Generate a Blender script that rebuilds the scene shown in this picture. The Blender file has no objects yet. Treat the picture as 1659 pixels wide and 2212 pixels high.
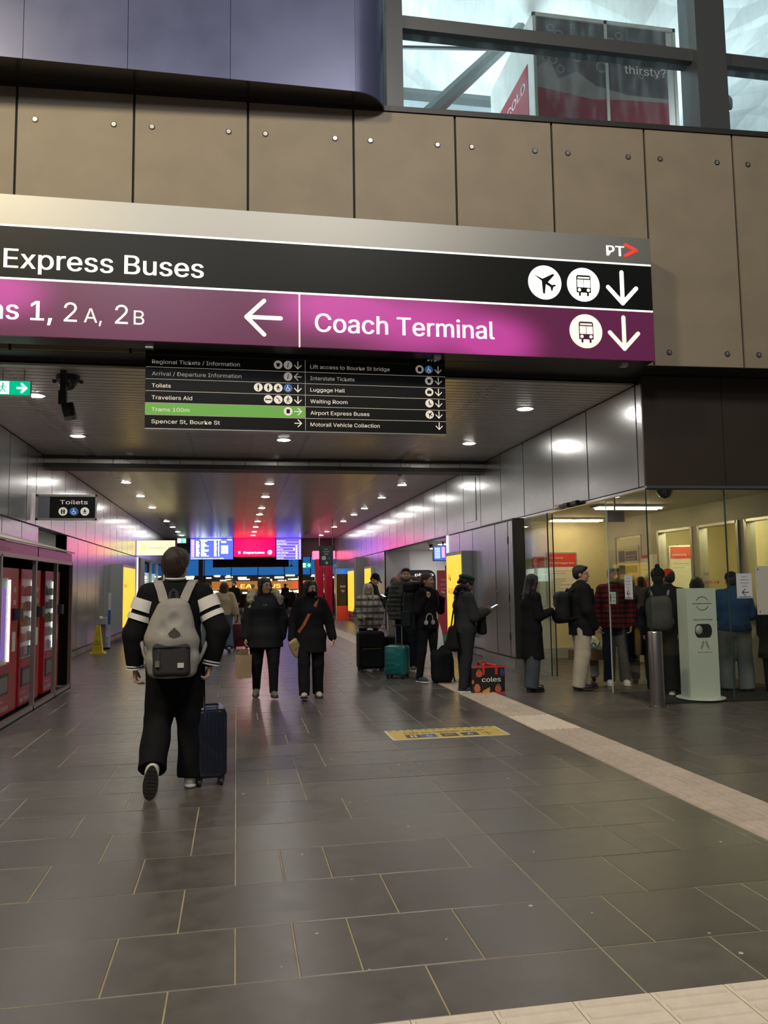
import bpy, bmesh, math, random
import numpy as np
from mathutils import Vector, Matrix

# ------------------------------------------------------------------ clear
for _b in (bpy.data.objects, bpy.data.meshes, bpy.data.lights, bpy.data.cameras):
    for _o in list(_b):
        _b.remove(_o)
SC = bpy.context.scene
COL = SC.collection
random.seed(7)
RNG = np.random.RandomState(7)

# ------------------------------------------------------------------ camera
F_PX, YAW, PITCH, ROLL, EYE = 1732.0, 0.18284, 0.0916, -0.01404, 1.5
def cam_axes():
    Fv = np.array([math.sin(YAW) * math.cos(PITCH), math.cos(YAW) * math.cos(PITCH), math.sin(PITCH)])
    r0 = np.array([math.cos(YAW), -math.sin(YAW), 0.0])
    u0 = np.cross(r0, Fv)
    r = r0 * math.cos(ROLL) + u0 * math.sin(ROLL)
    u = -r0 * math.sin(ROLL) + u0 * math.cos(ROLL)
    return r, u, Fv
CR, CU, CF = cam_axes()
cd = bpy.data.cameras.new('camera')
cd.sensor_fit = 'HORIZONTAL'
cd.sensor_width = 36.0
cd.lens = F_PX / 1659.0 * 36.0
cd.clip_start, cd.clip_end = 0.05, 300.0
cam = bpy.data.objects.new('camera', cd)
COL.objects.link(cam)
cam.matrix_world = Matrix(((CR[0], CU[0], -CF[0], 0.0), (CR[1], CU[1], -CF[1], 0.0),
                           (CR[2], CU[2], -CF[2], EYE), (0, 0, 0, 1)))
SC.camera = cam

# ------------------------------------------------------------------ exposure, world, hall light
SC.view_settings.view_transform = 'Standard'
SC.view_settings.look = 'None'
SC.view_settings.exposure = 0.0
SC.view_settings.gamma = 1.0
SC.view_settings.use_curve_mapping = False
W = bpy.data.worlds.new('hall_air')
SC.world = W
W.use_nodes = True
W.node_tree.nodes['Background'].inputs[0].default_value = (0.75, 0.82, 0.9, 1)
W.node_tree.nodes['Background'].inputs[1].default_value = 0.07

def area(name, loc, target, sx, sy, power, col, shape='RECTANGLE'):
    l = bpy.data.lights.new(name, 'AREA')
    l.shape = shape
    l.size = sx
    if shape in ('RECTANGLE', 'ELLIPSE'):
        l.size_y = sy
    l.energy = power
    l.color = col
    o = bpy.data.objects.new(name, l)
    COL.objects.link(o)
    o.location = loc
    d = Vector(target) - Vector(loc)
    o.rotation_euler = d.to_track_quat('-Z', 'Y').to_euler()
    return o
# the lamps of the tall hall in which the camera stands
area('hall_lamp_warm', (-5.5, 1.5, 10.5), (-1.5, 8.5, 5.5), 1.2, 1.2, 620, (1.0, 0.84, 0.52))
area('hall_lamp_neutral', (2.5, -1.0, 11.5), (3.0, 6.0, 2.0), 1.6, 1.6, 520, (1.0, 0.93, 0.82))
area('hall_lamp_cool', (-2.5, -4.5, 11.0), (0.0, 8.0, 5.0), 1.5, 1.5, 330, (0.95, 0.96, 1.0))
# daylight-white floodlights of the train shed behind the upper windows
area('shed_floodlight', (3.0, 19.0, 9.0), (3.5, 18.0, 15.0), 5.0, 5.0, 1000, (0.8, 0.95, 1.0))
area('shed_floodlight_b', (13.0, 20.0, 9.0), (12.5, 18.0, 15.0), 5.0, 5.0, 900, (0.8, 0.95, 1.0))

# ------------------------------------------------------------------ materials
MATS = {}
def mat(name, col=(0.5, 0.5, 0.5), rough=0.5, metal=0.0, spec=0.5, emit=None, es=0.0,
        bump=0.0, bscale=60.0, stretch=None, var=0.0, vscale=6.0, rvar=0.0, objvar=0.0, coat=0.0, sheen=0.0):
    if name in MATS:
        return MATS[name]
    m = bpy.data.materials.new(name)
    m.use_nodes = True
    nt = m.node_tree
    b = nt.nodes['Principled BSDF']
    b.inputs['Base Color'].default_value = (*col, 1)
    b.inputs['Roughness'].default_value = rough
    b.inputs['Metallic'].default_value = metal
    b.inputs['Specular IOR Level'].default_value = spec
    if coat:
        b.inputs['Coat Weight'].default_value = coat
    if sheen:
        b.inputs['Sheen Weight'].default_value = sheen
    if emit:
        b.inputs['Emission Color'].default_value = (*emit, 1)
        b.inputs['Emission Strength'].default_value = es
    if bump or var or rvar or objvar:
        tc = nt.nodes.new('ShaderNodeTexCoord')
        mp = nt.nodes.new('ShaderNodeMapping')
        nt.links.new(tc.outputs['Object'], mp.inputs['Vector'])
        if stretch:
            mp.inputs['Scale'].default_value = stretch
    if bump:
        n = nt.nodes.new('ShaderNodeTexNoise')
        n.inputs['Scale'].default_value = bscale
        n.inputs['Detail'].default_value = 4
        nt.links.new(mp.outputs['Vector'], n.inputs['Vector'])
        bp = nt.nodes.new('ShaderNodeBump')
        bp.inputs['Strength'].default_value = bump
        bp.inputs['Distance'].default_value = 0.01
        nt.links.new(n.outputs['Fac'], bp.inputs['Height'])
        nt.links.new(bp.outputs['Normal'], b.inputs['Normal'])
    if var or rvar or objvar:
        n2 = nt.nodes.new('ShaderNodeTexNoise')
        n2.inputs['Scale'].default_value = vscale
        n2.inputs['Detail'].default_value = 5
        nt.links.new(mp.outputs['Vector'], n2.inputs['Vector'])
        if var or objvar:
            mr = nt.nodes.new('ShaderNodeMapRange')
            mr.inputs[1].default_value, mr.inputs[2].default_value = 0.25, 0.75
            mr.inputs[3].default_value, mr.inputs[4].default_value = 1 - var, 1 + var
            nt.links.new(n2.outputs['Fac'], mr.inputs[0])
            last = mr.outputs[0]
            if objvar:
                oi = nt.nodes.new('ShaderNodeObjectInfo')
                mr2 = nt.nodes.new('ShaderNodeMapRange')
                mr2.inputs[3].default_value, mr2.inputs[4].default_value = 1 - objvar, 1 + objvar
                nt.links.new(oi.outputs['Random'], mr2.inputs[0])
                mu = nt.nodes.new('ShaderNodeMath')
                mu.operation = 'MULTIPLY'
                nt.links.new(last, mu.inputs[0])
                nt.links.new(mr2.outputs[0], mu.inputs[1])
                last = mu.outputs[0]
            vm = nt.nodes.new('ShaderNodeVectorMath')
            vm.operation = 'SCALE'
            vm.inputs[0].default_value = col
            nt.links.new(last, vm.inputs['Scale'])
            nt.links.new(vm.outputs['Vector'], b.inputs['Base Color'])
        if rvar:
            mr3 = nt.nodes.new('ShaderNodeMapRange')
            mr3.inputs[1].default_value, mr3.inputs[2].default_value = 0.3, 0.7
            mr3.inputs[3].default_value, mr3.inputs[4].default_value = max(rough - rvar, 0.02), rough + rvar
            nt.links.new(n2.outputs['Fac'], mr3.inputs[0])
            nt.links.new(mr3.outputs[0], b.inputs['Roughness'])
    MATS[name] = m
    return m

def emis(name, col, s):
    return mat(name, col, 0.4, emit=col, es=s)

def glassmat(name, tint=(0.9, 0.97, 0.95), rough=0.02, refl=0.06, dirt=0.0):
    if name in MATS:
        return MATS[name]
    m = bpy.data.materials.new(name)
    m.use_nodes = True
    nt = m.node_tree
    nt.nodes.remove(nt.nodes['Principled BSDF'])
    out = nt.nodes['Material Output']
    tr = nt.nodes.new('ShaderNodeBsdfTransparent')
    tr.inputs[0].default_value = (*tint, 1)
    gl = nt.nodes.new('ShaderNodeBsdfGlossy')
    gl.inputs['Roughness'].default_value = rough
    lw = nt.nodes.new('ShaderNodeLayerWeight')       # reflection rises towards grazing view, the same from both sides
    lw.inputs['Blend'].default_value = 0.5
    pw = nt.nodes.new('ShaderNodeMath')
    pw.operation = 'POWER'
    pw.inputs[1].default_value = 4.0
    nt.links.new(lw.outputs['Facing'], pw.inputs[0])
    ml = nt.nodes.new('ShaderNodeMath')
    ml.operation = 'MULTIPLY_ADD'
    ml.inputs[1].default_value = 0.7
    ml.inputs[2].default_value = refl
    nt.links.new(pw.outputs[0], ml.inputs[0])
    mx = nt.nodes.new('ShaderNodeMixShader')
    nt.links.new(ml.outputs[0], mx.inputs[0])
    nt.links.new(tr.outputs[0], mx.inputs[1])
    nt.links.new(gl.outputs[0], mx.inputs[2])
    last = mx.outputs[0]
    if dirt:
        df = nt.nodes.new('ShaderNodeBsdfTranslucent')
        df.inputs[0].default_value = (0.8, 0.9, 0.92, 1)
        tc = nt.nodes.new('ShaderNodeTexCoord')
        mp = nt.nodes.new('ShaderNodeMapping')
        mp.inputs['Scale'].default_value = (1, 1, 0.25)
        n = nt.nodes.new('ShaderNodeTexNoise')
        n.inputs['Scale'].default_value = 9
        n.inputs['Detail'].default_value = 8
        nt.links.new(tc.outputs['Object'], mp.inputs['Vector'])
        nt.links.new(mp.outputs['Vector'], n.inputs['Vector'])
        mr = nt.nodes.new('ShaderNodeMapRange')
        mr.inputs[1].default_value, mr.inputs[2].default_value = 0.45, 0.8
        mr.inputs[3].default_value, mr.inputs[4].default_value = dirt * 0.3, dirt * 1.6
        nt.links.new(n.outputs['Fac'], mr.inputs[0])
        m2 = nt.nodes.new('ShaderNodeMixShader')
        nt.links.new(mr.outputs[0], m2.inputs[0])
        nt.links.new(last, m2.inputs[1])
        nt.links.new(df.outputs[0], m2.inputs[2])
        last = m2.outputs[0]
    nt.links.new(last, out.inputs['Surface'])
    MATS[name] = m
    return m

# ------------------------------------------------------------------ object helpers
def tag(o, label=None, cat=None, group=None, kind=None):
    if label: o['label'] = label
    if cat: o['category'] = cat
    if group: o['group'] = group
    if kind: o['kind'] = kind
    return o

def thing(name, label, cat, loc=(0, 0, 0), rz=0.0, group=None):
    o = bpy.data.objects.new(name, None)
    o.empty_display_size = 0.1
    COL.objects.link(o)
    o.location = loc
    o.rotation_euler = (0, 0, rz)
    return tag(o, label, cat, group)

def link_mesh(name, me, m=None, parent=None, loc=None, rot=None):
    o = bpy.data.objects.new(name, me)
    COL.objects.link(o)
    if m is not None:
        if not isinstance(m, (list, tuple)):
            m = [m]
        me.materials.clear()
        for x in m:
            me.materials.append(x)
    if parent is not None:
        o.parent = parent
    if loc is not None:
        o.location = loc
    if rot is not None:
        o.rotation_euler = rot
    return o

def copy_tree(o, parent=None):
    c = o.copy()
    COL.objects.link(c)
    c.parent = parent
    for ch in [x for x in bpy.data.objects if x.parent == o]:
        copy_tree(ch, c)
    return c

class MB:
    """collects shapes; build() links them as one mesh object"""
    def __init__(s):
        s.v, s.f, s.mi, s.cur = [], [], [], 0
    def add(s, vs, fs):
        n = len(s.v)
        s.v.extend([tuple(p) for p in vs])
        for q in fs:
            s.f.append(tuple(i + n for i in q))
            s.mi.append(s.cur)
        return s
    def box(s, x0, x1, y0, y1, z0, z1, M=None, taper=None):
        vs = [Vector(p) for p in ((x0, y0, z0), (x1, y0, z0), (x1, y1, z0), (x0, y1, z0),
                                  (x0, y0, z1), (x1, y0, z1), (x1, y1, z1), (x0, y1, z1))]
        if taper:
            cx, cy = (x0 + x1) / 2, (y0 + y1) / 2
            for q in vs[4:]:
                q.x = cx + (q.x - cx) * taper
                q.y = cy + (q.y - cy) * taper
        if M: vs = [M @ p for p in vs]
        return s.add(vs, [(3, 2, 1, 0), (4, 5, 6, 7), (0, 1, 5, 4), (1, 2, 6, 5), (2, 3, 7, 6), (3, 0, 4, 7)])
    def rbox(s, x0, x1, y0, y1, z0, z1, r, seg=3, axis='z', M=None):
        """box with its four edges along an axis rounded"""
        rng = {'x': ((y0, y1), (z0, z1), (x0, x1)), 'y': ((x0, x1), (z0, z1), (y0, y1)), 'z': ((x0, x1), (y0, y1), (z0, z1))}[axis]
        (a0, a1), (b0, b1), (c0, c1) = rng
        pts = []
        for cx, cy, st in ((a1 - r, b1 - r, 0), (a0 + r, b1 - r, 90), (a0 + r, b0 + r, 180), (a1 - r, b0 + r, 270)):
            for k in range(seg + 1):
                t = math.radians(st + 90 * k / seg)
                pts.append((cx + r * math.cos(t), cy + r * math.sin(t)))
        n = len(pts)
        e = min(r * 0.4, abs(c1 - c0) * 0.2)
        ma, mb = (a0 + a1) / 2, (b0 + b1) / 2
        def sh(p):
            return (p[0] + (ma - p[0]) * min(1, e / max(abs(p[0] - ma), 1e-6)) * 1.0,
                    p[1] + (mb - p[1]) * min(1, e / max(abs(p[1] - mb), 1e-6)) * 1.0)
        rings = [([sh(p) for p in pts], c0), (pts, c0 + e), (pts, c1 - e), ([sh(p) for p in pts], c1)]
        def mk(p, c):
            q = {'x': (c, p[0], p[1]), 'y': (p[0], c, p[1]), 'z': (p[0], p[1], c)}[axis]
            return M @ Vector(q) if M else q
        vs = [mk(p, c) for ring, c in rings for p in ring]
        fs = [tuple(range(n))[::-1], tuple(range(3 * n, 4 * n))]
        for k in range(3):
            for i in range(n):
                j = (i + 1) % n
                fs.append((k * n + i, k * n + j, k * n + n + j, k * n + n + i))
        if axis == 'y':
            fs = [q[::-1] for q in fs]
        return s.add(vs, fs)
    def cyl(s, c0, c1, r0, r1=None, n=16, caps=True):
        r1 = r0 if r1 is None else r1
        a, b = Vector(c0), Vector(c1)
        d = (b - a).normalized()
        u = d.orthogonal().normalized()
        w = d.cross(u)
        vs = []
        for c, r in ((a, r0), (b, r1)):
            for i in range(n):
                t = 2 * math.pi * i / n
                vs.append(c + u * (r * math.cos(t)) + w * (r * math.sin(t)))
        fs = [(i, (i + 1) % n, n + (i + 1) % n, n + i) for i in range(n)]
        if caps:
            fs += [tuple(range(n))[::-1], tuple(range(n, 2 * n))]
        return s.add(vs, fs)
    def tube(s, pts, r, n=8):
        pts = [Vector(p) for p in pts]
        vs, fs = [], []
        u = None
        for i, p in enumerate(pts):
            d = (pts[min(i + 1, len(pts) - 1)] - pts[max(i - 1, 0)]).normalized()
            if u is None:
                u = d.orthogonal().normalized()
            u = (u - d * u.dot(d)).normalized()
            w = d.cross(u)
            rr = r[i] if isinstance(r, (list, tuple)) else r
            for k in range(n):
                t = 2 * math.pi * k / n
                vs.append(p + u * (rr * math.cos(t)) + w * (rr * math.sin(t)))
        for i in range(len(pts) - 1):
            for k in range(n):
                a, b = i * n + k, i * n + (k + 1) % n
                fs.append((a, b, b + n, a + n))
        m = (len(pts) - 1) * n
        fs += [tuple(range(n))[::-1], tuple(range(m, m + n))]
        return s.add(vs, fs)
    def lathe(s, prof, c=(0, 0, 0), n=20, M=None):
        vs, fs = [], []
        for r, z in prof:
            for k in range(n):
                t = 2 * math.pi * k / n
                q = Vector((c[0] + r * math.cos(t), c[1] + r * math.sin(t), c[2] + z))
                vs.append(M @ q if M else q)
        for i in range(len(prof) - 1):
            for k in range(n):
                a, b = i * n + k, i * n + (k + 1) % n
                fs.append((a, b, b + n, a + n))
        m = (len(prof) - 1) * n
        fs += [tuple(range(n))[::-1], tuple(range(m, m + n))]
        return s.add(vs, fs)
    def poly(s, pts, y, t=0.004):
        """polygon in the x-z plane facing -y, of thickness t in front of y"""
        n = len(pts)
        ar = sum(pts[i][0] * pts[(i + 1) % n][1] - pts[(i + 1) % n][0] * pts[i][1] for i in range(n))
        if ar < 0:
            pts = pts[::-1]
        vs = [(p[0], y - t, p[1]) for p in pts] + [(p[0], y, p[1]) for p in pts]
        fs = [tuple(range(n)), tuple(range(n, 2 * n))[::-1]]
        fs += [(i, n + i, n + (i + 1) % n, (i + 1) % n) for i in range(n)]
        return s.add(vs, fs)
    def disc(s, cx, cz, r, y, t=0.004, n=28):
        return s.poly([(cx + r * math.cos(2 * math.pi * i / n), cz + r * math.sin(2 * math.pi * i / n)) for i in range(n)], y, t)
    def bar(s, p, q, w, y, t=0.004, rnd=True):
        """thick line with round ends in the x-z plane"""
        dx, dz = q[0] - p[0], q[1] - p[1]
        L = math.hypot(dx, dz)
        a = math.atan2(dz, dx)
        pts = []
        k = 6 if rnd else 1
        for i in range(k + 1):
            th = a - math.pi / 2 + math.pi * i / k
            pts.append((q[0] + w / 2 * math.cos(th), q[1] + w / 2 * math.sin(th)))
        for i in range(k + 1):
            th = a + math.pi / 2 + math.pi * i / k
            pts.append((p[0] + w / 2 * math.cos(th), p[1] + w / 2 * math.sin(th)))
        return s.poly(pts, y, t)
    def ring(s, cx, cz, r0, r1, y, t=0.004, n=28, a0=0, a1=360):
        for i in range(n):
            A = math.radians(a0 + (a1 - a0) * i / n)
            B = math.radians(a0 + (a1 - a0) * (i + 1) / n)
            s.poly([(cx + r0 * math.cos(A), cz + r0 * math.sin(A)), (cx + r1 * math.cos(A), cz + r1 * math.sin(A)),
                    (cx + r1 * math.cos(B), cz + r1 * math.sin(B)), (cx + r0 * math.cos(B), cz + r0 * math.sin(B))], y, t)
        return s
    def ell(s, c, r, n=14, m=9, M=None):
        vs, fs = [], []
        for i in range(m + 1):
            ph = math.pi * i / m
            for k in range(n):
                t = 2 * math.pi * k / n
                q = Vector((c[0] + r[0] * math.sin(ph) * math.cos(t), c[1] + r[1] * math.sin(ph) * math.sin(t), c[2] - r[2] * math.cos(ph)))
                vs.append(M @ q if M else q)
        for i in range(m):
            for k in range(n):
                a, b = i * n + k, i * n + (k + 1) % n
                fs.append((a, b, b + n, a + n))
        return s.add(vs, fs)
    def mesh(s, name, smooth=False):
        me = bpy.data.meshes.new(name)
        me.from_pydata(s.v, [], s.f)
        if any(s.mi):
            me.polygons.foreach_set('material_index', s.mi)
        if smooth:
            me.polygons.foreach_set('use_smooth', [True] * len(s.f))
            try:
                me.set_sharp_from_angle(angle=math.radians(40))
            except Exception:
                pass
        me.update()
        return me
    def build(s, name, m, parent=None, smooth=False, loc=None, rot=None):
        return link_mesh(name, s.mesh(name, smooth), m, parent, loc, rot)

def B(name, m, parent, *dims, **k):
    return MB().box(*dims).build(name, m, parent, **k)

def struct(name, mb, m, **k):
    o = mb.build(name, m, **k)
    o['kind'] = 'structure'
    return o

_TXT = {}
try:      # the sans-serif typeface that ships with Blender, nearest to the lettering on the signs
    import os
    SANS = bpy.data.fonts.load(os.path.join(bpy.utils.system_resource('DATAFILES'), 'fonts', 'Inter.woff2'))
except Exception:
    SANS = None
def text_verts(s, bold=0.0):
    key = (s, bold)
    if key in _TXT:
        return _TXT[key]
    cu = bpy.data.curves.new('t', 'FONT')
    cu.body = s
    if SANS: cu.font = SANS
    cu.size = 1.0
    cu.resolution_u = 4
    cu.offset = bold
    ob = bpy.data.objects.new('t', cu)
    me = bpy.data.meshes.new_from_object(ob)
    V = np.zeros(len(me.vertices) * 3, np.float32)
    me.vertices.foreach_get('co', V)
    V = V.reshape(-1, 3)
    Fs = [tuple(p.vertices) for p in me.polygons]
    bpy.data.objects.remove(ob)
    bpy.data.curves.remove(cu)
    bpy.data.meshes.remove(me)
    _TXT[key] = (V, Fs)
    return _TXT[key]

def text(mb, s, x, z, h, y, width=None, align='l', bold=0.0, M=None):
    """flat lettering in the x-z plane facing -y; h is the height of a capital"""
    V, Fs = text_verts(s, 0.0)
    if len(V) == 0:
        return x
    k = h / 0.70
    x0, x1 = V[:, 0].min(), V[:, 0].max()
    kx = width / (x1 - x0) if width else k
    w = (x1 - x0) * kx
    ox = {'l': x, 'c': x - w / 2, 'r': x - w}[align]
    for i, d in enumerate((-bold, 0.0, bold) if bold else (0.0,)):      # heavier letters: the outline set three times, slightly apart
        vs = [Vector((ox + (p[0] - x0) * kx + d * k * .6, y - .0002 * i, z + p[1] * k)) for p in V]
        if M:
            vs = [M @ q for q in vs]
        mb.add(vs, Fs)
    return ox + w

def dn_arrow(mb, cx, cz, s, y, w):
    mb.bar((cx, cz + s), (cx, cz - s), w, y)
    mb.bar((cx - s * .95, cz), (cx, cz - s), w, y)
    mb.bar((cx + s * .95, cz), (cx, cz - s), w, y)
def lf_arrow(mb, cx, cz, s, y, w, d=-1):
    mb.bar((cx - s * d * .95, cz), (cx + s * d, cz), w, y)
    mb.bar((cx, cz + s), (cx + s * d, cz), w, y)
    mb.bar((cx, cz - s), (cx + s * d, cz), w, y)

def icon(mb, kind, cx, cz, r, y):
    """dark pictogram drawn inside a disc of radius r"""
    P = lambda pts: mb.poly([(cx + a * r, cz + b * r) for a, b in pts], y)
    Dk = lambda a, b, q: mb.disc(cx + a * r, cz + b * r, q * r, y, n=14)
    Bq = lambda a, b, c, d, w: mb.bar((cx + a * r, cz + b * r), (cx + c * r, cz + d * r), w * r, y)
    if kind == 'plane':
        P([(-.66, .44), (-.15, .22), (.5, .55), (.62, .5), (.18, .02), (.45, -.15), (.62, -.1), (.7, -.18), (.52, -.26), (.46, -.5), (.4, -.52), (.34, -.26), (.05, -.1), (-.03, -.72), (-.14, -.66), (-.2, .1)])
    elif kind == 'bus':
        P([(-.46, -.5), (-.46, .5), (-.38, .58), (.38, .58), (.46, .5), (.46, -.5)])
        Bq(-.26, -.5, -.26, -.66, .12)
        Bq(.26, -.5, .26, -.66, .12)
    elif kind == 'man':
        Dk(0, .58, .13)
        P([(-.2, .4), (.2, .4), (.2, -.1), (.1, -.1), (.1, -.75), (-.1, -.75), (-.1, -.1), (-.2, -.1)])
    elif kind == 'woman':
        Dk(0, .58, .13)
        P([(-.13, .4), (.13, .4), (.3, -.2), (.1, -.2), (.1, -.75), (-.1, -.75), (-.1, -.2), (-.3, -.2)])
    elif kind == 'pair':
        for q in (-.28, .28):
            Dk(q, .55, .13)
            P([(q - .2, .38), (q + .2, .38), (q + .2, -.1), (q + .1, -.7), (q - .1, -.7), (q - .2, -.1)])
    elif kind == 'baby':
        Dk(0, .42, .16)
        P([(-.14, .25), (.14, .25), (.5, 0), (.42, -.08), (.16, .02), (.2, -.25), (-.2, -.25), (-.16, .02), (-.42, -.08), (-.5, 0)])
        Bq(-.15, -.3, -.25, -.6, .14)
        Bq(.15, -.3, .25, -.6, .14)
    elif kind == 'chair':
        Dk(-.12, .6, .12)
        Bq(-.1, .42, -.06, -.05, .15)
        Bq(-.06, -.05, .3, -.05, .13)
        Bq(.3, -.05, .42, -.5, .13)
        mb.ring(cx - .05 * r, cz - .25 * r, .36 * r, .47 * r, y, n=14, a0=120, a1=350)
    elif kind == 'i':
        Dk(.06, .5, .13)
        Bq(.02, .18, -.08, -.55, .2)
    elif kind == 'tickets':
        P([(-.5, .35), (.5, .35), (.5, .1), (.35, .1), (.35, -.5), (-.35, -.5), (-.35, .1), (-.5, .1)])
    elif kind == 'lift':
        P([(-.45, -.55), (-.45, .5), (.45, .5), (.45, -.55)])
    elif kind == 'case':
        P([(-.55, -.4), (-.55, .3), (.55, .3), (.55, -.4)])
        Bq(-.2, .35, -.2, .5, .1)
        Bq(.2, .35, .2, .5, .1)
        Bq(-.2, .5, .2, .5, .1)
    elif kind == 'bed':
        Bq(-.6, .3, -.6, -.3, .1)
        Bq(-.6, -.05, .6, -.05, .22)
        Bq(.6, -.05, .6, -.3, .1)
    elif kind == 'shower':
        Bq(-.4, .5, .1, .1, .16)
        for q in (-.2, .1, .4):
            Bq(.1 + q * .2, .1 - q * .4, .3 + q * .6, -.5, .07)
    elif kind == 'seat':
        Dk(-.1, .5, .13)
        Bq(-.1, .3, -.1, -.15, .22)
        Bq(-.1, -.2, .35, -.2, .18)
        Bq(.35, -.2, .35, -.55, .12)
    elif kind == 'walk':
        Dk(.0, .6, .13)
        Bq(0, .42, -.05, -.05, .2)
        Bq(-.05, -.05, .3, -.6, .13)
        Bq(-.05, -.05, -.35, -.6, .13)
        Bq(0, .35, .45, .05, .1)
        Bq(0, .35, -.4, .0, .1)
    elif kind == 'tram':
        P([(-.4, -.45), (-.4, .5), (.4, .5), (.4, -.45)])
    return mb

# walls, ceiling and levels of the place (metres)
XL, XR, ZC = -3.55, 5.05, 4.03
TANW = 0.0437                         # the front wall is turned by 2.5 degrees to the passage
def yw(x): return 9.0 - TANW * x      # face of the front wall
def yk(x): return 9.21 - TANW * (x - 5.09)   # face of the glazed kiosk
def seen(p):
    v = np.array(p, float) - [0, 0, EYE]
    c = (v @ CR, v @ CU, v @ CF)
    if c[2] < 0.3: return None
    return (829.5 + F_PX * c[0] / c[2], 1106 - F_PX * c[1] / c[2], c[2])
# ================================================================== MATERIALS IN USE
steel = mat('brushed_steel_cladding', (0.46, 0.465, 0.475), 0.24, 0.78, objvar=0.05)
steel_dark = mat('dark_steel_backing', (0.05, 0.05, 0.052), 0.5, 0.6)  # dark backing behind slats, cladding and door leaves
slatm = mat('grey_metal_ceiling_slat', (0.56, 0.55, 0.535), 0.3, 0.4, rvar=0.05, vscale=2, objvar=0.05)
stone = mat('dark_bluestone', (0.092, 0.083, 0.075), 0.33, 0, 0.5, var=0.2, vscale=7, rvar=0.05, objvar=0.18)
grout = mat('sandy_grout', (0.36, 0.29, 0.19), 0.8, var=0.3, vscale=4)
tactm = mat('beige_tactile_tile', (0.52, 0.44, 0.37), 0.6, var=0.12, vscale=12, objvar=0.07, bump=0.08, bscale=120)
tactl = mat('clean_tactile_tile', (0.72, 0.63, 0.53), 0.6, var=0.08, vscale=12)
panelm = mat('tan_concrete_panel', (0.25, 0.208, 0.155), 0.55, 0, 0.4, bump=0.03, bscale=40, var=0.1, vscale=2.2, objvar=0.05)
black = mat('black_gap', (0.008, 0.008, 0.008), 0.7)
darkm = mat('dark_painted_metal', (0.035, 0.036, 0.037), 0.45, 0.3)
brown = mat('brown_metal_fascia', (0.055, 0.043, 0.033), 0.5, 0.5, var=0.08, vscale=2)
chrome = mat('polished_steel', (0.6, 0.6, 0.6), 0.18, 1.0)
alu = mat('silver_aluminium', (0.55, 0.55, 0.54), 0.35, 0.9)
blackp = mat('black_plastic', (0.012, 0.012, 0.013), 0.35)
white = mat('white_paint', (0.75, 0.75, 0.73), 0.5)
cream = mat('cream_wall_paint', (0.74, 0.66, 0.42), 0.6, var=0.03)
greyp = mat('grey_paint', (0.22, 0.23, 0.23), 0.5)
lampm = emis('downlight_lens', (1.0, 0.97, 0.9), 150.0)
clear = glassmat('clear_glass', (0.95, 0.97, 0.94), 0.01, 0.035)
edgegl = mat('green_glass_edge', (0.02, 0.05, 0.04), 0.2)

# ================================================================== FLOOR
fl = MB().box(-14, 16, -8, 42.5, -0.12, -0.0025)
fl.box(-14, 16, 42.5, 80, -0.12, 0.0)
floor = struct('floor', fl, grout)
GX, R0, RH = 0.2475, 3.25, 0.515
known = {-1: [-5, -1, 3, 6, 8], 0: [-2, 0, 1, 2, 4, 6, 7, 9], 1: [-5, -1, 3, 6, 8], 2: [-4, -2, 0, 1, 2, 5, 6, 9, 10],
         3: [-7, -3, -1, 0, 6, 8, 9, 11], 4: [-4, -1, 0, 3, 6, 8, 10], 5: [-3, 0, 2, 6, 9, 11]}
stones = []
random.seed(11)
for r in range(-1, 76):
    y0, y1 = R0 + RH * r, R0 + RH * (r + 1)
    if r == -1: y0 = 2.865
    xa, xb = (-3.6, 12.0) if y0 < 9 else (-3.55, 5.05)
    if 9 <= y0 < 15.4: xb = 7.5
    if y0 < 9: xa = -7.0
    # joints in half-units of the module
    cuts = set()
    ks = known.get(r)
    lo, hi = math.ceil(xa / GX), math.floor(xb / GX)
    if ks:
        cuts.update(ks)
        a = min(ks)
        while a > lo:
            a -= random.choice((2, 3, 4)); cuts.add(a)
        a = max(ks)
        while a < hi:
            a += random.choice((1, 2, 3, 4)); cuts.add(a)
    else:
        for s0, s1 in ((lo, 0), (0, 6), (6, hi)):
            a = s0
            while a < s1:
                cuts.add(a)
                a += random.choice((1, 2, 2, 3, 3, 4)) if a > s0 else random.choice((1, 2, 3))
            cuts.add(s1)
    xs = sorted({min(max(c * GX, xa), xb) for c in cuts} | {xa, xb})
    segs = []
    for a, b in zip(xs, xs[1:]):
        # leave the tactile strip free
        for p, q in ((a, min(b, 3.03)), (max(a, 3.53), b)):
            if q - p > 0.03: segs.append((p, q))
    for a, b in segs:
        stones.append((a, b, y0, y1))
def px_area(a, b, y0, y1):
    q = seen(((a + b) / 2, (y0 + y1) / 2, 0))
    if q is None or not (-150 < q[0] < 1810 and q[1] < 2330): return 0
    return (b - a) * (y1 - y0) / q[2] ** 3
stones.sort(key=lambda t: -px_area(*t))
_smesh = {}
rest = MB()
g = 0.0035
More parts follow.
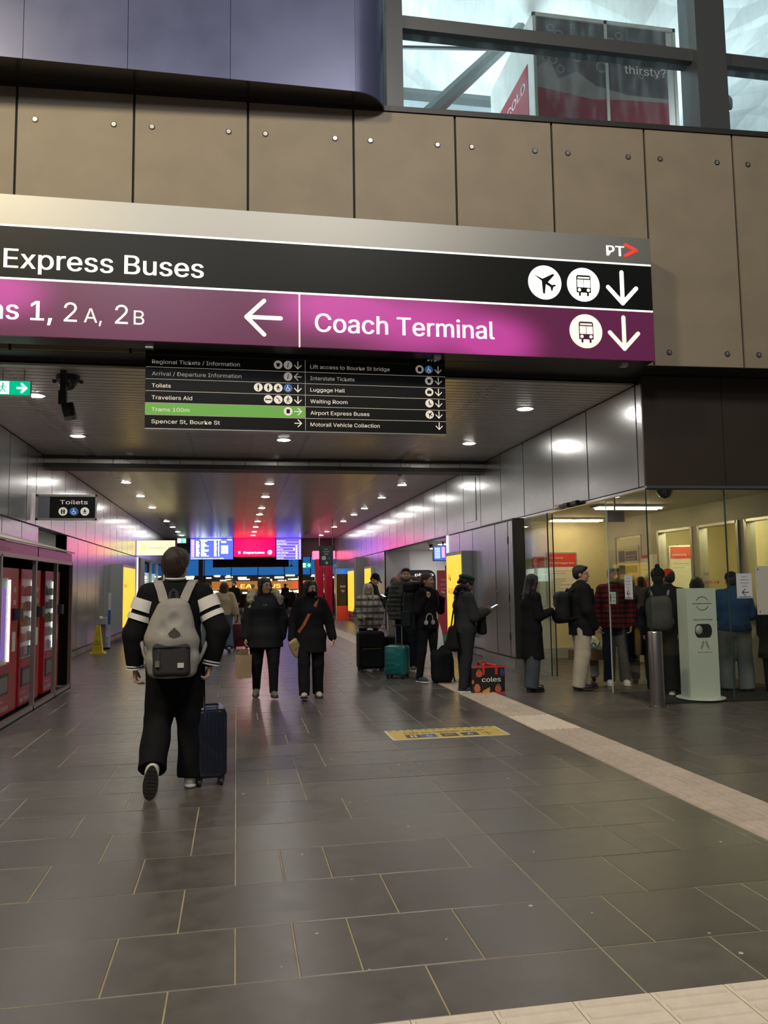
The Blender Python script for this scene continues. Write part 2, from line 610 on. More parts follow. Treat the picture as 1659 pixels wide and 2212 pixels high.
for i, (a, b, y0, y1) in enumerate(stones):
    if i < 300 and px_area(a, b, y0, y1) > 0:
        key = (round(b - a, 3), round(y1 - y0, 3))
        if key not in _smesh:
            w, d = key[0] / 2 - g, key[1] / 2 - g
            e = 0.002
            mb = MB()
            vs = [(-w, -d, -.03), (w, -d, -.03), (w, d, -.03), (-w, d, -.03), (-w, -d, -e), (w, -d, -e), (w, d, -e), (-w, d, -e),
                  (-w + e, -d + e, 0), (w - e, -d + e, 0), (w - e, d - e, 0), (-w + e, d - e, 0)]
            fs = [(0, 1, 5, 4), (1, 2, 6, 5), (2, 3, 7, 6), (3, 0, 4, 7), (4, 5, 9, 8), (5, 6, 10, 9), (6, 7, 11, 10), (7, 4, 8, 11), (8, 9, 10, 11)]
            mb.add(vs, fs)
            _smesh[key] = mb.mesh('paving_stone')
            _smesh[key].materials.append(stone)
        o = bpy.data.objects.new('paving_stone', _smesh[key])
        COL.objects.link(o)
        o.parent = floor
        o.location = ((a + b) / 2, (y0 + y1) / 2, random.uniform(-.0006, .0006))
    else:
        rest.box(a + g, b - g, y0 + g, y1 - g, -.03, 0)
tag(rest.build('paving', stone, floor), kind='stuff')
# pale gum spots and chips trodden onto the stones
gm = mat('old_gum', (0.5, 0.47, 0.4), 0.7)
random.seed(5)
for k in range(26):
    y = random.uniform(2.95, 8.0); x = random.uniform(-0.3, 2.9)
    rr = random.uniform(.004, .011)
    mb = MB()
    n = 9
    mb.lathe([(rr * 1.0, 0.0), (rr * .8, .0015), (rr * .2, .002)], n=n)
    mb.v = [(vx * random.uniform(.7, 1.2), vy * random.uniform(.7, 1.3), vz) for vx, vy, vz in mb.v]
    mb.build('gum_spot', gm, floor, loc=(x, y, 0.0005))

# tactile strip running along the passage
def tact_tile(w, d, along, n=4):
    mb = MB().box(-w / 2 + .002, w / 2 - .002, -d / 2 + .002, d / 2 - .002, -.02, .004)
    span = w if along == 'y' else d
    ln = d if along == 'y' else w
    for k in range(n):
        c = -span / 2 + span * (k + .5) / n
        h, e = span / n * .24, .004
        L = ln / 2 - .018
        if along == 'y':
            A = [(c - h - e, -L - e), (c + h + e, -L - e), (c + h + e, L + e), (c - h - e, L + e)]
            Bq = [(c - h, -L), (c + h, -L), (c + h, L), (c - h, L)]
        else:
            A = [(-L - e, c - h - e), (L + e, c - h - e), (L + e, c + h + e), (-L - e, c + h + e)]
            Bq = [(-L, c - h), (L, c - h), (L, c + h), (-L, c + h)]
        mb.add([(p[0], p[1], .004) for p in A] + [(p[0], p[1], .0115) for p in Bq],
               [(0, 1, 5, 4), (1, 2, 6, 5), (2, 3, 7, 6), (3, 0, 4, 7), (4, 5, 6, 7)])
    return mb.mesh('tactile_tile')
tm1, tm1l, tm2 = tact_tile(.25, .30, 'y'), tact_tile(.25, .30, 'y'), tact_tile(.298, .298, 'x')
tm1.materials.append(tactm); tm1l.materials.append(tactl); tm2.materials.append(tactl)
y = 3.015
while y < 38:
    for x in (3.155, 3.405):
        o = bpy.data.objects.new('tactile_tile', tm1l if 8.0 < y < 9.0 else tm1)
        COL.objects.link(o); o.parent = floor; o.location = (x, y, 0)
    y += .30
for k in range(-12, 22):
    for j in range(2):
        o = bpy.data.objects.new('tactile_tile', tm2)
        COL.objects.link(o); o.parent = floor; o.location = (1.19 + .149 + .298 * k, 2.86 - .149 - .298 * j, 0)

# ================================================================== CEILING
ceil = struct('ceiling', MB().box(XL - .3, XR + .3, 9.4, 42.0, ZC + .05, ZC + .3), steel_dark)
sm = MB().box(XL, XR, -.064, .064, 0, .025).mesh('ceiling_slat')
sm.materials.append(slatm)
y = 9.48
while y < 41.95:
    o = bpy.data.objects.new('ceiling_slat', sm)
    COL.objects.link(o); o.parent = ceil; o.location = (0, y, ZC)
    y += .15
# soffit under the front wall, the shadow there painted in as dark metal
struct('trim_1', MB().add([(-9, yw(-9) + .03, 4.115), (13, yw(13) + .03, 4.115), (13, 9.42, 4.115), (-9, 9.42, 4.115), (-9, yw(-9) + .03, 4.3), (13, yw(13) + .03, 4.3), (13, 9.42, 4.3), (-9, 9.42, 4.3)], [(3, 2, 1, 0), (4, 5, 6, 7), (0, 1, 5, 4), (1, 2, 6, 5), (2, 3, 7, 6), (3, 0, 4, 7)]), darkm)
# dropped beam with its shutter slot
bm = MB().box(XL, XR, 15.75, 16.25, 3.80, 3.87)
bm.box(XL, XR, 15.78, 16.2, 3.87, 4.02)
beam = struct('trim_2', bm, darkm)
x = XL
while x < XR - .1:
    MB().box(x + .006, min(x + .62, XR) - .006, 15.755, 15.78, 3.885, 3.965).build('beam_panel', slatm, beam)
    x += .62
MB().tube([(XL, 15.62, 3.97), (XR, 15.62, 3.97)], .012).build('cable_rail', blackp, beam)

# ================================================================== SIDE WALLS
_pm = {}
def panel(parent, side, y0, y1, z0, z1, x, m=steel, t=.02, gap=.015, name='panel'):
    key = (side, round(y1 - y0, 3), round(z1 - z0, 3), m.name, t)
    if key not in _pm:
        a, b = (y1 - y0) / 2 - gap, (z1 - z0) / 2 - gap
        mb = MB()
        if side == 'L': mb.box(-t, 0, -a, a, -b, b)
        else: mb.box(0, t, -a, a, -b, b)
        me = mb.mesh(name); me.materials.append(m); _pm[key] = me
    o = bpy.data.objects.new(name, _pm[key])
    COL.objects.link(o); o.parent = parent
    o.location = (x, (y0 + y1) / 2, (z0 + z1) / 2)
    return o
PJ = [9.4, 10.88, 12.21, 13.54, 14.8, 16.14, 17.42] + [18.88 + 1.24 * k for k in range(19)]
PJ = [p for p in PJ if p < 41.5] + [42.0]
LOWOPEN_R = [(9.2, 13.85), (13.85, 15.75), (18.85, 27.4)]
LOWOPEN_L = [(15.5, 18.0), (30.35, 41.0)]
def solid(openings, y0, y1):
    segs, a = [], y0
    for p, q in sorted(openings):
        if p > a: segs.append((a, p))
        a = max(a, q)
    if a < y1: segs.append((a, y1))
    return segs
wr_ = MB().box(XR + .02, XR + .22, 9.22, 42, 2.7, ZC)
for a, b in solid(LOWOPEN_R, 9.2, 42): wr_.box(XR + .02, XR + .22, a, b, 0, 2.7)
wall_right = struct('wall_right', wr_, steel_dark)
wl_ = MB().box(XL - .22, XL - .02, 8.4, 42, 2.66, ZC)
for a, b in solid(LOWOPEN_L, 8.4, 42): wl_.box(XL - .22, XL - .02, a, b, 0, 2.66)
wall_left = struct('wall_left', wl_, steel_dark)
for a, b in zip(PJ, PJ[1:]):
    panel(wall_right, 'R', a, b, 2.69, ZC, XR)
panel(wall_right, 'R', 9.24, 9.4, 2.69, ZC, XR)
PL = [8.5, 9.75, 11.0, 12.25, 13.5, 14.6, 15.25] + [15.25 + 1.24 * k for k in range(1, 22)] + [42.0]
for a, b in zip(PL, PL[1:]):
    panel(wall_left, 'L', a, b, 2.66, ZC, XL)
def lower(parent, side, openings, y0, y1, zt, x):
    for a, b in solid(openings, y0, y1):
        n = max(1, round((b - a) / 1.24))
        for k in range(n):
            p, q = a + (b - a) * k / n, a + (b - a) * (k + 1) / n
            panel(parent, side, p, q, .16, zt, x)
            panel(parent, side, p, q, .0, .155, x, m=mat('scuffed_steel_plinth', (0.42, 0.42, 0.42), .4, .8, var=.2, vscale=5), name='plinth')
lower(wall_right, 'R', LOWOPEN_R, 15.75, 42, 2.69, XR)
lower(wall_left, 'L', LOWOPEN_L, 8.5, 42, 2.66, XL)
# small access hatch in the upper right cladding
MB().box(XR - .012, XR, 16.45, 17.25, 2.86, 3.8).build('access_hatch', steel, wall_right)
# pilasters far along the right wall
for k, yy in enumerate((31.9, 37.6)):
    MB().box(4.72, XR, yy, yy + .55, 0, 2.66).build('pilaster', greyp, wall_right)

# steel service doors beside the kiosk
d1 = struct('door_1', MB().box(4.95, XR + .1, 13.86, 15.74, .16, 2.69), steel_dark)
for a, b in ((13.87, 14.12), (14.13, 14.87), (14.88, 15.72)):
    panel(d1, 'R', a, b, .17, 2.66, 4.93, name='door_leaf')
MB().box(4.93, XR + .1, 13.85, 13.87, 0.16, 2.69).build('door_jamb', darkm, d1)
for z in (.55, 1.25, 2.3):
    MB().cyl((4.925, 14.125, z - .07), (4.925, 14.125, z + .07), .009, n=8).build('hinge', darkm, d1)
MB().ell((4.92, 14.8, 1.35), (.02, .018, .018), 10, 6).build('knob', chrome, d1, smooth=True)
MB().box(4.90, XR + .1, 13.85, 15.75, 0, .155).build('plinth', mat('scuffed_steel_plinth'), d1)

# ------------------------------------------------------------------ recess on the right (white photo corner)
wc = mat('white_recess_paint', (0.72, 0.70, 0.69), .55)
rc = MB().box(XR + .02, 8.6, 27.4, 27.6, 0, 2.9)
rc.box(8.4, 8.6, 18.7, 27.4, 0, 2.9)
rc.box(XR + .22, 8.6, 18.65, 18.85, 0, 2.9)
recess = struct('wall_recess', rc, wc)
MB().box(XR + .2, 8.4, 18.85, 27.4, 2.72, 2.9).build('recess_ceiling', mat('recess_ceiling_paint', (.5, .49, .5), .4), recess)
MB().box(XR + .05, 5.95, 27.36, 27.4, 0.0, 2.7).build('wall_panel', mat('grey_lilac_panel', (.42, .40, .42), .4, .2), recess)
MB().box(5.96, 8.4, 27.37, 27.4, 0.1, 2.1).build('wall_panel', white, recess)
MB().box(XR - .03, XR + .05, 18.8, 18.88, 0, 2.69).build('corner_post', mat('white_post_glow', (.9, .9, .9), .3, emit=(1, 1, 1), es=.9), recess)  # plain white post with a glow painted on; it is no lamp

# ------------------------------------------------------------------ recess on the left (way to the toilets)
lc = MB().box(-6.6, XL - .02, 18.0, 18.2, 0, 2.9)
lc.box(-6.8, -6.6, 15.3, 18.2, 0, 2.9)
lc.box(-6.6, XL - .22, 15.3, 15.5, 0, 2.9)
lrec = struct('wall_toilet_lobby', lc, greyp)
MB().box(-6.6, XL - .2, 15.5, 18.0, 2.7, 2.9).build('lobby_ceiling', white, lrec)
MB().box(-6.6, XL - .22, 17.97, 18.0, 0, 2.7).build('wall_panel', white, lrec)

# ================================================================== FRONT WALL
RZW = -math.atan(TANW)
fw = MB()
fw.box(-9, 13, 0.03, .45, 4.12, 7.12)
wall_front = struct('wall_front', fw, black, loc=(0, 9.0, 0), rot=(0, 0, RZW))
JX = [-7.3, -6.08, -4.87, -3.65, -2.43, -1.16, .12, 1.35, 2.58, 3.79, 4.99, 6.17, 7.36, 8.55]
k_ = 1 / math.cos(RZW)
boltm = mat('steel_bolt', (.5, .48, .44), .3, .9)
bolt_me = None
for a, b in zip(JX, JX[1:]):
    a, b = a * k_, b * k_
    p = MB().box(a + .014, b - .014, 0, .03, 4.12, 7.13).build('panel', panelm, wall_front)
    for bx in (a + .2, b - .22):
        for bz in (6.755, 4.285):
            if bolt_me is None:
                mb = MB()
                mb.cyl((0, -.003, 0), (0, .004, 0), .036, n=18)
                bolt_me = mb.mesh('bolt')
                bolt_me.materials.append(mat('dark_bolt_collar', (.04, .036, .03), .5, .4))
                hb = MB()
                hb.cyl((0, -.012, 0), (0, 0, 0), .024, .026, n=14)
                hb.bar((-.015, 0), (.015, 0), .006, -.012)
                hb.bar((0, -.015), (0, .015), .006, -.012)
                head_me = hb.mesh('bolt_head')
                head_me.materials.append(boltm)
            for me, nm in ((bolt_me, 'bolt_collar'), (head_me, 'bolt_head')):
                o = bpy.data.objects.new(nm, me)
                COL.objects.link(o); o.parent = p; o.location = (bx, 0, bz)
MB().box(-9, 13, -.02, .3, 7.135, 7.2).build('coping', darkm, wall_front)

# blue rounded bulkhead standing out above the wall
bluem = mat('glossy_blue_panel', (0.085, 0.095, 0.19), 0.36, 0.35, 0.5, rvar=.06, vscale=1.5)
bb = MB()
BY, BZ, BX, BR = 8.61, 7.14, 1.33, .39
def barc(r, n): return [(BX + r * math.sin(math.pi / 2 * i / n), BY + BR - r * math.cos(math.pi / 2 * i / n)) for i in range(n + 1)]
def extr(mb, prof, z0, z1):
    n = len(prof)
    mb.add([(x, y, z0) for x, y in prof] + [(x, y, z1) for x, y in prof],
           [tuple(range(n))[::-1], tuple(range(n, 2 * n))] + [(i, (i + 1) % n, n + (i + 1) % n, n + i) for i in range(n)])
    return mb
bulk = struct('wall_bulkhead', extr(MB(), [(-9.0, BY + .012)] + barc(BR - .012, 10) + [(BX + BR - .012, 9.6), (-9.0, 9.6)], BZ + .03, 12.0), darkm)
xs = [-9, -7.0, -5.2, -3.5, -2.25, -1.18, -.08, BX]
for a, b in zip(xs, xs[1:]):
    MB().box(a + .003, b - .003, BY - .01, BY + .005, BZ, 12).build('panel', bluem, bulk)
extr(MB(), barc(BR + .01, 14) + [(BX + BR + .01, 9.5), (BX + BR - .005, 9.5)] + barc(BR - .005, 14)[::-1], BZ, 12).build('corner_panel', bluem, bulk, smooth=True)
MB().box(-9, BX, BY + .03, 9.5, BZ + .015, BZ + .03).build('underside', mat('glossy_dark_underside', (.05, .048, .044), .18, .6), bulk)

# ================================================================== UPPER WINDOWS
wfm = mat('grey_window_frame', (0.10, 0.105, 0.11), .45, .5)
dirty = glassmat('dusty_glass', (0.93, 0.98, 0.99), .02, .03, dirt=.10)
winn = 0
for xa, xb in ((2.01, 5.99), (6.42, 10.2)):
    for za, zb in ((7.1, 8.43), (8.60, 10.6)):
        winn += 1
        w = struct('window_%d' % winn, MB().box(xa - .02, xb + .02, 9.28, 9.295, za - .02, zb + .02), dirty)
fr = MB()
fr.box(1.80, 2.01, 9.15, 9.45, 7.0, 10.8)
fr.box(5.99, 6.42, 9.10, 9.5, 7.0, 10.8)
fr.box(10.2, 10.5, 9.15, 9.45, 7.0, 10.8)
fr.box(2.01, 5.99, 9.2, 9.42, 8.43, 8.60)
fr.box(6.42, 10.2, 9.2, 9.42, 8.43, 8.60)
fr.box(1.6, 13, 9.2, 9.45, 10.6, 12)
struct('trim_3', fr, wfm)

# train shed beyond the upper windows: ribbed curved roof, a beam and a strut
roofm = mat('white_ribbed_roof', (.78, .8, .78), .5)
rf = MB()
N = 60
pts = []
for i in range(N + 1):
    t = i / N
    x = -6 + 30 * t
    z = 15.5 + 1.6 * math.sin(x * .42 + .6) + .06 * math.sin(x * 9)
    pts.append((x, z))
M_ = 44
vs, fs = [], []
for j in range(M_ + 1):
    yy = 10.2 + 30 * j / M_
    rib = .12 * (j % 2)
    for x, z in pts: vs.append((x, yy, z + rib))
for j in range(M_):
    for i in range(N):
        a = j * (N + 1) + i
        fs.append((a, a + N + 1, a + N + 2, a + 1))
rf.add(vs, fs)
struct('ceiling_shed', rf, roofm)
sb = MB()
sb.box(-6, 26, 39, 39.4, 6, 18)
struct('floor_shed', MB().box(-6, 26, 9.6, 39, 6.8, 7.0), greyp)
struct('wall_shed', sb, mat('pale_blue_wall', (.55, .68, .72), .5))
tb = MB()
tb.tube([(2.6, 13.0, 9.0), (6.6, 17.0, 14.6)], .16, 8)
tb.tube([(1.5, 17, 12.6), (7.5, 18.5, 13.6)], .22, 8)
tb.tube([(2.0, 14.5, 11.9), (5.6, 15.0, 12.6)], .04, 6)
tag(tb.build('roof_strut', mat('grey_steel_strut', (.25, .28, .29), .5, .5)), 'grey steel roof struts behind the upper window', 'beam')
# floodlight of the shed, seen through the right pane
t = thing('floodlight', 'bright white floodlight shining through the right upper window', 'lamp', (8.55, 12.4, 10.1))
MB().tube([(0, 0, .1), (0, .3, 2.0), (0, .5, 3.9)], .03, 6).build('pole', darkm, t)
MB().lathe([(.12, .12), (.2, .1), (.26, 0)], n=20, M=Matrix.Rotation(math.radians(65), 4, 'X')).build('housing', darkm, t, smooth=True)
MB().lathe([(.25, -.01), (.25, -.02), (.2, -.03)], n=20, M=Matrix.Rotation(math.radians(65), 4, 'X')).build('lens', emis('flood_lens', (.9, .98, 1.0), 60), t)
# ================================================================== DOWNLIGHTS
def downlight(x, y):
    t = thing('downlight', 'x', 'ceiling light', (x, y, ZC), 0, 'recessed downlights of the passage')
    MB().lathe([(.10, -.004), (.125, -.006), (.13, 0.0)], n=20).build('trim_ring', white, t)
    MB().lathe([(.098, -.003), (.098, -.009), (.02, -.012)], n=20).build('lens', lampm, t)
    return t
YS = [10.9, 13.75, 17.0, 19.7, 22.6, 25.8, 28.15, 31.05, 34.0, 36.9, 39.5]
dl = None
ORD = ['nearest', 'second', 'third', 'fourth', 'fifth', 'sixth', 'seventh', 'eighth', 'ninth', 'tenth', 'farthest']
for x, row in ((-2.58, 'left'), (.80, 'middle'), (4.12, 'right')):
    yl = [q for q in YS if not (x < -1 and q in (28.15, 17.0))]
    for iy, y in enumerate(yl):
        od = 'farthest' if iy == len(yl) - 1 else ORD[iy]
        if dl is None:
            c = dl = downlight(x, y)
        else:
            c = copy_tree(dl); c.location = (x, y, ZC)
        c['label'] = 'round white recessed downlight, %s from the front in the %s ceiling row' % (od, row)
# smoke detectors
for k, (x, y) in enumerate(((-1.95, 15.35), (.75, 15.4), (3.55, 15.2))):
    t = thing('smoke_detector', ['small round smoke detector left of the ceiling centre near the beam', 'small round smoke detector mid ceiling just before the dark beam', 'small round smoke detector right of the ceiling centre near the beam'][k], 'smoke detector', (x, y, ZC), 0, 'smoke detectors before the beam')
    MB().lathe([(.02, -.055), (.045, -.05), (.06, -.025), (.075, -.02), (.075, 0)], n=16).build('body', mat('pale_plastic', (.6, .6, .58), .4), t, smooth=True)

# ================================================================== THE BIG OVERHEAD SIGN
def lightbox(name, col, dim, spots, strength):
    """backlit plastic with the brighter places of its lamps painted into the emission"""
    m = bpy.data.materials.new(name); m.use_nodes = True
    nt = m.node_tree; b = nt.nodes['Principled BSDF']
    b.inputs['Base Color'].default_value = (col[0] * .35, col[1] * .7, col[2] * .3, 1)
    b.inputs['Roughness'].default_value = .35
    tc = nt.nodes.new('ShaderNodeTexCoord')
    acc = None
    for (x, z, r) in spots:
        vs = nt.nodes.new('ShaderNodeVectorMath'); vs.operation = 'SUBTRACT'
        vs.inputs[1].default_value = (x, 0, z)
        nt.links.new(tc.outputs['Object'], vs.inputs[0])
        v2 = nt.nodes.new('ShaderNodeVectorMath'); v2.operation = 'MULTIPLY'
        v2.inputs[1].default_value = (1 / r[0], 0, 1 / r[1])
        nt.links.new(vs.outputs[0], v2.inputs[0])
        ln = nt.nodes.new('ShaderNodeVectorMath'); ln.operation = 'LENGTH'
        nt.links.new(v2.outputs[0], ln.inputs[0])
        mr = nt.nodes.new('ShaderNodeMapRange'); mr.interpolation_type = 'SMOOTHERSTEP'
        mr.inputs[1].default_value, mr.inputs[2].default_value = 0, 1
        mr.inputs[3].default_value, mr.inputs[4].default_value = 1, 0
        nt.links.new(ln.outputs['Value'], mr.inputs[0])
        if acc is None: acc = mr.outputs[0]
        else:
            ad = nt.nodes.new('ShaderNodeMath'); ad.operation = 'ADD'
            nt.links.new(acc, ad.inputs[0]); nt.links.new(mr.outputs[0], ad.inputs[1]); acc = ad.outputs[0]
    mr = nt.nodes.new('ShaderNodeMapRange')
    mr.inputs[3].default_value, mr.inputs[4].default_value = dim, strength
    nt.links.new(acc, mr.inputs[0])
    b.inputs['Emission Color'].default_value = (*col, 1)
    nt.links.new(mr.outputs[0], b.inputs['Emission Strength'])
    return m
SY = 8.4
lit = emis('lit_white_letter', (1.0, 1.0, .92), 1.05)
lit2 = emis('dim_white_letter', (.92, .90, .80), .62)
signblk = mat('sign_black_face', (.008, .009, .009), .4, 0, .2)
s = thing('overhead_sign', 'long black and purple overhead sign reading Express Buses and Coach Terminal', 'sign', (0, SY, 4.06))
X0, X1 = -6.2, 4.785
MB().box(X0, X1, .03, .30, 0, 1.47).build('case', darkm, s)
MB().box(X0, X1, 0, .03, 1.14, 1.47).build('top_band', mat('brushed_sign_band', (.33, .325, .31), .5, .85, bump=.03, bscale=60, stretch=(.05, 1, 1)), s)
MB().box(X0, X1, .004, .03, .60, 1.14).build('black_band', signblk, s)
pur = lightbox('purple_sign_face', (.30, .028, .19), .16, [(2.9, .14, (.75, .50)), (1.0, .46, (1.0, .5)), (2.0, .3, (1.3, .6)), (-2.35, .45, (.75, .45)), (-5, .4, (.6, .4))], 1.6)  # glow of the lamps behind is painted in as emission spots
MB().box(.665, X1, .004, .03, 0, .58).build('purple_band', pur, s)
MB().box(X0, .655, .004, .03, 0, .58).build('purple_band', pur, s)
MB().box(X0, X1, 0, .03, 1.135, 1.155).build('lit_line', lit, s)
MB().box(X0, X1, 0, .03, .578, .598).build('lit_line', lit, s)
MB().box(.653, .667, 0, .03, 0, .58).build('lit_line', lit, s)
yf = 0.003
m = MB(); text(m, 'Express Buses', -2.32, .70, .275, yf, 1.97, bold=.018); m.build('lettering', emis('soft_white_letter', (1, 1, .88), .85), s)
m = MB(); text(m, 'Airport', -3.75, .70, .275, yf); m.build('lettering', lit, s)
m = MB(); text(m, 'Coach Terminal', .83, .175, .275, yf, 2.01, bold=.018); m.build('lettering', lit, s)
m = MB(); text(m, 'Trains 1,', -1.85, .165, .275, yf, align='r', bold=.018); m.build('lettering', lit, s)
m = MB()
for q, x, hh in (('2', -1.735, .275), ('A,', -1.54, .205), ('2', -1.235, .275), ('B', -1.05, .205)):
    m = MB(); text(m, q, x, .165, hh, yf); m.build('lettering', lit2, s)
m = MB(); lf_arrow(m, .285, .30, .185, yf, .045); m.build('arrow', lit2, s)
m = MB(); dn_arrow(m, 4.41, .855, .185, yf, .05); m.build('arrow', lit, s)
m = MB(); dn_arrow(m, 4.41, .315, .185, yf, .05); m.build('arrow', lit2, s)
for cx, cz, kd, mt in ((3.46, .865, 'plane', lit), (3.93, .865, 'bus', lit), (3.94, .315, 'bus', lit2)):
    o = MB().disc(cx, cz, .2, yf, n=40).build('pictogram_disc', mt, s)
    m = MB(); icon(m, kd, cx, cz, .19, yf - .005)
    pic = m.build('pictogram', signblk if cz > .6 else mat('purple_ink', (.10, .01, .07), .5), o)
    if kd == 'bus':
        m = MB()
        m.poly([(cx - .072, cz + .088), (cx + .072, cz + .088), (cx + .072, cz + .07), (cx - .072, cz + .07)], yf - .009)
        m.poly([(cx - .078, cz + .055), (cx - .004, cz + .055), (cx - .004, cz - .035), (cx - .078, cz - .035)], yf - .009)
        m.poly([(cx + .078, cz + .055), (cx + .004, cz + .055), (cx + .004, cz - .035), (cx + .078, cz - .035)], yf - .009)
        m.disc(cx - .055, cz - .066, .02, yf - .009, n=12); m.disc(cx + .055, cz - .066, .02, yf - .009, n=12)
        m.build('pictogram_window', mt, o)
m = MB(); text(m, 'PT', 4.235, 1.235, .165, -.003, .215, bold=.035); m.build('lettering', lit, s)
m = MB(); m.bar((4.47, 1.375), (4.605, 1.315), .034, -.002); m.bar((4.605, 1.315), (4.47, 1.245), .034, -.002)
m.build('red_chevron', emis('red_chevron', (1, .03, .02), 1.3), s)
for bx in (-4.5, -.9, 2.2, 4.45):
    MB().box(bx - .05, bx + .05, .28, .50, .9, 1.0).build('bracket', darkm, s)
    MB().box(bx - .04, bx + .04, .08, .16, -.05, .0).build('bolt_lug', alu, s)

# ================================================================== DIRECTORY SIGN BEHIND IT
d = thing('directory_sign', 'black hanging directory sign with two columns and a green tram row', 'sign', (0, 8.76, 3.222))
d.scale = (.921, .921, .921)
DX0, DX1, DM = -1.05, 2.56, .815
MB().box(DX0, DX1, 0.006, .16, -.01, 1.02).build('case', signblk, d)
MB().box(DX0, DX1, .004, .16, -.02, -.008).build('bottom_edge', alu, d)
ink = mat('grey_sign_ink', (.55, .50, .44), .5, emit=(.55, .5, .44), es=.32)
ink2 = mat('white_sign_ink', (.75, .70, .62), .5, emit=(.75, .7, .62), es=.42)
grn = mat('green_tram_band', (.10, .30, .05), .45, emit=(.14, .36, .06), es=.5)
RHt = .142
left = [('Spencer St, Bourke St', [], 'r'), ('Trams 100m', ['tram'], 'r'), ('Travellers Aid', ['bed', 'shower', 'walk'], 'd'), ('Toilets', ['man', 'woman', 'baby', 'chair'], 'd'), ('Arrival / Departure Information', ['i'], 'l'), ('Regional Tickets / Information', ['tickets', 'i'], 'd')]
right = [('Motorail Vehicle Collection', [], 'd'), ('Airport Express Buses', ['plane'], 'd'), ('Waiting Room', ['seat'], 'd'), ('Luggage Hall', ['case'], 'd'), ('Interstate Tickets', ['tickets'], 'd'), ('Lift access to Bourke St bridge', ['lift', 'chair'], 'd')]
MB().box(DX0, DM - .004, .002, .006, RHt + .012, 2 * RHt + .002).build('green_band', grn, d, loc=(0, .0022, 0))
wid = {'Spencer St, Bourke St': .78, 'Trams 100m': .43, 'Travellers Aid': .46, 'Toilets': .215, 'Arrival / Departure Information': 1.03, 'Regional Tickets / Information': 1.01,
       'Motorail Vehicle Collection': .845, 'Airport Express Buses': .72, 'Waiting Room': .45, 'Luggage Hall': .42, 'Interstate Tickets': .54, 'Lift access to Bourke St bridge': .98}
for col_, cx0, cx1 in ((left, DX0 + .075, DM - .02), (right, DM + .06, DX1 - .02)):
    for r, (tx, ics, ar) in enumerate(col_):
        zb = r * RHt + (.035 if col_ is left else .04)
        mm = ink2 if r < 4 else ink
        m = MB(); text(m, tx, cx0, zb + .013, .062, .003, wid[tx], bold=.004); m.build('lettering', mm, d)
        m = MB(); ax, az = cx1 - .07, zb + .05
        if ar == 'd': dn_arrow(m, ax, az, .042, .003, .011)
        elif ar == 'r': lf_arrow(m, ax, az, .042, .003, .011, 1)
        else: lf_arrow(m, ax, az, .042, .003, .011)
        m.build('arrow', mm, d)
        for k, ic in enumerate(reversed(ics)):
            dx = ax - .118 - .118 * k
            blu = ic == 'chair'
            dm = mat('blue_access_disc', (.03, .09, .28), .5, emit=(.05, .14, .4), es=.4) if blu else mm
            o = MB().disc(dx, az, .052, .003, n=22).build('pictogram_disc', dm, d)
            m = MB(); icon(m, ic, dx, az, .05, -.002); m.build('pictogram', ink2 if blu else signblk, o)
        if r > 0:
            MB().box(cx0 - .07 if col_ is left else DM, cx1 + .02, .002, .006, r * RHt + .004, r * RHt + .009).build('rule', ink, d)
MB().box(DM - .003, DM + .001, .002, .006, 0, .86).build('rule', ink, d)
MB().box(DX0, DX1, .002, .006, .862, .866).build('rule', mat('dark_rule', (.1, .1, .1), .5), d)
m = MB(); text(m, 'PT', DX1 - .22, .905, .05, .003, .066, bold=.01); m.bar((DX1 - .135, .95), (DX1 - .085, .93), .01, .003); m.bar((DX1 - .085, .93), (DX1 - .135, .91), .01, .003)
m.build('lettering', ink, d)
for bx in (-.6, .8, 2.1):
    MB().box(bx - .03, bx + .03, .06, .12, 1.0, 1.2).build('hanger', darkm, d)

# ================================================================== EXIT SIGN, CAMERA AND SPOTLIGHT UNDER THE CEILING
exg = emis('exit_green', (.0, .50, .25), 1.0)
def exit_sign(label, loc, w, h, full=True, group=None):
    t = thing('exit_sign', label, 'exit sign', loc, 0, group)
    MB().box(-w / 2, w / 2, 0, .05, -h, 0).build('case', white, t)
    MB().box(-w / 2 + .008, w / 2 - .008, -.004, 0, -h + .012, -.012).build('lit_face', exg, t)
    wm = emis('exit_white', (.9, 1, .95), 1.2)
    m = MB(); m.poly([(-w * .46, -h * .9), (-w * .46, -h * .1), (-w * .1, -h * .1), (-w * .1, -h * .9)], -.004, .002); m.build('white_door', wm, t)
    m = MB(); lf_arrow(m, w * .25, -h * .5, h * .26, -.005, h * .13, 1); m.build('arrow', wm, t)
    m = MB(); q = h * .42; icon(m, 'walk', -w * .27, -h * .5, q, -.007); m.build('running_man', exg, t)
    m = MB(); m.tube([(-w * .3, .025, 0), (-w * .3, .025, .13)], .008, 6); m.tube([(w * .3, .025, 0), (w * .3, .025, .13)], .008, 6); m.build('hanger', alu, t)
    return t
exit_sign('green exit sign with right arrow hanging at the far left', (-2.52, 9.62, 3.905), .385, .185)
exit_sign('small green exit sign hanging above the departure boards', (-2.62, 40.2, 3.95), .42, .25)
exit_sign('small green exit sign at the food court beside the red column', (4.3, 50.0, 3.0), .55, .34)

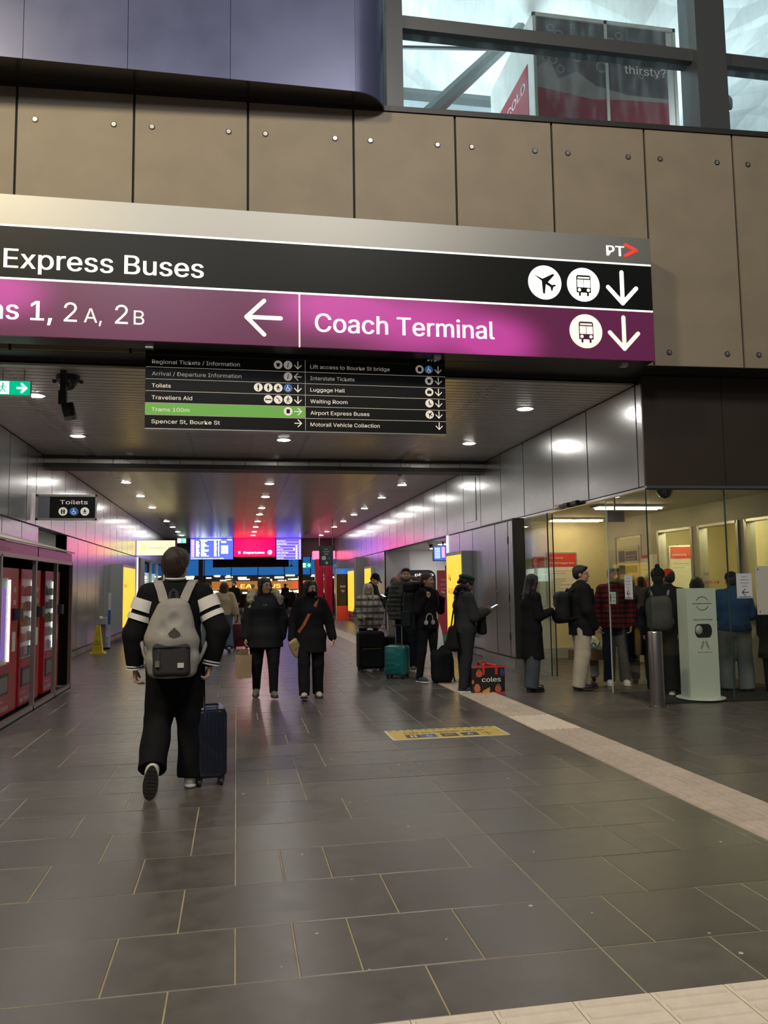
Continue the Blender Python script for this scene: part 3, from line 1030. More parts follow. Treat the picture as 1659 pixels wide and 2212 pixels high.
t = thing('security_camera', 'black dome security camera under the ceiling beside the directory sign', 'camera', (-1.97, 9.85, ZC))
MB().lathe([(.11, -.075), (.135, -.06), (.135, 0)], n=22).build('base', blackp, t, smooth=True)
MB().lathe([(.012, -.17), (.055, -.155), (.085, -.12), (.10, -.075)], n=22).build('dome', mat('smoked_dome', (.01, .01, .01), .05, 0, 1.0), t, smooth=True)
MB().tube([(-.105, 0, -.07), (-.1, 0, -.1), (-.06, 0, -.158), (0, 0, -.178), (.06, 0, -.158), (.1, 0, -.1), (.105, 0, -.07)], .005, 6).build('rim_wire', alu, t)
for sx in (-1, 1):
    MB().box(sx * .15 - .02, sx * .15 + .02, -.02, .02, -.085, -.05).build('lug', blackp, t)
t = thing('track_spotlight', 'black adjustable spotlight hanging below the dome camera', 'spotlight', (-1.94, 9.6, ZC))
MB().box(-.06, .0, -.03, .03, -.24, .05).build('drop_arm', blackp, t)
MB().box(-.075, .01, -.035, .035, -.40, -.24).build('driver_box', blackp, t)
MB().tube([(-.03, 0, -.40), (-.02, -.01, -.43), (.0, -.02, -.455)], .018, 8).build('swivel', chrome, t)
Mx = Matrix.Translation((.035, -.03, -.46)) @ Matrix.Rotation(math.radians(-14), 4, 'Y') @ Matrix.Rotation(math.radians(12), 4, 'X')
MB().lathe([(.055, -.13), (.068, -.12), (.07, -.07), (.073, -.03), (.073, .06), (.066, .07)], n=20, M=Mx).build('head', mat('spot_black', (.015, .015, .014), .3, .3), t, smooth=True)
MB().lathe([(.069, -.125), (.074, -.12), (.074, -.085), (.07, -.08)], n=20, M=Mx).build('bezel', mat('grey_bezel', (.2, .2, .19), .4, .5), t)
# dome camera by the right of the far ceiling, and one inside the kiosk
t = thing('security_camera', 'small dome security camera on the ceiling just past the beam', 'camera', (3.55, 17.2, ZC))
MB().lathe([(.07, -.05), (.09, -.04), (.09, 0)], n=16).build('base', alu, t, smooth=True)
MB().lathe([(.01, -.13), (.05, -.11), (.07, -.05)], n=16).build('dome', mat('smoked_dome'), t, smooth=True)

# ================================================================== TOILETS SIGN
t = thing('toilets_sign', 'black Toilets sign in a silver frame on the left wall', 'sign', (-3.5, 15.0, 2.74))
for nm, bx in (('frame_bar', (0, 1.03, 0, .06, .42, .46)), ('frame_bar', (0, 1.03, 0, .06, 0, .035)), ('frame_bar', (0, .04, 0, .06, 0, .46)), ('frame_bar', (1.01, 1.03, 0, .06, 0, .46))):
    MB().box(*bx).build(nm, mat('pale_frame', (.42, .42, .36), .4, .6), t)
MB().box(.04, .24, .01, .05, .035, .42).build('blank_plate', mat('grey_plate', (.22, .22, .26), .4, .5), t)
MB().box(.24, 1.01, .005, .055, .035, .42).build('black_plate', signblk, t)
m = MB(); text(m, 'Toilets', .41, .285, .10, .003, .47, bold=.004); m.build('lettering', ink2, t)
for k, ic in enumerate(('pair', 'chair', 'baby')):
    cx = .465 + .185 * k
    dm = mat('blue_access_disc') if ic == 'chair' else ink2
    o = MB().disc(cx, .155, .075, .003, n=26).build('pictogram_disc', dm, t)
    m = MB(); icon(m, ic, cx, .155, .07, -.002); m.build('pictogram', ink2 if ic == 'chair' else signblk, o)

# ================================================================== TRAVELLERS AID SIGN
t = thing('travellers_aid_sign', 'lit cream Travellers Aid sign standing out from the left wall', 'sign', (-3.52, 30.0, 2.7))
MB().box(0, 1.36, 0, .16, 0, .55).build('case', mat('red_sign_case', (.4, .04, .03), .4), t)
MB().box(.0, 1.33, -.006, 0, .01, .54).build('lit_face', emis('cream_lightbox', (1, .84, .42), 1.6), t)
brn = mat('brown_sign_ink', (.10, .06, .015), .6)
m = MB()
for a in (45, 135, 225, 315):
    for q in (-.055, 0, .055):
        ca, sa = math.cos(math.radians(a)), math.sin(math.radians(a))
        m.bar((.23 + ca * .03 + sa * q * .55, .29 + sa * .03 - ca * q * .55), (.23 + ca * .11 + sa * q, .29 + sa * .11 - ca * q), .014, -.007)
text(m, 'Travellers Aid', .40, .245, .095, -.008, .86, bold=.02)
m.build('lettering', brn, t)

# ================================================================== DEPARTURE BOARDS
def screen(name, label, x0, x1, z0, z1, face, Y=41.7):
    t = thing(name, label, 'screen', (x0, Y, z0))
    MB().box(0, x1 - x0, .0, .2, 0, z1 - z0).build('case', blackp, t)
    MB().box(.02, x1 - x0 - .02, -.006, 0, .02, z1 - z0 - .01).build('lit_face', face, t)
    return t
scw = emis('screen_white', (.85, .95, 1.0), 3.0)
t = screen('departure_board', 'blue departure board with rows of white text, leftmost screen', -2.31, -.14, 2.93, 4.02, emis('screen_blue', (.045, .06, .42), 3.4))
m = MB(); random.seed(3)
for r in range(13):
    z = .92 - r * .062
    for x0, a, b in ((.30, .10, .2), (.55, .15, .42), (1.2, .1, .14), (1.4, .04, .06)):
        m.box(x0, x0 + random.uniform(a, b), -.012, -.006, z, z + .04)
for r in range(2): m.box(1.55, 1.55 + random.uniform(.15, .26), -.012, -.006, .92 - r * .062, .96 - r * .062)
m.box(.5, 1.55, -.012, -.006, .99, 1.04); m.box(1.85, 2.08, -.012, -.006, .99, 1.04)
m.build('timetable_rows', scw, t)
m = MB()
for r in range(15): m.box(.06, .22, -.012, -.006, .98 - r * .06, .98 - r * .06 + .035)
m.build('platform_column', emis('screen_pinkrow', (1, .45, .75), 2.0), t)
m = MB()
for r in range(7): m.box(1.55, 1.9, -.012, -.006, .68 - r * .062, .68 - r * .062 + .05)
m.build('status_column', emis('screen_lime', (.75, 1, .55), 2.0), t)
m = MB(); text(m, 'PLEASE DO NOT LEAVE BAGGAGE UNATTENDED', .06, .045, .055, -.008, 1.62); m.build('lettering', scw, t)
t = screen('departure_board', 'bright pink Departures board in the middle of the screens', -.13, 2.0, 3.06, 4.02, emis('screen_pink', (1.0, .0, .05), 3.2))
m = MB(); text(m, 'Departures', .50, .17, .15, -.010, 1.05, bold=.04); m.ring(1.83, .235, .085, .115, -.009, n=20); lf_arrow(m, 1.83, .235, .05, -.009, .022, 1); m.build('lettering', scw, t)
m = MB(); icon(m, 'plane', .27, .235, .13, -.009); m.build('pictogram', scw, t)
m = MB()
for r in range(9): m.box(.02, 2.11, -.009, -.006, .36 + r * .065, .364 + r * .065)
m.build('scan_lines', emis('screen_dpink', (.6, .0, .04), 2.2), t)
m = MB(); text(m, 'FA', 1.96, -.06, .07, .0, .12); m.build('lettering_small', white, t)
t = screen('departure_board', 'violet board of destinations and arrows, rightmost screen', 2.01, 3.33, 2.94, 4.02, emis('screen_violet', (.06, .035, .55), 4.0))
nm = ['Marvel Stadium', 'Passenger Pickup', 'Trams', 'Airport Bus', 'SkyBus Ticket Sales', 'Coach Terminal', 'Ticket Sales']
m = MB()
for r, q in enumerate(nm):
    z = .95 - r * .148
    text(m, q, .05, z - .03, .062, -.009)
    m.bar((1.2, z), (1.27, z), .02, -.009); m.bar((1.235, z + .035), (1.235, z - .035), .02, -.009)
    if r in (2, 3, 4, 5, 6): m.ring(1.06, z, .02, .045, -.009, n=12)
    if r == 3: m.ring(.93, z, .02, .045, -.009, n=12)
    m.box(.02, 1.30, -.009, -.006, z - .077, z - .070)
m.build('lettering', scw, t)
# header above and behind the boards
struct('wall_far', MB().box(XL - 4, 9, 41.95, 42.2, 4.0, 7.5).box(XL - 4, -2.36, 41.9, 42.1, 2.75, 4.03).box(3.36, XR + .3, 41.9, 42.1, 3.05, 4.03), mat('dark_maroon_fascia', (.035, .02, .024), .4, .3))

# hanging lift sign
t = thing('lift_sign', 'small dark hanging sign with a lift symbol and arrow', 'sign', (3.05, 29.9, 2.27))
MB().box(0, .52, 0, .08, 0, .74).build('case', mat('slate_sign', (.03, .04, .05), .4), t)
m = MB()
for q, z in (('Lift to', .60), ('Bourke St', .51), ('bridge', .42)): text(m, q, .26, z, .05, -.003, align='c')
m.ring(.17, .29, .05, .075, -.004, n=18); m.poly([(.145, .27), (.145, .315), (.195, .315), (.195, .27)], -.003)
lf_arrow(m, .26, .11, .055, -.004, .016, 1)
m.build('lettering', mat('grey_sign_ink'), t)
m = MB(); icon(m, 'chair', .37, .29, .06, -.004); m.build('access_pictogram', mat('blue_ink', (.05, .12, .4), .5, emit=(.1, .2, .6), es=.5), t)
MB().box(.0, .012, .0, .08, .0, 1.74).build('hanger', alu, t)
MB().box(.5, .52, .0, .08, .74, 1.74).build('hanger', darkm, t)

# ================================================================== FOOD COURT FAR BEHIND
fc = mat('food_court_dark', (.03, .025, .025), .6)
struct('wall_food_court', MB().box(-14, 16, 70, 70.3, 0, 8).box(-14, -13.8, 42, 70, 0, 8).box(15.8, 16, 42, 70, 0, 8), mat('food_court_wall', (.10, .06, .045), .6))
struct('ceiling_food_court', MB().box(-14, 16, 42.3, 70, 6.2, 6.4), fc)
blu = mat('glowing_blue_bulkhead', (.03, .20, .62), .5, emit=(.03, .22, .7), es=.55)  # blue bulkhead surface, made to glow by emission
t = thing('food_stall', 'orange lit food stall with big letters under a blue bulkhead', 'stall', (0, 62.0, 0))
MB().box(-5.2, 8.5, .0, .3, 2.45, 4.1).build('blue_bulkhead', blu, t)
MB().box(-5.2, 8.5, .3, .5, .0, 2.45).build('back_wall', mat('stall_back', (.07, .06, .05), .5), t)
for k in range(7):
    MB().box(-4.4 + 2 * k, -4.34 + 2 * k, -.03, 0, 1.9, 4.1).build('mullion', fc, t)
MB().box(-1.8, 6.2, -.5, -.42, 1.35, 1.98).build('fascia_sign', mat('orange_fascia', (.55, .22, .06), .5, emit=(.8, .3, .07), es=.5), t)
for q, x, w in (('LEA', -.05, 1.2), ('US', 2.55, .75)):
    m = MB(); text(m, q, x, 1.46, .4, -.51, w, bold=.03); m.build('lettering', emis('gold_letter', (1, .62, .12), 2.2), t)
MB().box(4.2, 6.1, -.51, -.5, 1.5, 1.9).build('red_menu', emis('red_menu', (.9, .12, .05), .9), t)
MB().box(-2.2, 6.0, -.9, -.4, 0, 1.0).build('counter', mat('stall_counter', (.3, .1, .09), .5), t)
random.seed(21)
m = MB()
for k in range(44):
    x = random.uniform(-2.2, 5.5); m.box(x, x + random.uniform(.1, .5), -.6, -.5, random.uniform(1.02, 1.1), random.uniform(1.15, 1.3))
m.build('food_display', emis('food_display', (1, .92, .75), 1.6), t)
m = MB()
for k in range(26):
    x = random.uniform(-4.8, 8); z = random.uniform(1.95, 2.4); m.box(x, x + random.uniform(.2, .9), .25, .28, z, z + random.uniform(.04, .14))
m.build('ceiling_lamps', emis('stall_lamps', (.95, 1, .75), 2.4), t)
for k, x in enumerate((.6, 3.9)):
    f = thing('ceiling_fan', ['white ceiling fan before the blue bulkhead on the left', 'white ceiling fan before the blue bulkhead on the right'][k], 'fan', (x, 58.0, 3.0), 0, 'ceiling fans of the food court')
    MB().cyl((0, 0, 0), (0, 0, 3.2), .02, n=8).build('rod', white, f)
    MB().lathe([(.03, -.06), (.09, -.03), (.09, .04), (.03, .08)], n=14).build('motor', white, f)
    for a in range(3):
        M = Matrix.Rotation(a * 2.094 + .2, 4, 'Z')
        MB().box(.08, .95, -.06, .06, -.01, .005, M=M).build('blade', white, f)
# maroon fascia hanging further in, blue canopy ends, wooden posts
t = thing('maroon_canopy', 'dark maroon canopy box hanging below the departure boards', 'canopy', (0, 50.0, 2.75))
MB().box(-1.4, 3.2, 0, .6, 0, .55).build('box', mat('maroon_box', (.07, .03, .04), .4, .3), t)
for k, x in enumerate((-.35, 2.05)):
    MB().box(x - .01, x + .01, -.01, 0, 0.02, .53).build('seam', black, t)
MB().box(-1.3, 3.1, .2, .3, .55, 3.4).build('hanger_plate', fc, t)
for k, x in enumerate((-2.1, 3.9)):
    tag(MB().box(x - .13, x + .13, 49.5, 49.75, 0, 6.2).build('timber_post', mat('timber_post', (.42, .20, .11), .5, var=.2, vscale=3)), ['brown timber post left under the departure boards', 'brown timber post right under the departure boards'][k], 'post', 'timber posts of the food court')
t = thing('tiled_counter', 'red tiled counter of the food court behind the masked person', 'counter', (4.1, 55.0, 0))
MB().box(-.05, 2.2, .02, .9, 0, 1.05).build('core', mat('counter_core', (.5, .35, .33), .6), t)
tmr = mat('red_counter_tile', (.30, .025, .03), .3)
tme = MB().box(-.044, .044, 0, .02, -.044, .044).mesh('tile'); tme.materials.append(tmr)
for i in range(22):
    for j in range(10):
        o = bpy.data.objects.new('tile', tme); COL.objects.link(o); o.parent = t; o.location = (i * .1 + .02, 0, .06 + j * .1)
MB().box(-.1, 2.3, -.05, .95, 1.05, 1.1).build('top', fc, t)
MB().box(.2, .9, .2, .6, 1.1, 1.75).build('till_screen', blackp, t)
MB().box(1.2, 1.9, .2, .6, 1.1, 1.5).build('till', blackp, t)
MB().tube([(1.75, .3, 1.1), (1.75, .3, 2.3)], .03, 8).build('till_pole', blackp, t)
# red glossy column and advertising totem near the end of the passage
redm = mat('glossy_red_panel', (.62, .02, .05), .15, .1)
t = thing('red_column', 'tall glossy red column with bright reflections at the passage end', 'column', (4.3, 41.0, 0))
for k, x in enumerate((-.35, 0.12)):
    MB().rbox(x, x + .42, -.3, .3, 0, 2.9, .08).build('shaft', redm, t, smooth=True)
MB().box(-.45, .65, -.4, .4, 2.9, 3.3).build('lit_head', emis('pink_head', (1, .15, .3), 1.6), t)
t = thing('advertising_totem', 'black totem with blue top and red base beside the red column', 'totem', (4.75, 36.2, 0))
MB().box(-.28, .28, 0, .1, .0, .62).build('red_base', mat('totem_red', (.5, .04, .02), .4, emit=(.5, .04, .02), es=.25), t)
MB().box(-.28, .28, 0, .1, .62, 2.05).build('black_face', blackp, t)
MB().box(-.28, .28, 0, .1, 2.05, 2.3).build('blue_top', emis('totem_blue', (.02, .16, .6), .8), t)
m = MB(); text(m, 'Book', .0, 2.13, .09, -.004, align='c'); text(m, 'Sale', 0, 1.45, .13, -.004, align='c', bold=.02); text(m, 'Up', 0, 1.25, .13, -.004, align='c', bold=.02)
m.build('lettering', white, t)
MB().box(-.33, -.28, -.02, .12, 0, 2.3).build('side_rail', alu, t)
# ================================================================== GLAZED KIOSK ON THE RIGHT
def KP(x, dy=0): return (x, yk(x) + dy)
fas = MB().add([(XR + .03, yk(XR) + .03, 2.7), (12, yk(12) + .03, 2.7), (12, yk(12) + .3, 2.7), (XR + .03, yk(XR) + .3, 2.7),
                (XR + .03, yk(XR) + .03, 4.11), (12, yk(12) + .03, 4.11), (12, yk(12) + .3, 4.11), (XR + .03, yk(XR) + .3, 4.11)],
               [(3, 2, 1, 0), (4, 5, 6, 7), (0, 1, 5, 4), (1, 2, 6, 5), (2, 3, 7, 6), (3, 0, 4, 7)])
wall_fascia = struct('wall_fascia', fas, black)
for a, b in ((XR - .01, 6.12), (6.12, 7.35), (7.35, 8.6), (8.6, 9.9)):
    p0, p1 = KP(a + .004), KP(b - .004)
    MB().add([(*p0, 2.7), (*p1, 2.7), (p1[0], p1[1] + .03, 2.7), (p0[0], p0[1] + .03, 2.7), (*p0, 4.105), (*p1, 4.105), (p1[0], p1[1] + .03, 4.105), (p0[0], p0[1] + .03, 4.105)],
             [(3, 2, 1, 0), (4, 5, 6, 7), (0, 1, 5, 4), (1, 2, 6, 5), (2, 3, 7, 6), (3, 0, 4, 7)]).build('panel', brown, wall_fascia)
def wallbox(mb, x0, x1, d0, d1, z0, z1):
    q = [KP(x0, d0), KP(x1, d0), KP(x1, d1), KP(x0, d1)]
    return mb.add([(*p, z0) for p in q] + [(*p, z1) for p in q], [(3, 2, 1, 0), (4, 5, 6, 7), (0, 1, 5, 4), (1, 2, 6, 5), (2, 3, 7, 6), (3, 0, 4, 7)])
wallbox(MB(), XR, 9.9, -.004, .05, 2.672, 2.70).build('silver_trim', chrome, wall_fascia)
wallbox(MB(), XR, 9.9, .0, .05, 2.655, 2.672).build('dark_trim', black, wall_fascia)
MB().box(XR - .004, XR + .05, 9.24, 13.85, 2.655, 2.69).build('door_track', chrome, wall_fascia)
# floor to ceiling panes
nwin = 5
for x0, x1 in ((5.10, 6.095), (6.105, 7.45), (7.46, 9.0)):
    w = struct('window_%d' % nwin, wallbox(MB(), x0, x1, .012, .024, 0.004, 2.66), clear)
    wallbox(MB(), x1 - .004, x1 + .006, .008, .028, .004, 2.66).build('pane_edge', edgegl, w)
    nwin += 1
w = struct('window_8', MB().box(5.044, 5.056, 9.24, 10.35, .004, 2.66), clear)
MB().box(5.042, 5.058, 10.347, 10.352, .004, 2.66).build('pane_edge', mat('pale_glass_edge', (.5, .6, .55), .2), w)
MB().box(5.042, 5.058, 9.236, 9.243, .004, 2.66).build('pane_edge', edgegl, w)
w = struct('window_9', MB().box(5.044, 5.056, 12.5, 13.85, .004, 2.66), clear)
MB().box(5.04, 5.06, 12.49, 12.5, .004, 2.66).build('pane_edge', edgegl, w)
w = struct('door_2', MB().box(5.075, 5.087, 12.36, 13.75, .01, 2.63), clear)
MB().box(5.072, 5.09, 12.352, 12.362, .01, 2.63).build('door_edge', edgegl, w)
# interior shell
struct('wall_kiosk_back', MB().box(XR + .24, 10.5, 15.46, 15.66, 0, 2.9), cream)
struct('baseboard_kiosk', MB().box(XR + .24, 7.5, 15.43, 15.46, 0, .2), mat('grey_skirting', (.38, .37, .33), .5))
struct('wall_kiosk_side', MB().box(XR + .06, XR + .24, 13.86, 15.46, 0, 2.7), cream)
struct('ceiling_kiosk', MB().box(XR + .07, 10.5, 9.22, 15.5, 2.76, 2.95), mat('kiosk_ceiling', (.62, .58, .46), .6))
tw = MB()
tw.box(7.53, 7.63, 9.0, 14.0, 0, 1.04)
tw.box(7.53, 7.63, 9.0, 15.46, 2.40, 2.76)
for a, b in ((13.37, 14.0), (12.07, 12.29), (10.82, 11.03), (9.0, 9.5)):
    tw.box(7.53, 7.63, a, b, 1.04, 2.40)
tw.box(7.53, 7.63, 15.1, 15.46, 0, 2.4)
wall_ticket = struct('wall_ticket', tw, mat('ticket_wall_paint', (.5, .47, .36), .6))
for k, (a, b) in enumerate(((12.29, 13.37), (11.03, 12.07), (9.5, 10.82))):
    w = struct('window_%d' % (10 + k), MB().box(7.575, 7.585, a, b, 1.06, 2.39), clear)
    for q in (a, b):
        MB().box(7.50, 7.65, q - .03, q + .03, 1.04, 2.42).build('frame_post', alu, w)
    MB().box(7.50, 7.65, a, b, 2.38, 2.42).build('frame_head', alu, w)
    MB().box(7.30, 7.8, a - .1, b + .1, 1.02, 1.06).build('sill', mat('counter_laminate', (.45, .43, .38), .4), w)
d3 = struct('door_3', MB().box(7.545, 7.60, 14.05, 15.05, 0, 2.35), mat('cream_door', (.66, .62, .45), .5))
MB().box(7.53, 7.545, 14.0, 14.05, 0, 2.4).build('jamb', greyp, d3); MB().box(7.53, 7.545, 15.05, 15.1, 0, 2.4).build('jamb', greyp, d3)
# office behind the counter
struct('wall_office', MB().box(10.3, 10.5, 9.0, 15.46, 0, 2.9).box(7.63, 10.3, 8.72, 8.8, 0, 2.9), cream)
struct('baseboard_office', MB().box(9.2, 9.3, 12.2, 13.4, 0, 2.76).box(9.3, 10.3, 12.2, 12.3, 0, 2.76), cream)
d4 = struct('door_4', MB().box(8.2, 9.1, 15.40, 15.46, 0, 2.2), mat('grey_office_door', (.42, .40, .33), .5))
MB().box(8.12, 8.2, 15.38, 15.46, 0, 2.28).build('jamb', cream, d4); MB().box(9.1, 9.18, 15.38, 15.46, 0, 2.28).build('jamb', cream, d4)
for z in (1.5, 1.75): MB().box(9.03, 9.07, 15.37, 15.40, z, z + .12).build('hinge', alu, d4)
# tube lights in kiosk and office
tubem = emis('warm_tube', (1.0, .84, .50), 26.0)
for k, (x, y, L, lab) in enumerate(((6.55, 14.7, .55, 'twin tube ceiling light before the cream back wall of the kiosk'), (6.35, 12.2, .6, 'twin tube ceiling light in the middle of the kiosk'), 
                                  (8.6, 13.6, .61, 'tube light over the ticket office back door'), (8.4, 11.6, .61, 'tube light over the middle ticket window'), (8.4, 9.9, .61, 'tube light over the right ticket window'))):
    t = thing('tube_light', lab, 'ceiling light', (x, y, 2.76), 0, 'tube lights of kiosk and ticket office')
    MB().box(-L, L, -.16, .16, -.035, 0).build('tray', white, t)
    for q in (-.08, .08):
        MB().cyl((-L + .05, q, -.05), (L - .05, q, -.05), .015, n=8).build('tube', tubem if L < .605 else emis('office_tube', (1.0, .86, .5), 60.0), t)
t = thing('exit_sign', 'square unlit exit sign box hanging inside the kiosk glass', 'exit sign', (5.32, 10.6, 2.52))
MB().box(-.13, .13, 0, .06, -.16, 0).build('case', alu, t); MB().box(-.12, .12, -.005, 0, -.15, -.01).build('face', mat('dim_exit_face', (.35, .36, .3), .3), t)
MB().box(-.01, .01, .02, .04, 0, .24).build('hanger', alu, t)
t = thing('downlight', 'small round ceiling light above the exit box in the kiosk', 'ceiling light', (5.45, 10.95, 2.76))
MB().lathe([(.08, -.012), (.1, -.01), (.1, 0)], n=16).build('lens', emis('kiosk_spot', (.9, 1, .9), 6), t)
t = thing('security_camera', 'dark dome security camera under the kiosk ceiling at the corner', 'camera', (5.66, 9.84, 2.76))
MB().lathe([(.12, -.04), (.14, -.03), (.14, 0)], n=20).build('base', alu, t, smooth=True)
MB().lathe([(.01, -.15), (.06, -.13), (.1, -.08), (.115, -.04)], n=20).build('dome', mat('smoked_dome'), t, smooth=True)
t = thing('door_sensor', 'row of small black door sensors over the kiosk entrance', 'sensor', (5.03, 11.55, 2.66))
for dy, w_, m_ in ((.35, .1, alu), (.02, .09, blackp), (-.3, .1, blackp)):
    MB().rbox(-.07, .01, dy - w_, dy + w_, .0, .07, .02, axis='y').build('sensor_body', m_, t)

# ------------------------------------------------------------------ notices and posters in the kiosk
redp = mat('poster_red', (.62, .05, .035), .5)
pap = mat('poster_paper', (.82, .80, .70), .5)
dink = mat('dark_print', (.05, .05, .05), .6)
def poster(label, loc, rz, w, h, head=.2, headtext=(), lines=(), frame=True, red=redp, body=pap, icons=False):
    t = thing('poster', label, 'poster', loc, rz)
    if frame:
        MB().rbox(-.03, w + .03, 0, .02, -.03, h + .03, .025, axis='y').build('frame', alu, t)
    MB().box(0, w, -.004, 0, 0, h).build('sheet', body, t)
    if head: MB().box(0, w, -.007, -.004, h - head, h).build('red_header', red, t)
    m = MB()
    for s_, x, z, hh, wd in headtext: text(m, s_, x, z, hh, -.009, wd, bold=.015)
    if headtext: m.build('header_lettering', white, t)
    m = MB()
    for s_, x, z, hh, wd in lines: text(m, s_, x, z, hh, -.006, wd)
    if lines: m.build('lettering', dink, t)
    return t
t = poster('framed luggage items notice with red header on the cream wall', (6.22, 15.43, .80), 0, .60, 1.30, .27,
       (('NSW TrainLink', .03, 1.20, .04, .3), ('Prohibited luggage items', .03, 1.09, .055, .53)),
       (('For safety reasons, the below items are', .04, .94, .022, .48), ('not permitted in your luggage.', .04, .89, .022, .34)))
random.seed(9)
m = MB()
for k in range(10):
    z = .78 - k * .04; m.box(.05, .05 + random.uniform(.2, .5), -.006, -.004, z, z + .012)
m.build('small_print', mat('grey_print', (.35, .34, .3), .6), t)
for k in range(5):
    MB().disc(.12 + k * .095, .3, .03, -.006, n=12).build('red_symbol', redp, t)
poster('white and red ticket notice standing behind the glass side panel', (5.74, 15.42, 1.06), 0, .40, .98, .22, (('NSW TrainLink', .03, .82, .05, .26),), (('Southern NSW', .04, .64, .05, .3), ('trains and', .04, .54, .05, .25), ('coaches', .04, .44, .05, .2)), frame=False, body=mat('cool_paper', (.75, .82, .84), .5))
poster('red topped network poster on the office wall behind the ticket window', (8.05, 13.9, 1.15), -.25, .42, 1.0, .22, (('network', .03, .83, .07, .26),), (('Train and coach', .04, .68, .03, .3), ('services', .04, .6, .03, .2)))
tag(MB().box(8.0, 8.5, 13.93, 14.0, 0, 1.12).build('office_cabinet', mat('office_cabinet', (.4, .38, .3), .5)), 'low cream office cabinet behind the middle ticket window', 'cabinet')
poster('narrow price list with red header on the ticket wall', (7.52, 14.02, 1.58), -math.pi / 2, .26, .42, .06, (), (('Fares', .03, .3, .03, .1), ('Day  Week', .03, .22, .03, .18), ('Child  Adult', .03, .14, .03, .2)), frame=False)
poster('small red notice below the narrow price list', (7.52, 14.0, 1.42), -math.pi / 2, .22, .13, .13, (('Please wait', .02, .05, .03, .17),), (), frame=False)
poster('white sheet with red round logo on the ticket wall', (7.52, 13.72, 1.42), -math.pi / 2, .28, .58, 0, (), (('Customer', .05, .3, .035, .18), ('Service', .05, .24, .035, .16)), frame=False)
t = thing('noticeboard', 'cream door noticeboard with rows of dark square notices', 'noticeboard', (7.535, 15.0, 1.2), -math.pi / 2)
MB().box(0, .85, -.006, 0, 0, 1.0).build('board', mat('notice_sheet', (.55, .52, .36), .6), t)
for k, (a, b, c, d_) in enumerate(((.05, .3, .7, .92), (.34, .8, .72, .9), (.05, .3, .46, .64), (.34, .8, .48, .62), (.05, .3, .2, .36))):
    MB().box(a, b, -.010, -.006, c, d_).build('notice', mat('dark_notice', (.12, .12, .11), .6), t)
m = MB(); text(m, 'PER CENTRAL', .38, .8, .03, -.012, .36); text(m, 'TRAIN DESK', .38, .74, .03, -.012, .34); m.build('lettering', pap, t)
# paper arrows taped to the glass
for k, (loc, rz, lab) in enumerate((((5.035, 9.86, 1.28), -math.pi / 2, 'paper wayfinding note with left arrow taped to the kiosk side glass'), ((6.19, yk(6.19) - .0, 1.28), RZW, 'paper wayfinding note with left arrow taped to the kiosk front glass'))):
    t = thing('paper_notice', lab, 'notice', loc, rz)
    MB().box(0, .21, -.003, 0, 0, .31).build('sheet', mat('white_sheet', (.6, .62, .66), .6), t)
    m = MB()
    for q, z in (('This is a', .265), ('ticketed area', .225), ('Continue for', .185), ('access', .145)): text(m, q, .105, z, .019, -.005, align='c')
    lf_arrow(m, .11, .075, .042, -.005, .007); m.box(.02, .19, -.005, -.003, .012, .02)
    m.build('print', dink, t)
t = thing('paper_notice', 'pale green walking figure sticker on the edge of the side glass', 'notice', (5.035, 10.33, 1.21), -math.pi / 2)
MB().box(0, .2, -.003, 0, 0, .16).build('sheet', mat('pale_green_sheet', (.45, .6, .52), .6), t)
m = MB(); icon(m, 'man', .06, .08, .085, -.004); m.build('pictogram', dink, t)
m = MB()
for z in (.12, .08, .03): m.box(.12, .18, -.005, -.003, z, z + .018)
m.build('print', mat('green_print', (.1, .3, .22), .6), t)
t = thing('notice_board', 'blank pale notice board standing behind the right front glass', 'board', (6.45, yk(6.45) - .004, 1.07), RZW)
MB().box(0, .6, -.01, 0, 0, .61).build('sheet', mat('pale_board', (.52, .50, .46), .5), t)
for q in ((.03, .57), (.03, .04)): MB().cyl((q[0], -.016, q[1]), (q[0], -.01, q[1]), .008, n=8).build('stud', dink, t)
t = thing('glass_lettering', 'Transport NSW TrainLink lettering on the ticket window', 'lettering', (7.57, 12.42, 1.46), -math.pi / 2)
m = MB(); text(m, 'Transport', .0, .13, .075, -.003, .50, bold=.02); m.build('lettering', mat('maroon_print', (.08, .03, .03), .5), t)
m = MB(); text(m, 'NSW', .03, .0, .075, -.003, .22, bold=.02); m.build('lettering', mat('maroon_print'), t)
m = MB(); text(m, 'TrainLink', .30, .0, .075, -.003, .48, bold=.02); m.build('lettering', mat('red_print', (.55, .03, .03), .5), t)
t = thing('computer_screen', 'dark computer screen on the counter behind the ticket window', 'screen', (7.9, 11.55, 1.06), -math.pi / 2)
MB().rbox(-.25, .25, -.02, .02, .12, .45, .02, axis='y').build('panel', mat('dark_screen_case', (.1, .1, .09), .4), t); MB().box(-.03, .03, 0, .03, .02, .14).build('stem', blackp, t); MB().box(-.12, .12, -.08, .1, 0, .02).build('foot', blackp, t)
# dark mat just inside the glass
struct('trim_4', wallbox(MB(), 5.15, 9.0, .06, 1.15, 0.001, .012), mat('dark_entrance_mat', (.012, .012, .012), .9))

# ------------------------------------------------------------------ bollard and sanitiser station before the kiosk
t = thing('bollard', 'short stainless steel bollard at the kiosk corner', 'bollard', (4.99, 9.06, 0))
MB().lathe([(.13, 0), (.13, .012), (.128, .014)], n=24).build('base_plate', chrome, t)
MB().lathe([(.084, .012), (.084, .885), (.078, .9)], n=28).build('post', mat('satin_bollard', (.42, .39, .36), .28, 1.0), t, smooth=True)
for a in range(4):
    MB().ell((.108 * math.cos(a * 1.57 + .8), .108 * math.sin(a * 1.57 + .8), .018), (.016, .016, .012), 8, 5).build('bolt', chrome, t, smooth=True)
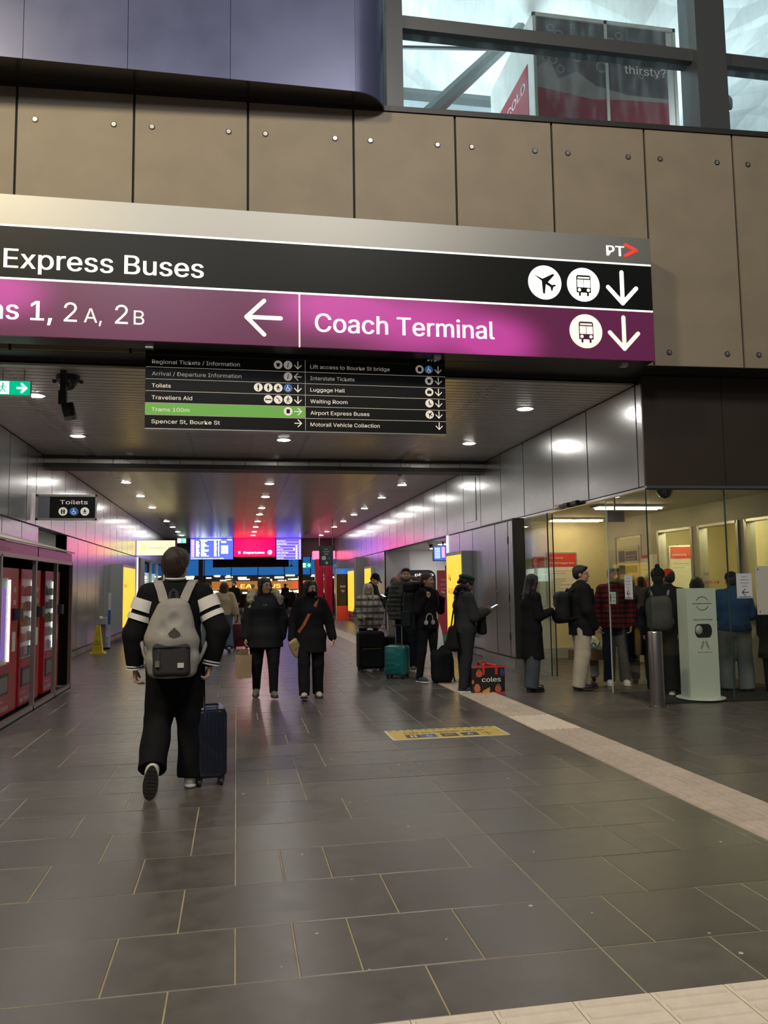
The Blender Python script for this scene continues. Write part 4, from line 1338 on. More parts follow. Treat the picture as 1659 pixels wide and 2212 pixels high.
# the station stands behind the glass
t = thing('sanitiser_station', 'tall white hand sanitiser station behind the kiosk front glass', 'sanitiser stand', (5.82, 9.48, 0), RZW)
wst = mat('white_powder_coat', (.62, .66, .62), .4)
MB().lathe([(.29, 0.02), (.3, .025), (.3, .035), (.28, .04)], n=32).build('base', wst, t, smooth=True)
for a in range(4): MB().box(.2 * math.cos(a * 1.57 + .78) - .05, .2 * math.cos(a * 1.57 + .78) + .05, .2 * math.sin(a * 1.57 + .78) - .05, .2 * math.sin(a * 1.57 + .78) + .05, 0.012, .022).build('foot', blackp, t)
b_ = MB().box(-.20, .20, -.12, .12, .04, 1.41)
b_.build('column', wst, t)
m = MB(); pts = []
for i in range(9): th = math.radians(-90 + 180 * i / 8); pts.append((.075 + .05 * math.cos(th), .875 + .085 * math.sin(th)))
for i in range(9): th = math.radians(90 + 180 * i / 8); pts.append((-.055 + .05 * math.cos(th), .875 + .085 * math.sin(th)))
m.poly(pts, -.121, .004); m.build('dispenser_recess', blackp, t)
MB().ell((-.05, -.125, .885), (.05, .03, .06), 10, 6).build('dispenser', mat('grey_plastic', (.4, .41, .42), .4), t, smooth=True)
m = MB(); m.ring(.01, 1.22, .082, .087, -.121, n=16, a0=25, a1=155); m.ring(.01, 1.22, .082, .087, -.121, n=16, a0=205, a1=335)
m.build('emblem', dink, t)
m = MB(); text(m, 'Sanitation Station', .01, 1.21, .022, -.123, .26, 'c', .02); m.build('lettering', dink, t)
m = MB(); text(m, 'Hand Sanitiser', .01, 1.005, .03, -.123, .26, 'c'); m.build('lettering', dink, t)
m = MB(); text(m, 'Place hands here', .02, .60, .018, -.123, .2, 'c'); m.build('lettering', dink, t)
m = MB()
for q in (-1, 1):
    m.bar((.02 + q * .02, .74), (.02 + q * .05, .66), .02, -.121); m.bar((.02 + q * .012, .73), (.02 + q * .03, .67), .008, -.121)
m.build('hands_symbol', mat('grey_print'), t)

# ================================================================== VENDING MACHINES ON THE LEFT
encl = thing('vending_enclosure', 'silver framed vending enclosure with red header and sloping top', 'enclosure', (-2.5, 0, 0))
frm = mat('dull_silver_frame', (.38, .36, .33), .4, .8)
for y in (7.9, 9.33, 10.88, 12.1, 13.18):
    MB().box(-.05, 0, y - .025, y + .025, 0, 1.9).build('post', frm, encl)
MB().box(-.05, 0, 7.9, 13.2, .02, .07).build('bottom_rail', frm, encl)
MB().box(-.05, 0, 7.9, 13.2, 1.88, 1.93).build('top_rail', frm, encl)
hd = mat('crimson_header', (.30, .02, .05), .3)
for a, b in ((7.9, 9.0), (9.0, 10.95), (11.0, 13.12)):
    MB().box(-.04, -.01, a, b, 1.93, 2.06).build('header_panel', hd, encl)
m = MB(); M = Matrix.Translation((-.005, 9.2, 0)) @ Matrix.Rotation(math.pi / 2, 4, 'Z')
text(m, 'Snacks and drinks', 0, 1.96, .05, 0, .5, M=M); m.build('lettering', mat('pink_print', (.7, .3, .35), .5), encl)
m = MB()
m.add([(0.02, 7.9, 2.06), (0.02, 13.2, 2.06), (-1.0, 13.2, 2.36), (-1.0, 7.9, 2.36), (0.02, 7.9, 2.08), (0.02, 13.2, 2.08), (-1.0, 13.2, 2.38), (-1.0, 7.9, 2.38)],
      [(3, 2, 1, 0), (4, 5, 6, 7), (0, 1, 5, 4), (1, 2, 6, 5), (2, 3, 7, 6), (3, 0, 4, 7)])
m.build('sloping_top', mat('peach_panel', (.55, .46, .4), .5), encl)
MB().box(-1.03, -1.0, 7.9, 13.2, 0, 2.3).build('back', black, encl)
MB().box(-1.0, -.02, 13.17, 13.2, .05, 2.05).build('end_panel', mat('dark_side_panel', (.02, .02, .022), .25, .3), encl)
MB().box(-1.0, -.05, 7.9, 13.17, 1.9, 1.93).build('inner_top', black, encl)
MB().box(-1.0, .0, 7.9, 13.2, 0.0, .02).build('floor_plate', black, encl)
vred = mat('vending_red', (.42, .02, .025), .3)
def vending(label, y0, y1, led=False, txt=('ON TRACK', 'Your snack is')):
    t = thing('vending_machine', label, 'vending machine', (-2.62, y0, .03), math.pi / 2)
    w = y1 - y0
    # local x runs along the front (towards +y in the world), -y faces the passage
    MB().box(0, w, .06, .75, .05, 1.74).build('cabinet', vred, t)
    MB().box(0, w, .0, .06, 1.62, 1.74).build('head', vred, t)
    MB().box(0, w, .0, .06, .05, .62).build('lower_front', vred, t)
    MB().box(w - .3, w, .0, .06, .62, 1.62).build('control_panel', vred, t)
    MB().box(0, .04, .0, .06, .62, 1.62).build('edge', vred, t)
    MB().box(.04, w - .3, .04, .06, .62, 1.62).build('back_plate', mat('lit_snack_back', (.5, .5, .48), .5, emit=(.9, .95, 1), es=.12), t)
    MB().box(.04, w - .3, .0, .006, .62, 1.62).build('window_pane', clear, t)
    MB().box(w - .325, w - .30, .01, .03, .64, 1.60).build('light_tube', emis('vending_tube', (.9, 1, 1), 3.2), t)
    MB().box(.10, w - .36, -.006, 0, .28, .52).build('flap', blackp, t)
    MB().box(.15, w - .41, -.010, -.006, .31, .48).build('flap_plate', mat('grey_flap', (.2, .2, .2), .4), t)
    for z in (1.45, 1.3): MB().box(w - .22, w - .12, -.006, 0, z, z + .06).build('coin_slot', mat('grey_plastic'), t)
    MB().box(w - .24, w - .1, -.09, 0, 1.12, 1.26).build('card_reader', blackp, t)
    MB().box(w - .22, w - .1, -.006, 0, .75, .98).build('sticker', white, t)
    random.seed(int(y0 * 10))
    cols = [(.6, .1, .08), (.7, .5, .1), (.15, .3, .5), (.6, .6, .55), (.2, .45, .2), (.7, .25, .4)]
    if not led:
        n = 0
        for r in range(5):
            z = .66 + r * .19
            MB().box(.045, w - .33, .008, .04, z - .02, z - .012).build('shelf', alu, t)
            x = .06
            while x < w - .40:
                pw = random.uniform(.06, .085); ph = random.uniform(.09, .13)
                c = random.choice(cols)
                MB().rbox(x, x + pw, .012, .036, z - .012, z - .012 + ph, .01, 1, axis='z').build('snack_packet', mat('packet_%d' % cols.index(c), c, .35), t)
                x += pw + .015
    else:
        m_ = emis('led_blue_white', (.45, .55, 1.0), 5)
        for r in range(14):
            for q in (.07, .16):
                MB().ell((q, .0, .62 + r * .072), (.014, .012, .014), 8, 5).build('led_lamp', m_, t)
        MB().box(.2, .34, -.006, .0, .7, 1.5).build('drink_panel', mat('purple_panel', (.2, .1, .35), .3, emit=(.3, .15, .6), es=.5), t)
    m = MB(); text(m, txt[1], .05, .20, .03, -.004, .3); text(m, txt[0], .05, .10, .065, -.004, .5, bold=.03); m.build('lettering', white, t)
    return t
vending('dark vending machine at the picture edge, nearest the viewer', 8.3, 9.5, txt=('COLD', 'Ice'))
vending('red drinks machine with two columns of bluish lamps', 9.6, 10.5, True, ('ICE COLD', 'So refreshing'))
vending('red snack vending machine in the middle of the enclosure', 10.62, 11.62)
vending('red snack vending machine at the far end of the enclosure', 11.9, 12.82)
t = thing('wall_screen', 'narrow dark information screen on the wall past the vending enclosure', 'screen', (-3.5, 14.35, .95), math.pi / 2)
MB().rbox(0, .5, 0.0, .06, 0, 1.02, .02, axis='y').build('case', blackp, t)
m = MB(); text(m, 'RED', .12, .12, .1, -.004, .25); m.build('lettering', mat('grey_sign_ink'), t)
MB().box(.06, .44, -.004, 0, .4, .95).build('face', mat('dark_blue_face', (.02, .03, .08), .15, emit=(.05, .08, .25), es=.4), t)

# ------------------------------------------------------------------ wet floor cone and the stand behind it
t = thing('wet_floor_cone', 'yellow wet floor warning cone by the left wall', 'cone', (-3.2, 20.0, 0))
yel = mat('safety_yellow', (.78, .58, .02), .45)
def fr4(mb, a, b, z0, z1, r=.02):
    return mb.add([(-a, -a, z0), (a, -a, z0), (a, a, z0), (-a, a, z0), (-b, -b, z1), (b, -b, z1), (b, b, z1), (-b, b, z1)], [(3, 2, 1, 0), (4, 5, 6, 7), (0, 1, 5, 4), (1, 2, 6, 5), (2, 3, 7, 6), (3, 0, 4, 7)])
fr4(MB(), .175, .165, 0, .04).build('base', yel, t)
fr4(MB(), .115, .045, .04, .66).build('body', yel, t)
M = Matrix.Translation((0, -.118, .04)) @ Matrix.Rotation(math.radians(-6.5), 4, 'X')
m = MB(); text(m, 'WET', 0, .235, .045, 0, .1, 'c', .03, M); text(m, 'FLOOR', 0, .175, .045, 0, .125, 'c', .03, M); m.build('lettering', dink, t)
m = MB(); text(m, 'CAUTION', 0, .43, .02, -.004, .09, 'c', .03, M); text(m, 'PISO', 0, .10, .02, 0, .06, 'c', .03, M); m.build('lettering', dink, t)
m = MB(); m.bar((-.02, .38), (.02, .33), .018, -.062); m.bar((.02, .38), (-.01, .40), .014, -.062); m.ring(0, .36, .038, .044, -.062, n=14); m.build('slip_symbol', dink, t)
t = thing('sanitiser_stand', 'slim blue and white sanitiser stand behind the yellow cone', 'sanitiser stand', (-3.22, 21.4, 0))
MB().box(-.16, .1, -.12, .12, 0, .05).build('base', blackp, t)
MB().box(-.13, -.02, -.05, .05, .05, .72).build('post', greyp, t)
MB().rbox(-.2, .02, -.12, .06, .62, .8, .03).build('dispenser_tray', mat('grey_plastic'), t, smooth=True)
MB().ell((-.13, -.1, .78), (.06, .05, .06), 10, 6).build('dispenser', white, t, smooth=True)
MB().box(.03, .09, -.02, .02, .05, .62).build('panel_low', mat('pale_blue_plate', (.45, .55, .75), .4), t)
MB().box(.03, .09, -.02, .02, .62, .98).build('panel_blue', mat('royal_blue_plate', (.04, .12, .42), .4), t)
MB().box(.03, .09, -.02, .02, .98, 1.42).build('panel_white', mat('royal_white_plate', (.7, .75, .8), .4), t)

# ------------------------------------------------------------------ yellow poster light boxes standing out from the walls
ybx = emis('yellow_poster', (1.0, .60, .045), 1.0)
def ybox(label, side, y0, y1, z0, z1, dx, text_=()):
    x = XR if side == 'R' else XL
    t = thing('poster_lightbox', label, 'light box', (x, y0, z0))
    s_ = -1 if side == 'R' else 1
    a, b = sorted((0, s_ * dx))
    MB().box(a, b, 0, y1 - y0, 0, z1 - z0).build('case', mat('grey_case', (.42, .45, .46), .4, .2), t)
    f0, f1 = sorted((s_ * dx, s_ * (dx + .008)))
    MB().box(f0, f1, .06, y1 - y0 - .06, .06, z1 - z0 - .08).build('lit_face', ybx, t)
    M = Matrix.Translation((s_ * (dx + .01), (y1 - y0) - .15 if side == 'R' else .15, 0)) @ Matrix.Rotation(-math.pi / 2 if side == 'R' else math.pi / 2, 4, 'Z')
    m = MB()
    for q, z, hh in text_: text(m, q, 0.05, z, hh, 0, M=M)
    if text_: m.build('lettering', brn, t)
    return t
ybox('yellow lit poster box with brown letters on the right wall', 'R', 16.95, 18.3, .35, 2.24, .2, (('Ak', 1.25, .2), ('RUGS', .95, .16)))
ybox('yellow lit poster box on the left wall behind the walking man', 'L', 24.1, 26.9, .35, 2.22, .35, (('SUMMER', 1.2, .14), ('i', .8, .3)))
ybox('yellow lit poster box further along the right wall', 'R', 29.6, 31.2, .35, 2.24, .1)
ybox('farthest yellow lit poster box on the right wall', 'R', 34.0, 36.0, .35, 2.24, .1)

# ------------------------------------------------------------------ the white recess: photo booth, screen, banner, lamps
t = thing('photo_booth', 'dark arched photo kiosk with lit picture wall in the white recess', 'kiosk', (5.9, 25.9, 0))
m = MB(); arc = [(-.6, 0), (.6, 0), (.6, 1.75)] + [(.6 - .25 + .25 * math.cos(a), 1.75 + .25 * math.sin(a)) for a in [math.pi / 2 * i / 6 for i in range(7)]] + [(-.35 + .25 * math.cos(a), 1.75 + .25 * math.sin(a)) for a in [math.pi / 2 + math.pi / 2 * i / 6 for i in range(7)]]
m.poly(arc, .6, .6); m.build('body', mat('dark_booth', (.03, .03, .035), .3), t)
MB().box(-.25, .5, -.008, 0, .6, 1.72).build('picture_panel', mat('booth_brown', (.12, .05, .04), .4), t)
random.seed(4)
for i in range(4):
    for j in range(5):
        MB().box(-.15 + i * .15, -.03 + i * .15, -.014, -.008, .7 + j * .19, .85 + j * .19).build('picture', emis('pic_%d' % ((i + j) % 3), [(1, .35, .15), (.9, .6, .4), (.8, .75, .7)][(i + j) % 3], 1.0), t)
MB().box(-.5, -.3, -.008, 0, .9, 1.7).build('blue_panel', emis('booth_blue', (.05, .15, .6), .8), t)
m = MB(); text(m, 'photo', -.1, 1.80, .13, -.004, .62, bold=.02); m.build('lettering', emis('booth_letter', (1, 1, 1), 1.1), t)
t = thing('wall_screen', 'hanging blue timetable screen inside the white recess', 'screen', (5.46, 22.0, 2.17))
MB().box(0, .62, 0, .08, 0, .44).build('case', blackp, t); MB().box(.02, .6, -.005, 0, .02, .42).build('lit_face', emis('recess_screen', (.03, .08, .4), 1.3), t)
m = MB()
for r in range(7): m.box(.05, .2, -.008, -.005, .08 + r * .045, .1 + r * .045)
m.build('text_rows', emis('lime_rows', (.5, 1, .9), 2), t)
MB().box(.25, .34, -.008, -.005, .1, .4).build('pink_column', emis('pink_rows', (1, .2, .6), 2), t)
MB().box(.28, .32, .02, .06, .44, .56).build('bracket', darkm, t)
t = thing('red_banner', 'narrow red standing banner at the recess entrance', 'banner', (5.02, 19.45, 0))
MB().box(-.1, .36, 0, .03, .04, 1.86).build('cloth', mat('banner_red', (.5, .05, .06), .5), t)
MB().box(-.12, .38, -.05, .08, 0, .04).build('base', blackp, t); MB().box(.12, .15, .03, .05, .04, 1.98).build('pole', blackp, t)
m = MB(); text(m, 'NEW', .0, 1.6, .06, -.003, .24); text(m, 'COLD', 0, 1.48, .08, -.003, .28, bold=.03); text(m, 'DRINK', 0, 1.38, .06, -.003, .26); m.build('lettering', mat('pale_pink_print', (.8, .6, .6), .5), t)
MB().box(.02, .2, -.004, 0, .12, .28).build('tag_panel', mat('green_tag', (.1, .3, .2), .5), t)
for k, (x, y) in enumerate(((5.8, 21.0), (6.2, 23.6), (7.2, 22.0), (6.6, 26.3))):
    t = thing('downlight', ['large round ceiling light near the recess entrance', 'large round ceiling light in the middle of the recess', 'large round ceiling light deep in the recess', 'large round ceiling light above the photo kiosk'][k], 'ceiling light', (x, y, 2.72), 0, 'recess ceiling lights')
    MB().lathe([(.15, -.012), (.17, -.008), (.17, 0)], n=18).build('lens', emis('recess_lens', (1, .98, .95), 48), t)
t = thing('security_camera', 'white dome security camera on the recess ceiling', 'camera', (5.55, 22.6, 2.72))
MB().lathe([(.08, -.05), (.1, -.03), (.1, 0)], n=16).build('base', white, t, smooth=True); MB().lathe([(.01, -.14), (.05, -.12), (.07, -.05)], n=16).build('dome', mat('smoked_dome'), t, smooth=True)
# lobby light on the way to the toilets
t = thing('lobby_light', 'square white ceiling light in the toilet lobby', 'ceiling light', (-4.6, 16.8, 2.7))
MB().box(-.3, .3, -.3, .3, -.02, 0).build('diffuser', emis('lobby_lens', (1, .97, .88), 7), t)
# shop front on the far left
t = thing('shop_front', 'bright glazed shop front past the Travellers Aid sign', 'shop', (XL, 30.4, 0))
MB().box(-.1, .03, 0, .12, 0, 2.66).build('post', mat('white_post_glow'), t)
MB().box(-.1, .02, .9, 2.3, 0, 2.66).build('pier', greyp, t)
for k in range(3): MB().box(-.06, -.04, 2.4 + k * 2.8, 5.0 + k * 2.8, .1, 2.6).build('pane', clear, t); MB().box(-.1, 0, 5.0 + k * 2.8, 5.2 + k * 2.8, 0, 2.66).build('mullion', alu, t)
MB().box(-.3, -.25, 3.0, 9.5, 1.6, 2.2).build('lit_sign', emis('shop_sign', (.75, .95, 1), 1.4), t)
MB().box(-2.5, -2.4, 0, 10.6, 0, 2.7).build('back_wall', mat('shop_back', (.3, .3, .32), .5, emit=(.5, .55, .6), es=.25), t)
MB().box(-2.5, -.1, -.05, 0.0, 0, 2.7).build('side_wall', greyp, t)

# ================================================================== YELLOW STICKER ON THE FLOOR
t = thing('floor_sticker', 'yellow floor sticker reading Lift to upper level with symbols', 'floor sticker', (1.505, 7.815, 0))
def flat(mb):      # turn x-z drawings into the floor plane
    mb.v = [(x, z, .0012 - y) for x, y, z in mb.v]
    return mb
MB().rbox(0, 1.195, 0, .52, .0005, .0018, .02).build('white_border', mat('sticker_white', (.75, .73, .66), .5), t)
MB().box(.018, 1.177, .018, .502, .0018, .0024).build('yellow_field', mat('sticker_yellow', (.62, .46, .09), .45, var=.1, vscale=10), t)
stk = mat('sticker_ink', (.06, .055, .04), .5)
m = MB(); text(m, 'Lift to upper level', .18, .29, .11, -.0016, .84, bold=.01); flat(m).build('lettering', stk, t)
m = MB()
for k in range(15): m.poly([(.03 + k * .077, .47), (.07 + k * .077, .47), (.085 + k * .077, .495), (.045 + k * .077, .495)], -.0012, .0006)
flat(m).build('hazard_edge', stk, t)
for x0, x1, mt, ic in ((.16, .31, 'sticker_ink', 'lift'), (.315, .47, 'sticker_blue', 'chair'), (.52, .69, 'sticker_ink', 'bed'), (.73, .90, 'sticker_ink', 'walk')):
    mm = MATS.get(mt) or mat('sticker_blue', (.04, .12, .34), .5)
    o = MB().box(x0, x1, .07, .23, .0024, .003).build('symbol_plate', mm, t)
    m = MB(); icon(m, ic if ic != 'lift' else 'pair', (x0 + x1) / 2, .15, .07, -.0022); m.v = [(x, y if False else min(max(y, -.0028), -.0022), z) for x, y, z in m.v]
    flat(m).build('symbol', mat('sticker_white'), o)
m = MB(); m.bar((1.0, .06), (1.0, .20), .012, -.0014, .0006); m.bar((.94, .15), (1.0, .20), .012, -.0014, .0006); m.bar((1.06, .15), (1.0, .20), .012, -.0014, .0006); flat(m).build('arrow', stk, t)

# ================================================================== ADVERTISING BOX BEHIND THE UPPER WINDOW
t = thing('advertising_box', 'big framed advertising box reading thirsty behind the upper window', 'billboard', (5.68, 14.0, 10.0))
admat = mat('ad_dark', (.022, .018, .018), .4, emit=(.05, .04, .04), es=.3)
W_, H_ = 3.05, 2.68
MB().box(0, W_, 0.02, 2.6, 0, H_).build('box', mat('ad_white', (.7, .7, .66), .5), t)
MB().box(.06, W_ - .2, 0.0, .02, 1.15, H_ - .08).build('dark_field', admat, t)
m = MB()
m.poly([(.06, 0), (W_ - .2, 0), (W_ - .2, 1.1), (2.0, 1.08), (1.2, 1.02), (.6, 1.1), (.06, 1.2)], .02, .02); m.build('red_field', mat('ad_red', (.075, .008, .012), .4, emit=(.2, .016, .03), es=.25), t)
m = MB(); m.poly([(.06, 1.15), (.06, 1.55), (.35, 1.75), (.5, 1.35), (.9, 1.55), (1.3, 1.28), (2.0, 1.16), (W_ - .2, 1.16), (W_ - .2, 1.08), (2.0, 1.06), (1.2, 1.0), (.6, 1.08)], -.0, .004); m.build('pale_wave', mat('ad_wave', (.10, .09, .08), .4, emit=(.3, .27, .24), es=.15), t)
random.seed(8)
for k in range(20):
    r = random.uniform(.04, .12); m = MB(); m.ring(random.uniform(.2, 2.7), random.uniform(1.5, 2.5), r * .72, r, -.001, n=16); m.build('bubble', mat('ad_bubble', (.10, .09, .085), .4, emit=(.2, .18, .17), es=.2), t)
m = MB(); text(m, 'thirsty?', 1.92, 1.62, .24, -.002, .9); m.build('lettering', mat('ad_letter', (.3, .28, .25), .4, emit=(.5, .46, .42), es=.3), t)
fm = mat('ad_frame', (.6, .6, .52), .5)
for bx in ((0, .06, -.03, .02, 0, H_), (W_ - .06, W_, -.03, .02, 0, H_), (0, W_, -.03, .02, H_ - .08, H_), (1.5, 1.56, -.03, 0.01, 0, H_)): MB().box(*bx).build('frame_bar', fm, t)
MB().box(-.01, 0, .3, 2.5, .0, 1.8).build('side_red', mat('ad_side_red', (.25, .015, .03), .4, emit=(.5, .03, .06), es=.2), t)
M = Matrix.Translation((-.012, 2.45, 0)) @ Matrix.Rotation(-math.pi / 2, 4, 'Z')
m = MB(); text(m, 'ICE COLD', .1, 1.35, .26, 0, 1.9, M=M, bold=.02); m.build('lettering', white, t)
MB().box(.1, W_ - .1, .3, 2.4, -3.0, 0).build('plinth', greyp, t)
# ================================================================== SMOOTH SOLIDS (for bodies, clothes and soft bags)
class SDF:
    """a smooth union of rounded shapes, turned into one continuous surface"""
    def __init__(s): s.ops, s.lo, s.hi = [], np.full(3, 1e9), np.full(3, -1e9)
    def _bb(s, c, r):
        c = np.array(c, float)
        s.lo = np.minimum(s.lo, c - r); s.hi = np.maximum(s.hi, c + r)
    def cone(s, a, ra, b, rb, k=.02):
        a, b = np.array(a, float), np.array(b, float)
        s._bb(a, ra); s._bb(b, rb)
        ab = b - a; L2 = max(ab @ ab, 1e-9)
        def f(P):
            t = np.clip((P - a) @ ab / L2, 0, 1)
            q = P - (a + t[:, None] * ab)
            return np.sqrt((q * q).sum(1)) - (ra + (rb - ra) * t)
        s.ops.append(('u', f, k)); return s
    def chain(s, pts, rs, k=.02):
        for i in range(len(pts) - 1): s.cone(pts[i], rs[i], pts[i + 1], rs[i + 1], k)
        return s
    def ell(s, c, r, R=None, k=.015, op='u'):
        c, r = np.array(c, float), np.array(r, float)
        if op == 'u': s._bb(c, r.max())
        def f(P):
            q = P - c
            if R is not None: q = q @ R
            k0 = np.sqrt(((q / r) ** 2).sum(1)); k1 = np.sqrt(((q / (r * r)) ** 2).sum(1)) + 1e-6
            return k0 * (k0 - 1) / k1
        s.ops.append((op, f, k)); return s
    def econe(s, a, ra, b, rb, X=(1, 0, 0), k=.03):
        """elliptic section running from a to b; ra, rb = (across, deep)"""
        a, b, X = np.array(a, float), np.array(b, float), np.array(X, float)
        s._bb(a, max(ra)); s._bb(b, max(rb))
        ab = b - a; L2 = max(ab @ ab, 1e-9); ax = ab / math.sqrt(L2)
        X = X - ax * (X @ ax); X /= np.linalg.norm(X); Yv = np.cross(ax, X)
        def f(P):
            t = np.clip((P - a) @ ab / L2, 0, 1)
            q = P - (a + t[:, None] * ab)
            rx, ry = ra[0] + (rb[0] - ra[0]) * t, ra[1] + (rb[1] - ra[1]) * t
            m = np.minimum(rx, ry)
            return (np.sqrt((q @ X / rx) ** 2 + (q @ Yv / ry) ** 2 + (q @ ax / m) ** 2) - 1) * m
        s.ops.append(('u', f, k)); return s
    def rbox(s, c, h, r, R=None, k=.015, op='u'):
        c, h = np.array(c, float), np.array(h, float)
        if op == 'u': s._bb(c, np.linalg.norm(h))
        def f(P):
            q = P - c
            if R is not None: q = q @ R
            q = np.abs(q) - (h - r)
            return np.sqrt((np.maximum(q, 0) ** 2).sum(1)) + np.minimum(q.max(1), 0) - r
        s.ops.append((op, f, k)); return s
    def below(s, z, n=(0, 0, 1)):
        """cut away everything below the plane"""
        n = np.array(n, float)
        s.ops.append(('c', lambda P: z - P @ n, .004)); return s
    def fold(s, amp, f=14.0, seed=0, zs=.6):
        rs = np.random.RandomState(seed)
        D = rs.normal(size=(6, 3)); D /= np.linalg.norm(D, axis=1)[:, None]
        D[:, 2] *= zs; ph = rs.uniform(0, 6.28, 6); fr = f * rs.uniform(.6, 1.7, 6)
        s.ops.append(('n', lambda P: amp * sum(np.sin(P @ D[i] * fr[i] + ph[i] + 1.5 * np.sin(P @ D[(i + 1) % 6] * fr[i] * .5)) for i in range(6)) / 3, 0)); return s
    def ribs(s, amp, pitch, z0=-9, z1=9):
        s.ops.append(('n', lambda P: -amp * np.abs(np.sin(P[:, 2] * math.pi / pitch)) * ((P[:, 2] > z0) & (P[:, 2] < z1)), 0)); return s
    def __call__(s, P):
        d = np.full(len(P), 1e3, np.float32)
        for op, f, k in s.ops:
            e = f(P).astype(np.float32)
            if op == 'n': d = d + e; continue
            if op == 'u': A, Bv, sg = d, e, 1
            elif op == 's': A, Bv, sg = -d, e, -1
            else: A, Bv, sg = -d, -e, -1
            h = np.maximum(k - np.abs(A - Bv), 0) / max(k, 1e-6)
            d = sg * (np.minimum(A, Bv) - h * h * k * .25)
        return d
    def arrays(s, vox):
        lo, hi = s.lo - 2.5 * vox, s.hi + 2.5 * vox
        n = np.maximum(np.ceil((hi - lo) / vox).astype(int) + 1, 4)
        ax = [lo[i] + np.arange(n[i]) * vox for i in range(3)]
        G = np.stack(np.meshgrid(*ax, indexing='ij'), -1).reshape(-1, 3)
        V = s(G).reshape(n)
        V[0], V[-1] = 1, 1; V[:, 0], V[:, -1] = 1, 1; V[:, :, 0], V[:, :, -1] = 1, 1
        ins = V < 0
        c = [ins[i:n[0] - 1 + i, j:n[1] - 1 + j, k:n[2] - 1 + k] for i in (0, 1) for j in (0, 1) for k in (0, 1)]
        act = np.zeros_like(c[0]); al = np.ones_like(c[0])
        for q in c: act |= q; al &= q
        act &= ~al
        I = np.argwhere(act)
        if len(I) == 0: return np.zeros((0, 3)), []
        idx = -np.ones(act.shape, int); idx[act] = np.arange(len(I))
        acc = np.zeros((len(I), 3)); cnt = np.zeros(len(I))
        cor = [(i, j, k) for i in (0, 1) for j in (0, 1) for k in (0, 1)]
        for a in range(8):
            for b in range(a + 1, 8):
                if sum(abs(cor[a][t] - cor[b][t]) for t in range(3)) != 1: continue
                va = V[I[:, 0] + cor[a][0], I[:, 1] + cor[a][1], I[:, 2] + cor[a][2]]
                vb = V[I[:, 0] + cor[b][0], I[:, 1] + cor[b][1], I[:, 2] + cor[b][2]]
                m = (va < 0) != (vb < 0)
                t = np.where(m, va / np.where(m, va - vb, 1), 0)
                p = np.array(cor[a]) + t[:, None] * (np.array(cor[b]) - np.array(cor[a]))
                acc += p * m[:, None]; cnt += m
        Vt = lo + (I + acc / cnt[:, None]) * vox
        F = []
        for axn, (u, w) in enumerate(((1, 2), (2, 0), (0, 1))):
            sl0 = [slice(None)] * 3; sl1 = [slice(None)] * 3
            sl0[axn] = slice(0, -1); sl1[axn] = slice(1, None)
            A, Bv = ins[tuple(sl0)], ins[tuple(sl1)]
            E = np.argwhere(A != Bv)
            E = E[(E[:, u] > 0) & (E[:, w] > 0) & (E[:, u] < n[u] - 1) & (E[:, w] < n[w] - 1)]
            if len(E) == 0: continue
            s0 = A[E[:, 0], E[:, 1], E[:, 2]]
            def cell(du, dw):
                q = E.copy(); q[:, u] -= du; q[:, w] -= dw
                return idx[q[:, 0], q[:, 1], q[:, 2]]
            Q = np.stack([cell(1, 1), cell(0, 1), cell(0, 0), cell(1, 0)], 1)
            Q[~s0] = Q[~s0][:, ::-1]
            F.append(Q)
        return Vt, np.concatenate(F)

def mesh_np(name, parts):
    """one mesh from several (verts, quads) arrays"""
    Vs, Fs, o = [], [], 0
    for V, F in parts:
        if len(V) == 0: continue
        Vs.append(V); Fs.append(np.asarray(F) + o); o += len(V)
    V, F = np.concatenate(Vs), np.concatenate(Fs)
    me = bpy.data.meshes.new(name)
    me.vertices.add(len(V)); me.vertices.foreach_set('co', V.astype(np.float32).ravel())
    me.loops.add(F.size); me.loops.foreach_set('vertex_index', F.astype(np.int32).ravel())
    me.polygons.add(len(F)); me.polygons.foreach_set('loop_start', np.arange(0, F.size, 4, dtype=np.int32))
    me.polygons.foreach_set('use_smooth', np.ones(len(F), bool))
    me.update(calc_edges=True)
    return me
def soft(name, sdf, vox, m, parent):
    return link_mesh(name, mesh_np(name, [sdf.arrays(vox)]), m, parent)

def rotz(a): c, s_ = math.cos(a), math.sin(a); return np.array([[c, -s_, 0], [s_, c, 0], [0, 0, 1]])
def rotx(a): c, s_ = math.cos(a), math.sin(a); return np.array([[1, 0, 0], [0, c, -s_], [0, s_, c]])
def unit(v): v = np.array(v, float); return v / np.linalg.norm(v)

# ================================================================== FABRICS, SKIN, HAIR
def cloth(name, col=(.5, .5, .5), rough=.85, bump=.25, sc=180, sheen=.0, var=.12): return mat(name, col, rough, 0, .12, bump=bump, bscale=sc, var=var, vscale=5, sheen=sheen)
def skinm(name, col): return mat(name, col, .5, 0, .4, bump=.05, bscale=200, var=.05, vscale=20)
def hairm(name, col): return mat(name, col, .42, 0, .45, bump=.5, bscale=60, stretch=(6, 6, .6), var=.25, vscale=20)
SK_L, SK_M, SK_D, SK_T = skinm('skin_light', (.60, .37, .27)), skinm('skin_medium', (.45, .26, .18)), skinm('skin_brown', (.20, .10, .065)), skinm('skin_tan', (.36, .20, .14))
H_BLK, H_BRN, H_DBR, H_LBR, H_WHT, H_GRY = hairm('hair_black', (.010, .009, .010)), hairm('hair_brown', (.07, .035, .02)), hairm('hair_dark_brown', (.028, .016, .011)), hairm('hair_light_brown', (.16, .085, .045)), hairm('hair_white', (.62, .58, .48)), hairm('hair_grey', (.22, .21, .2))
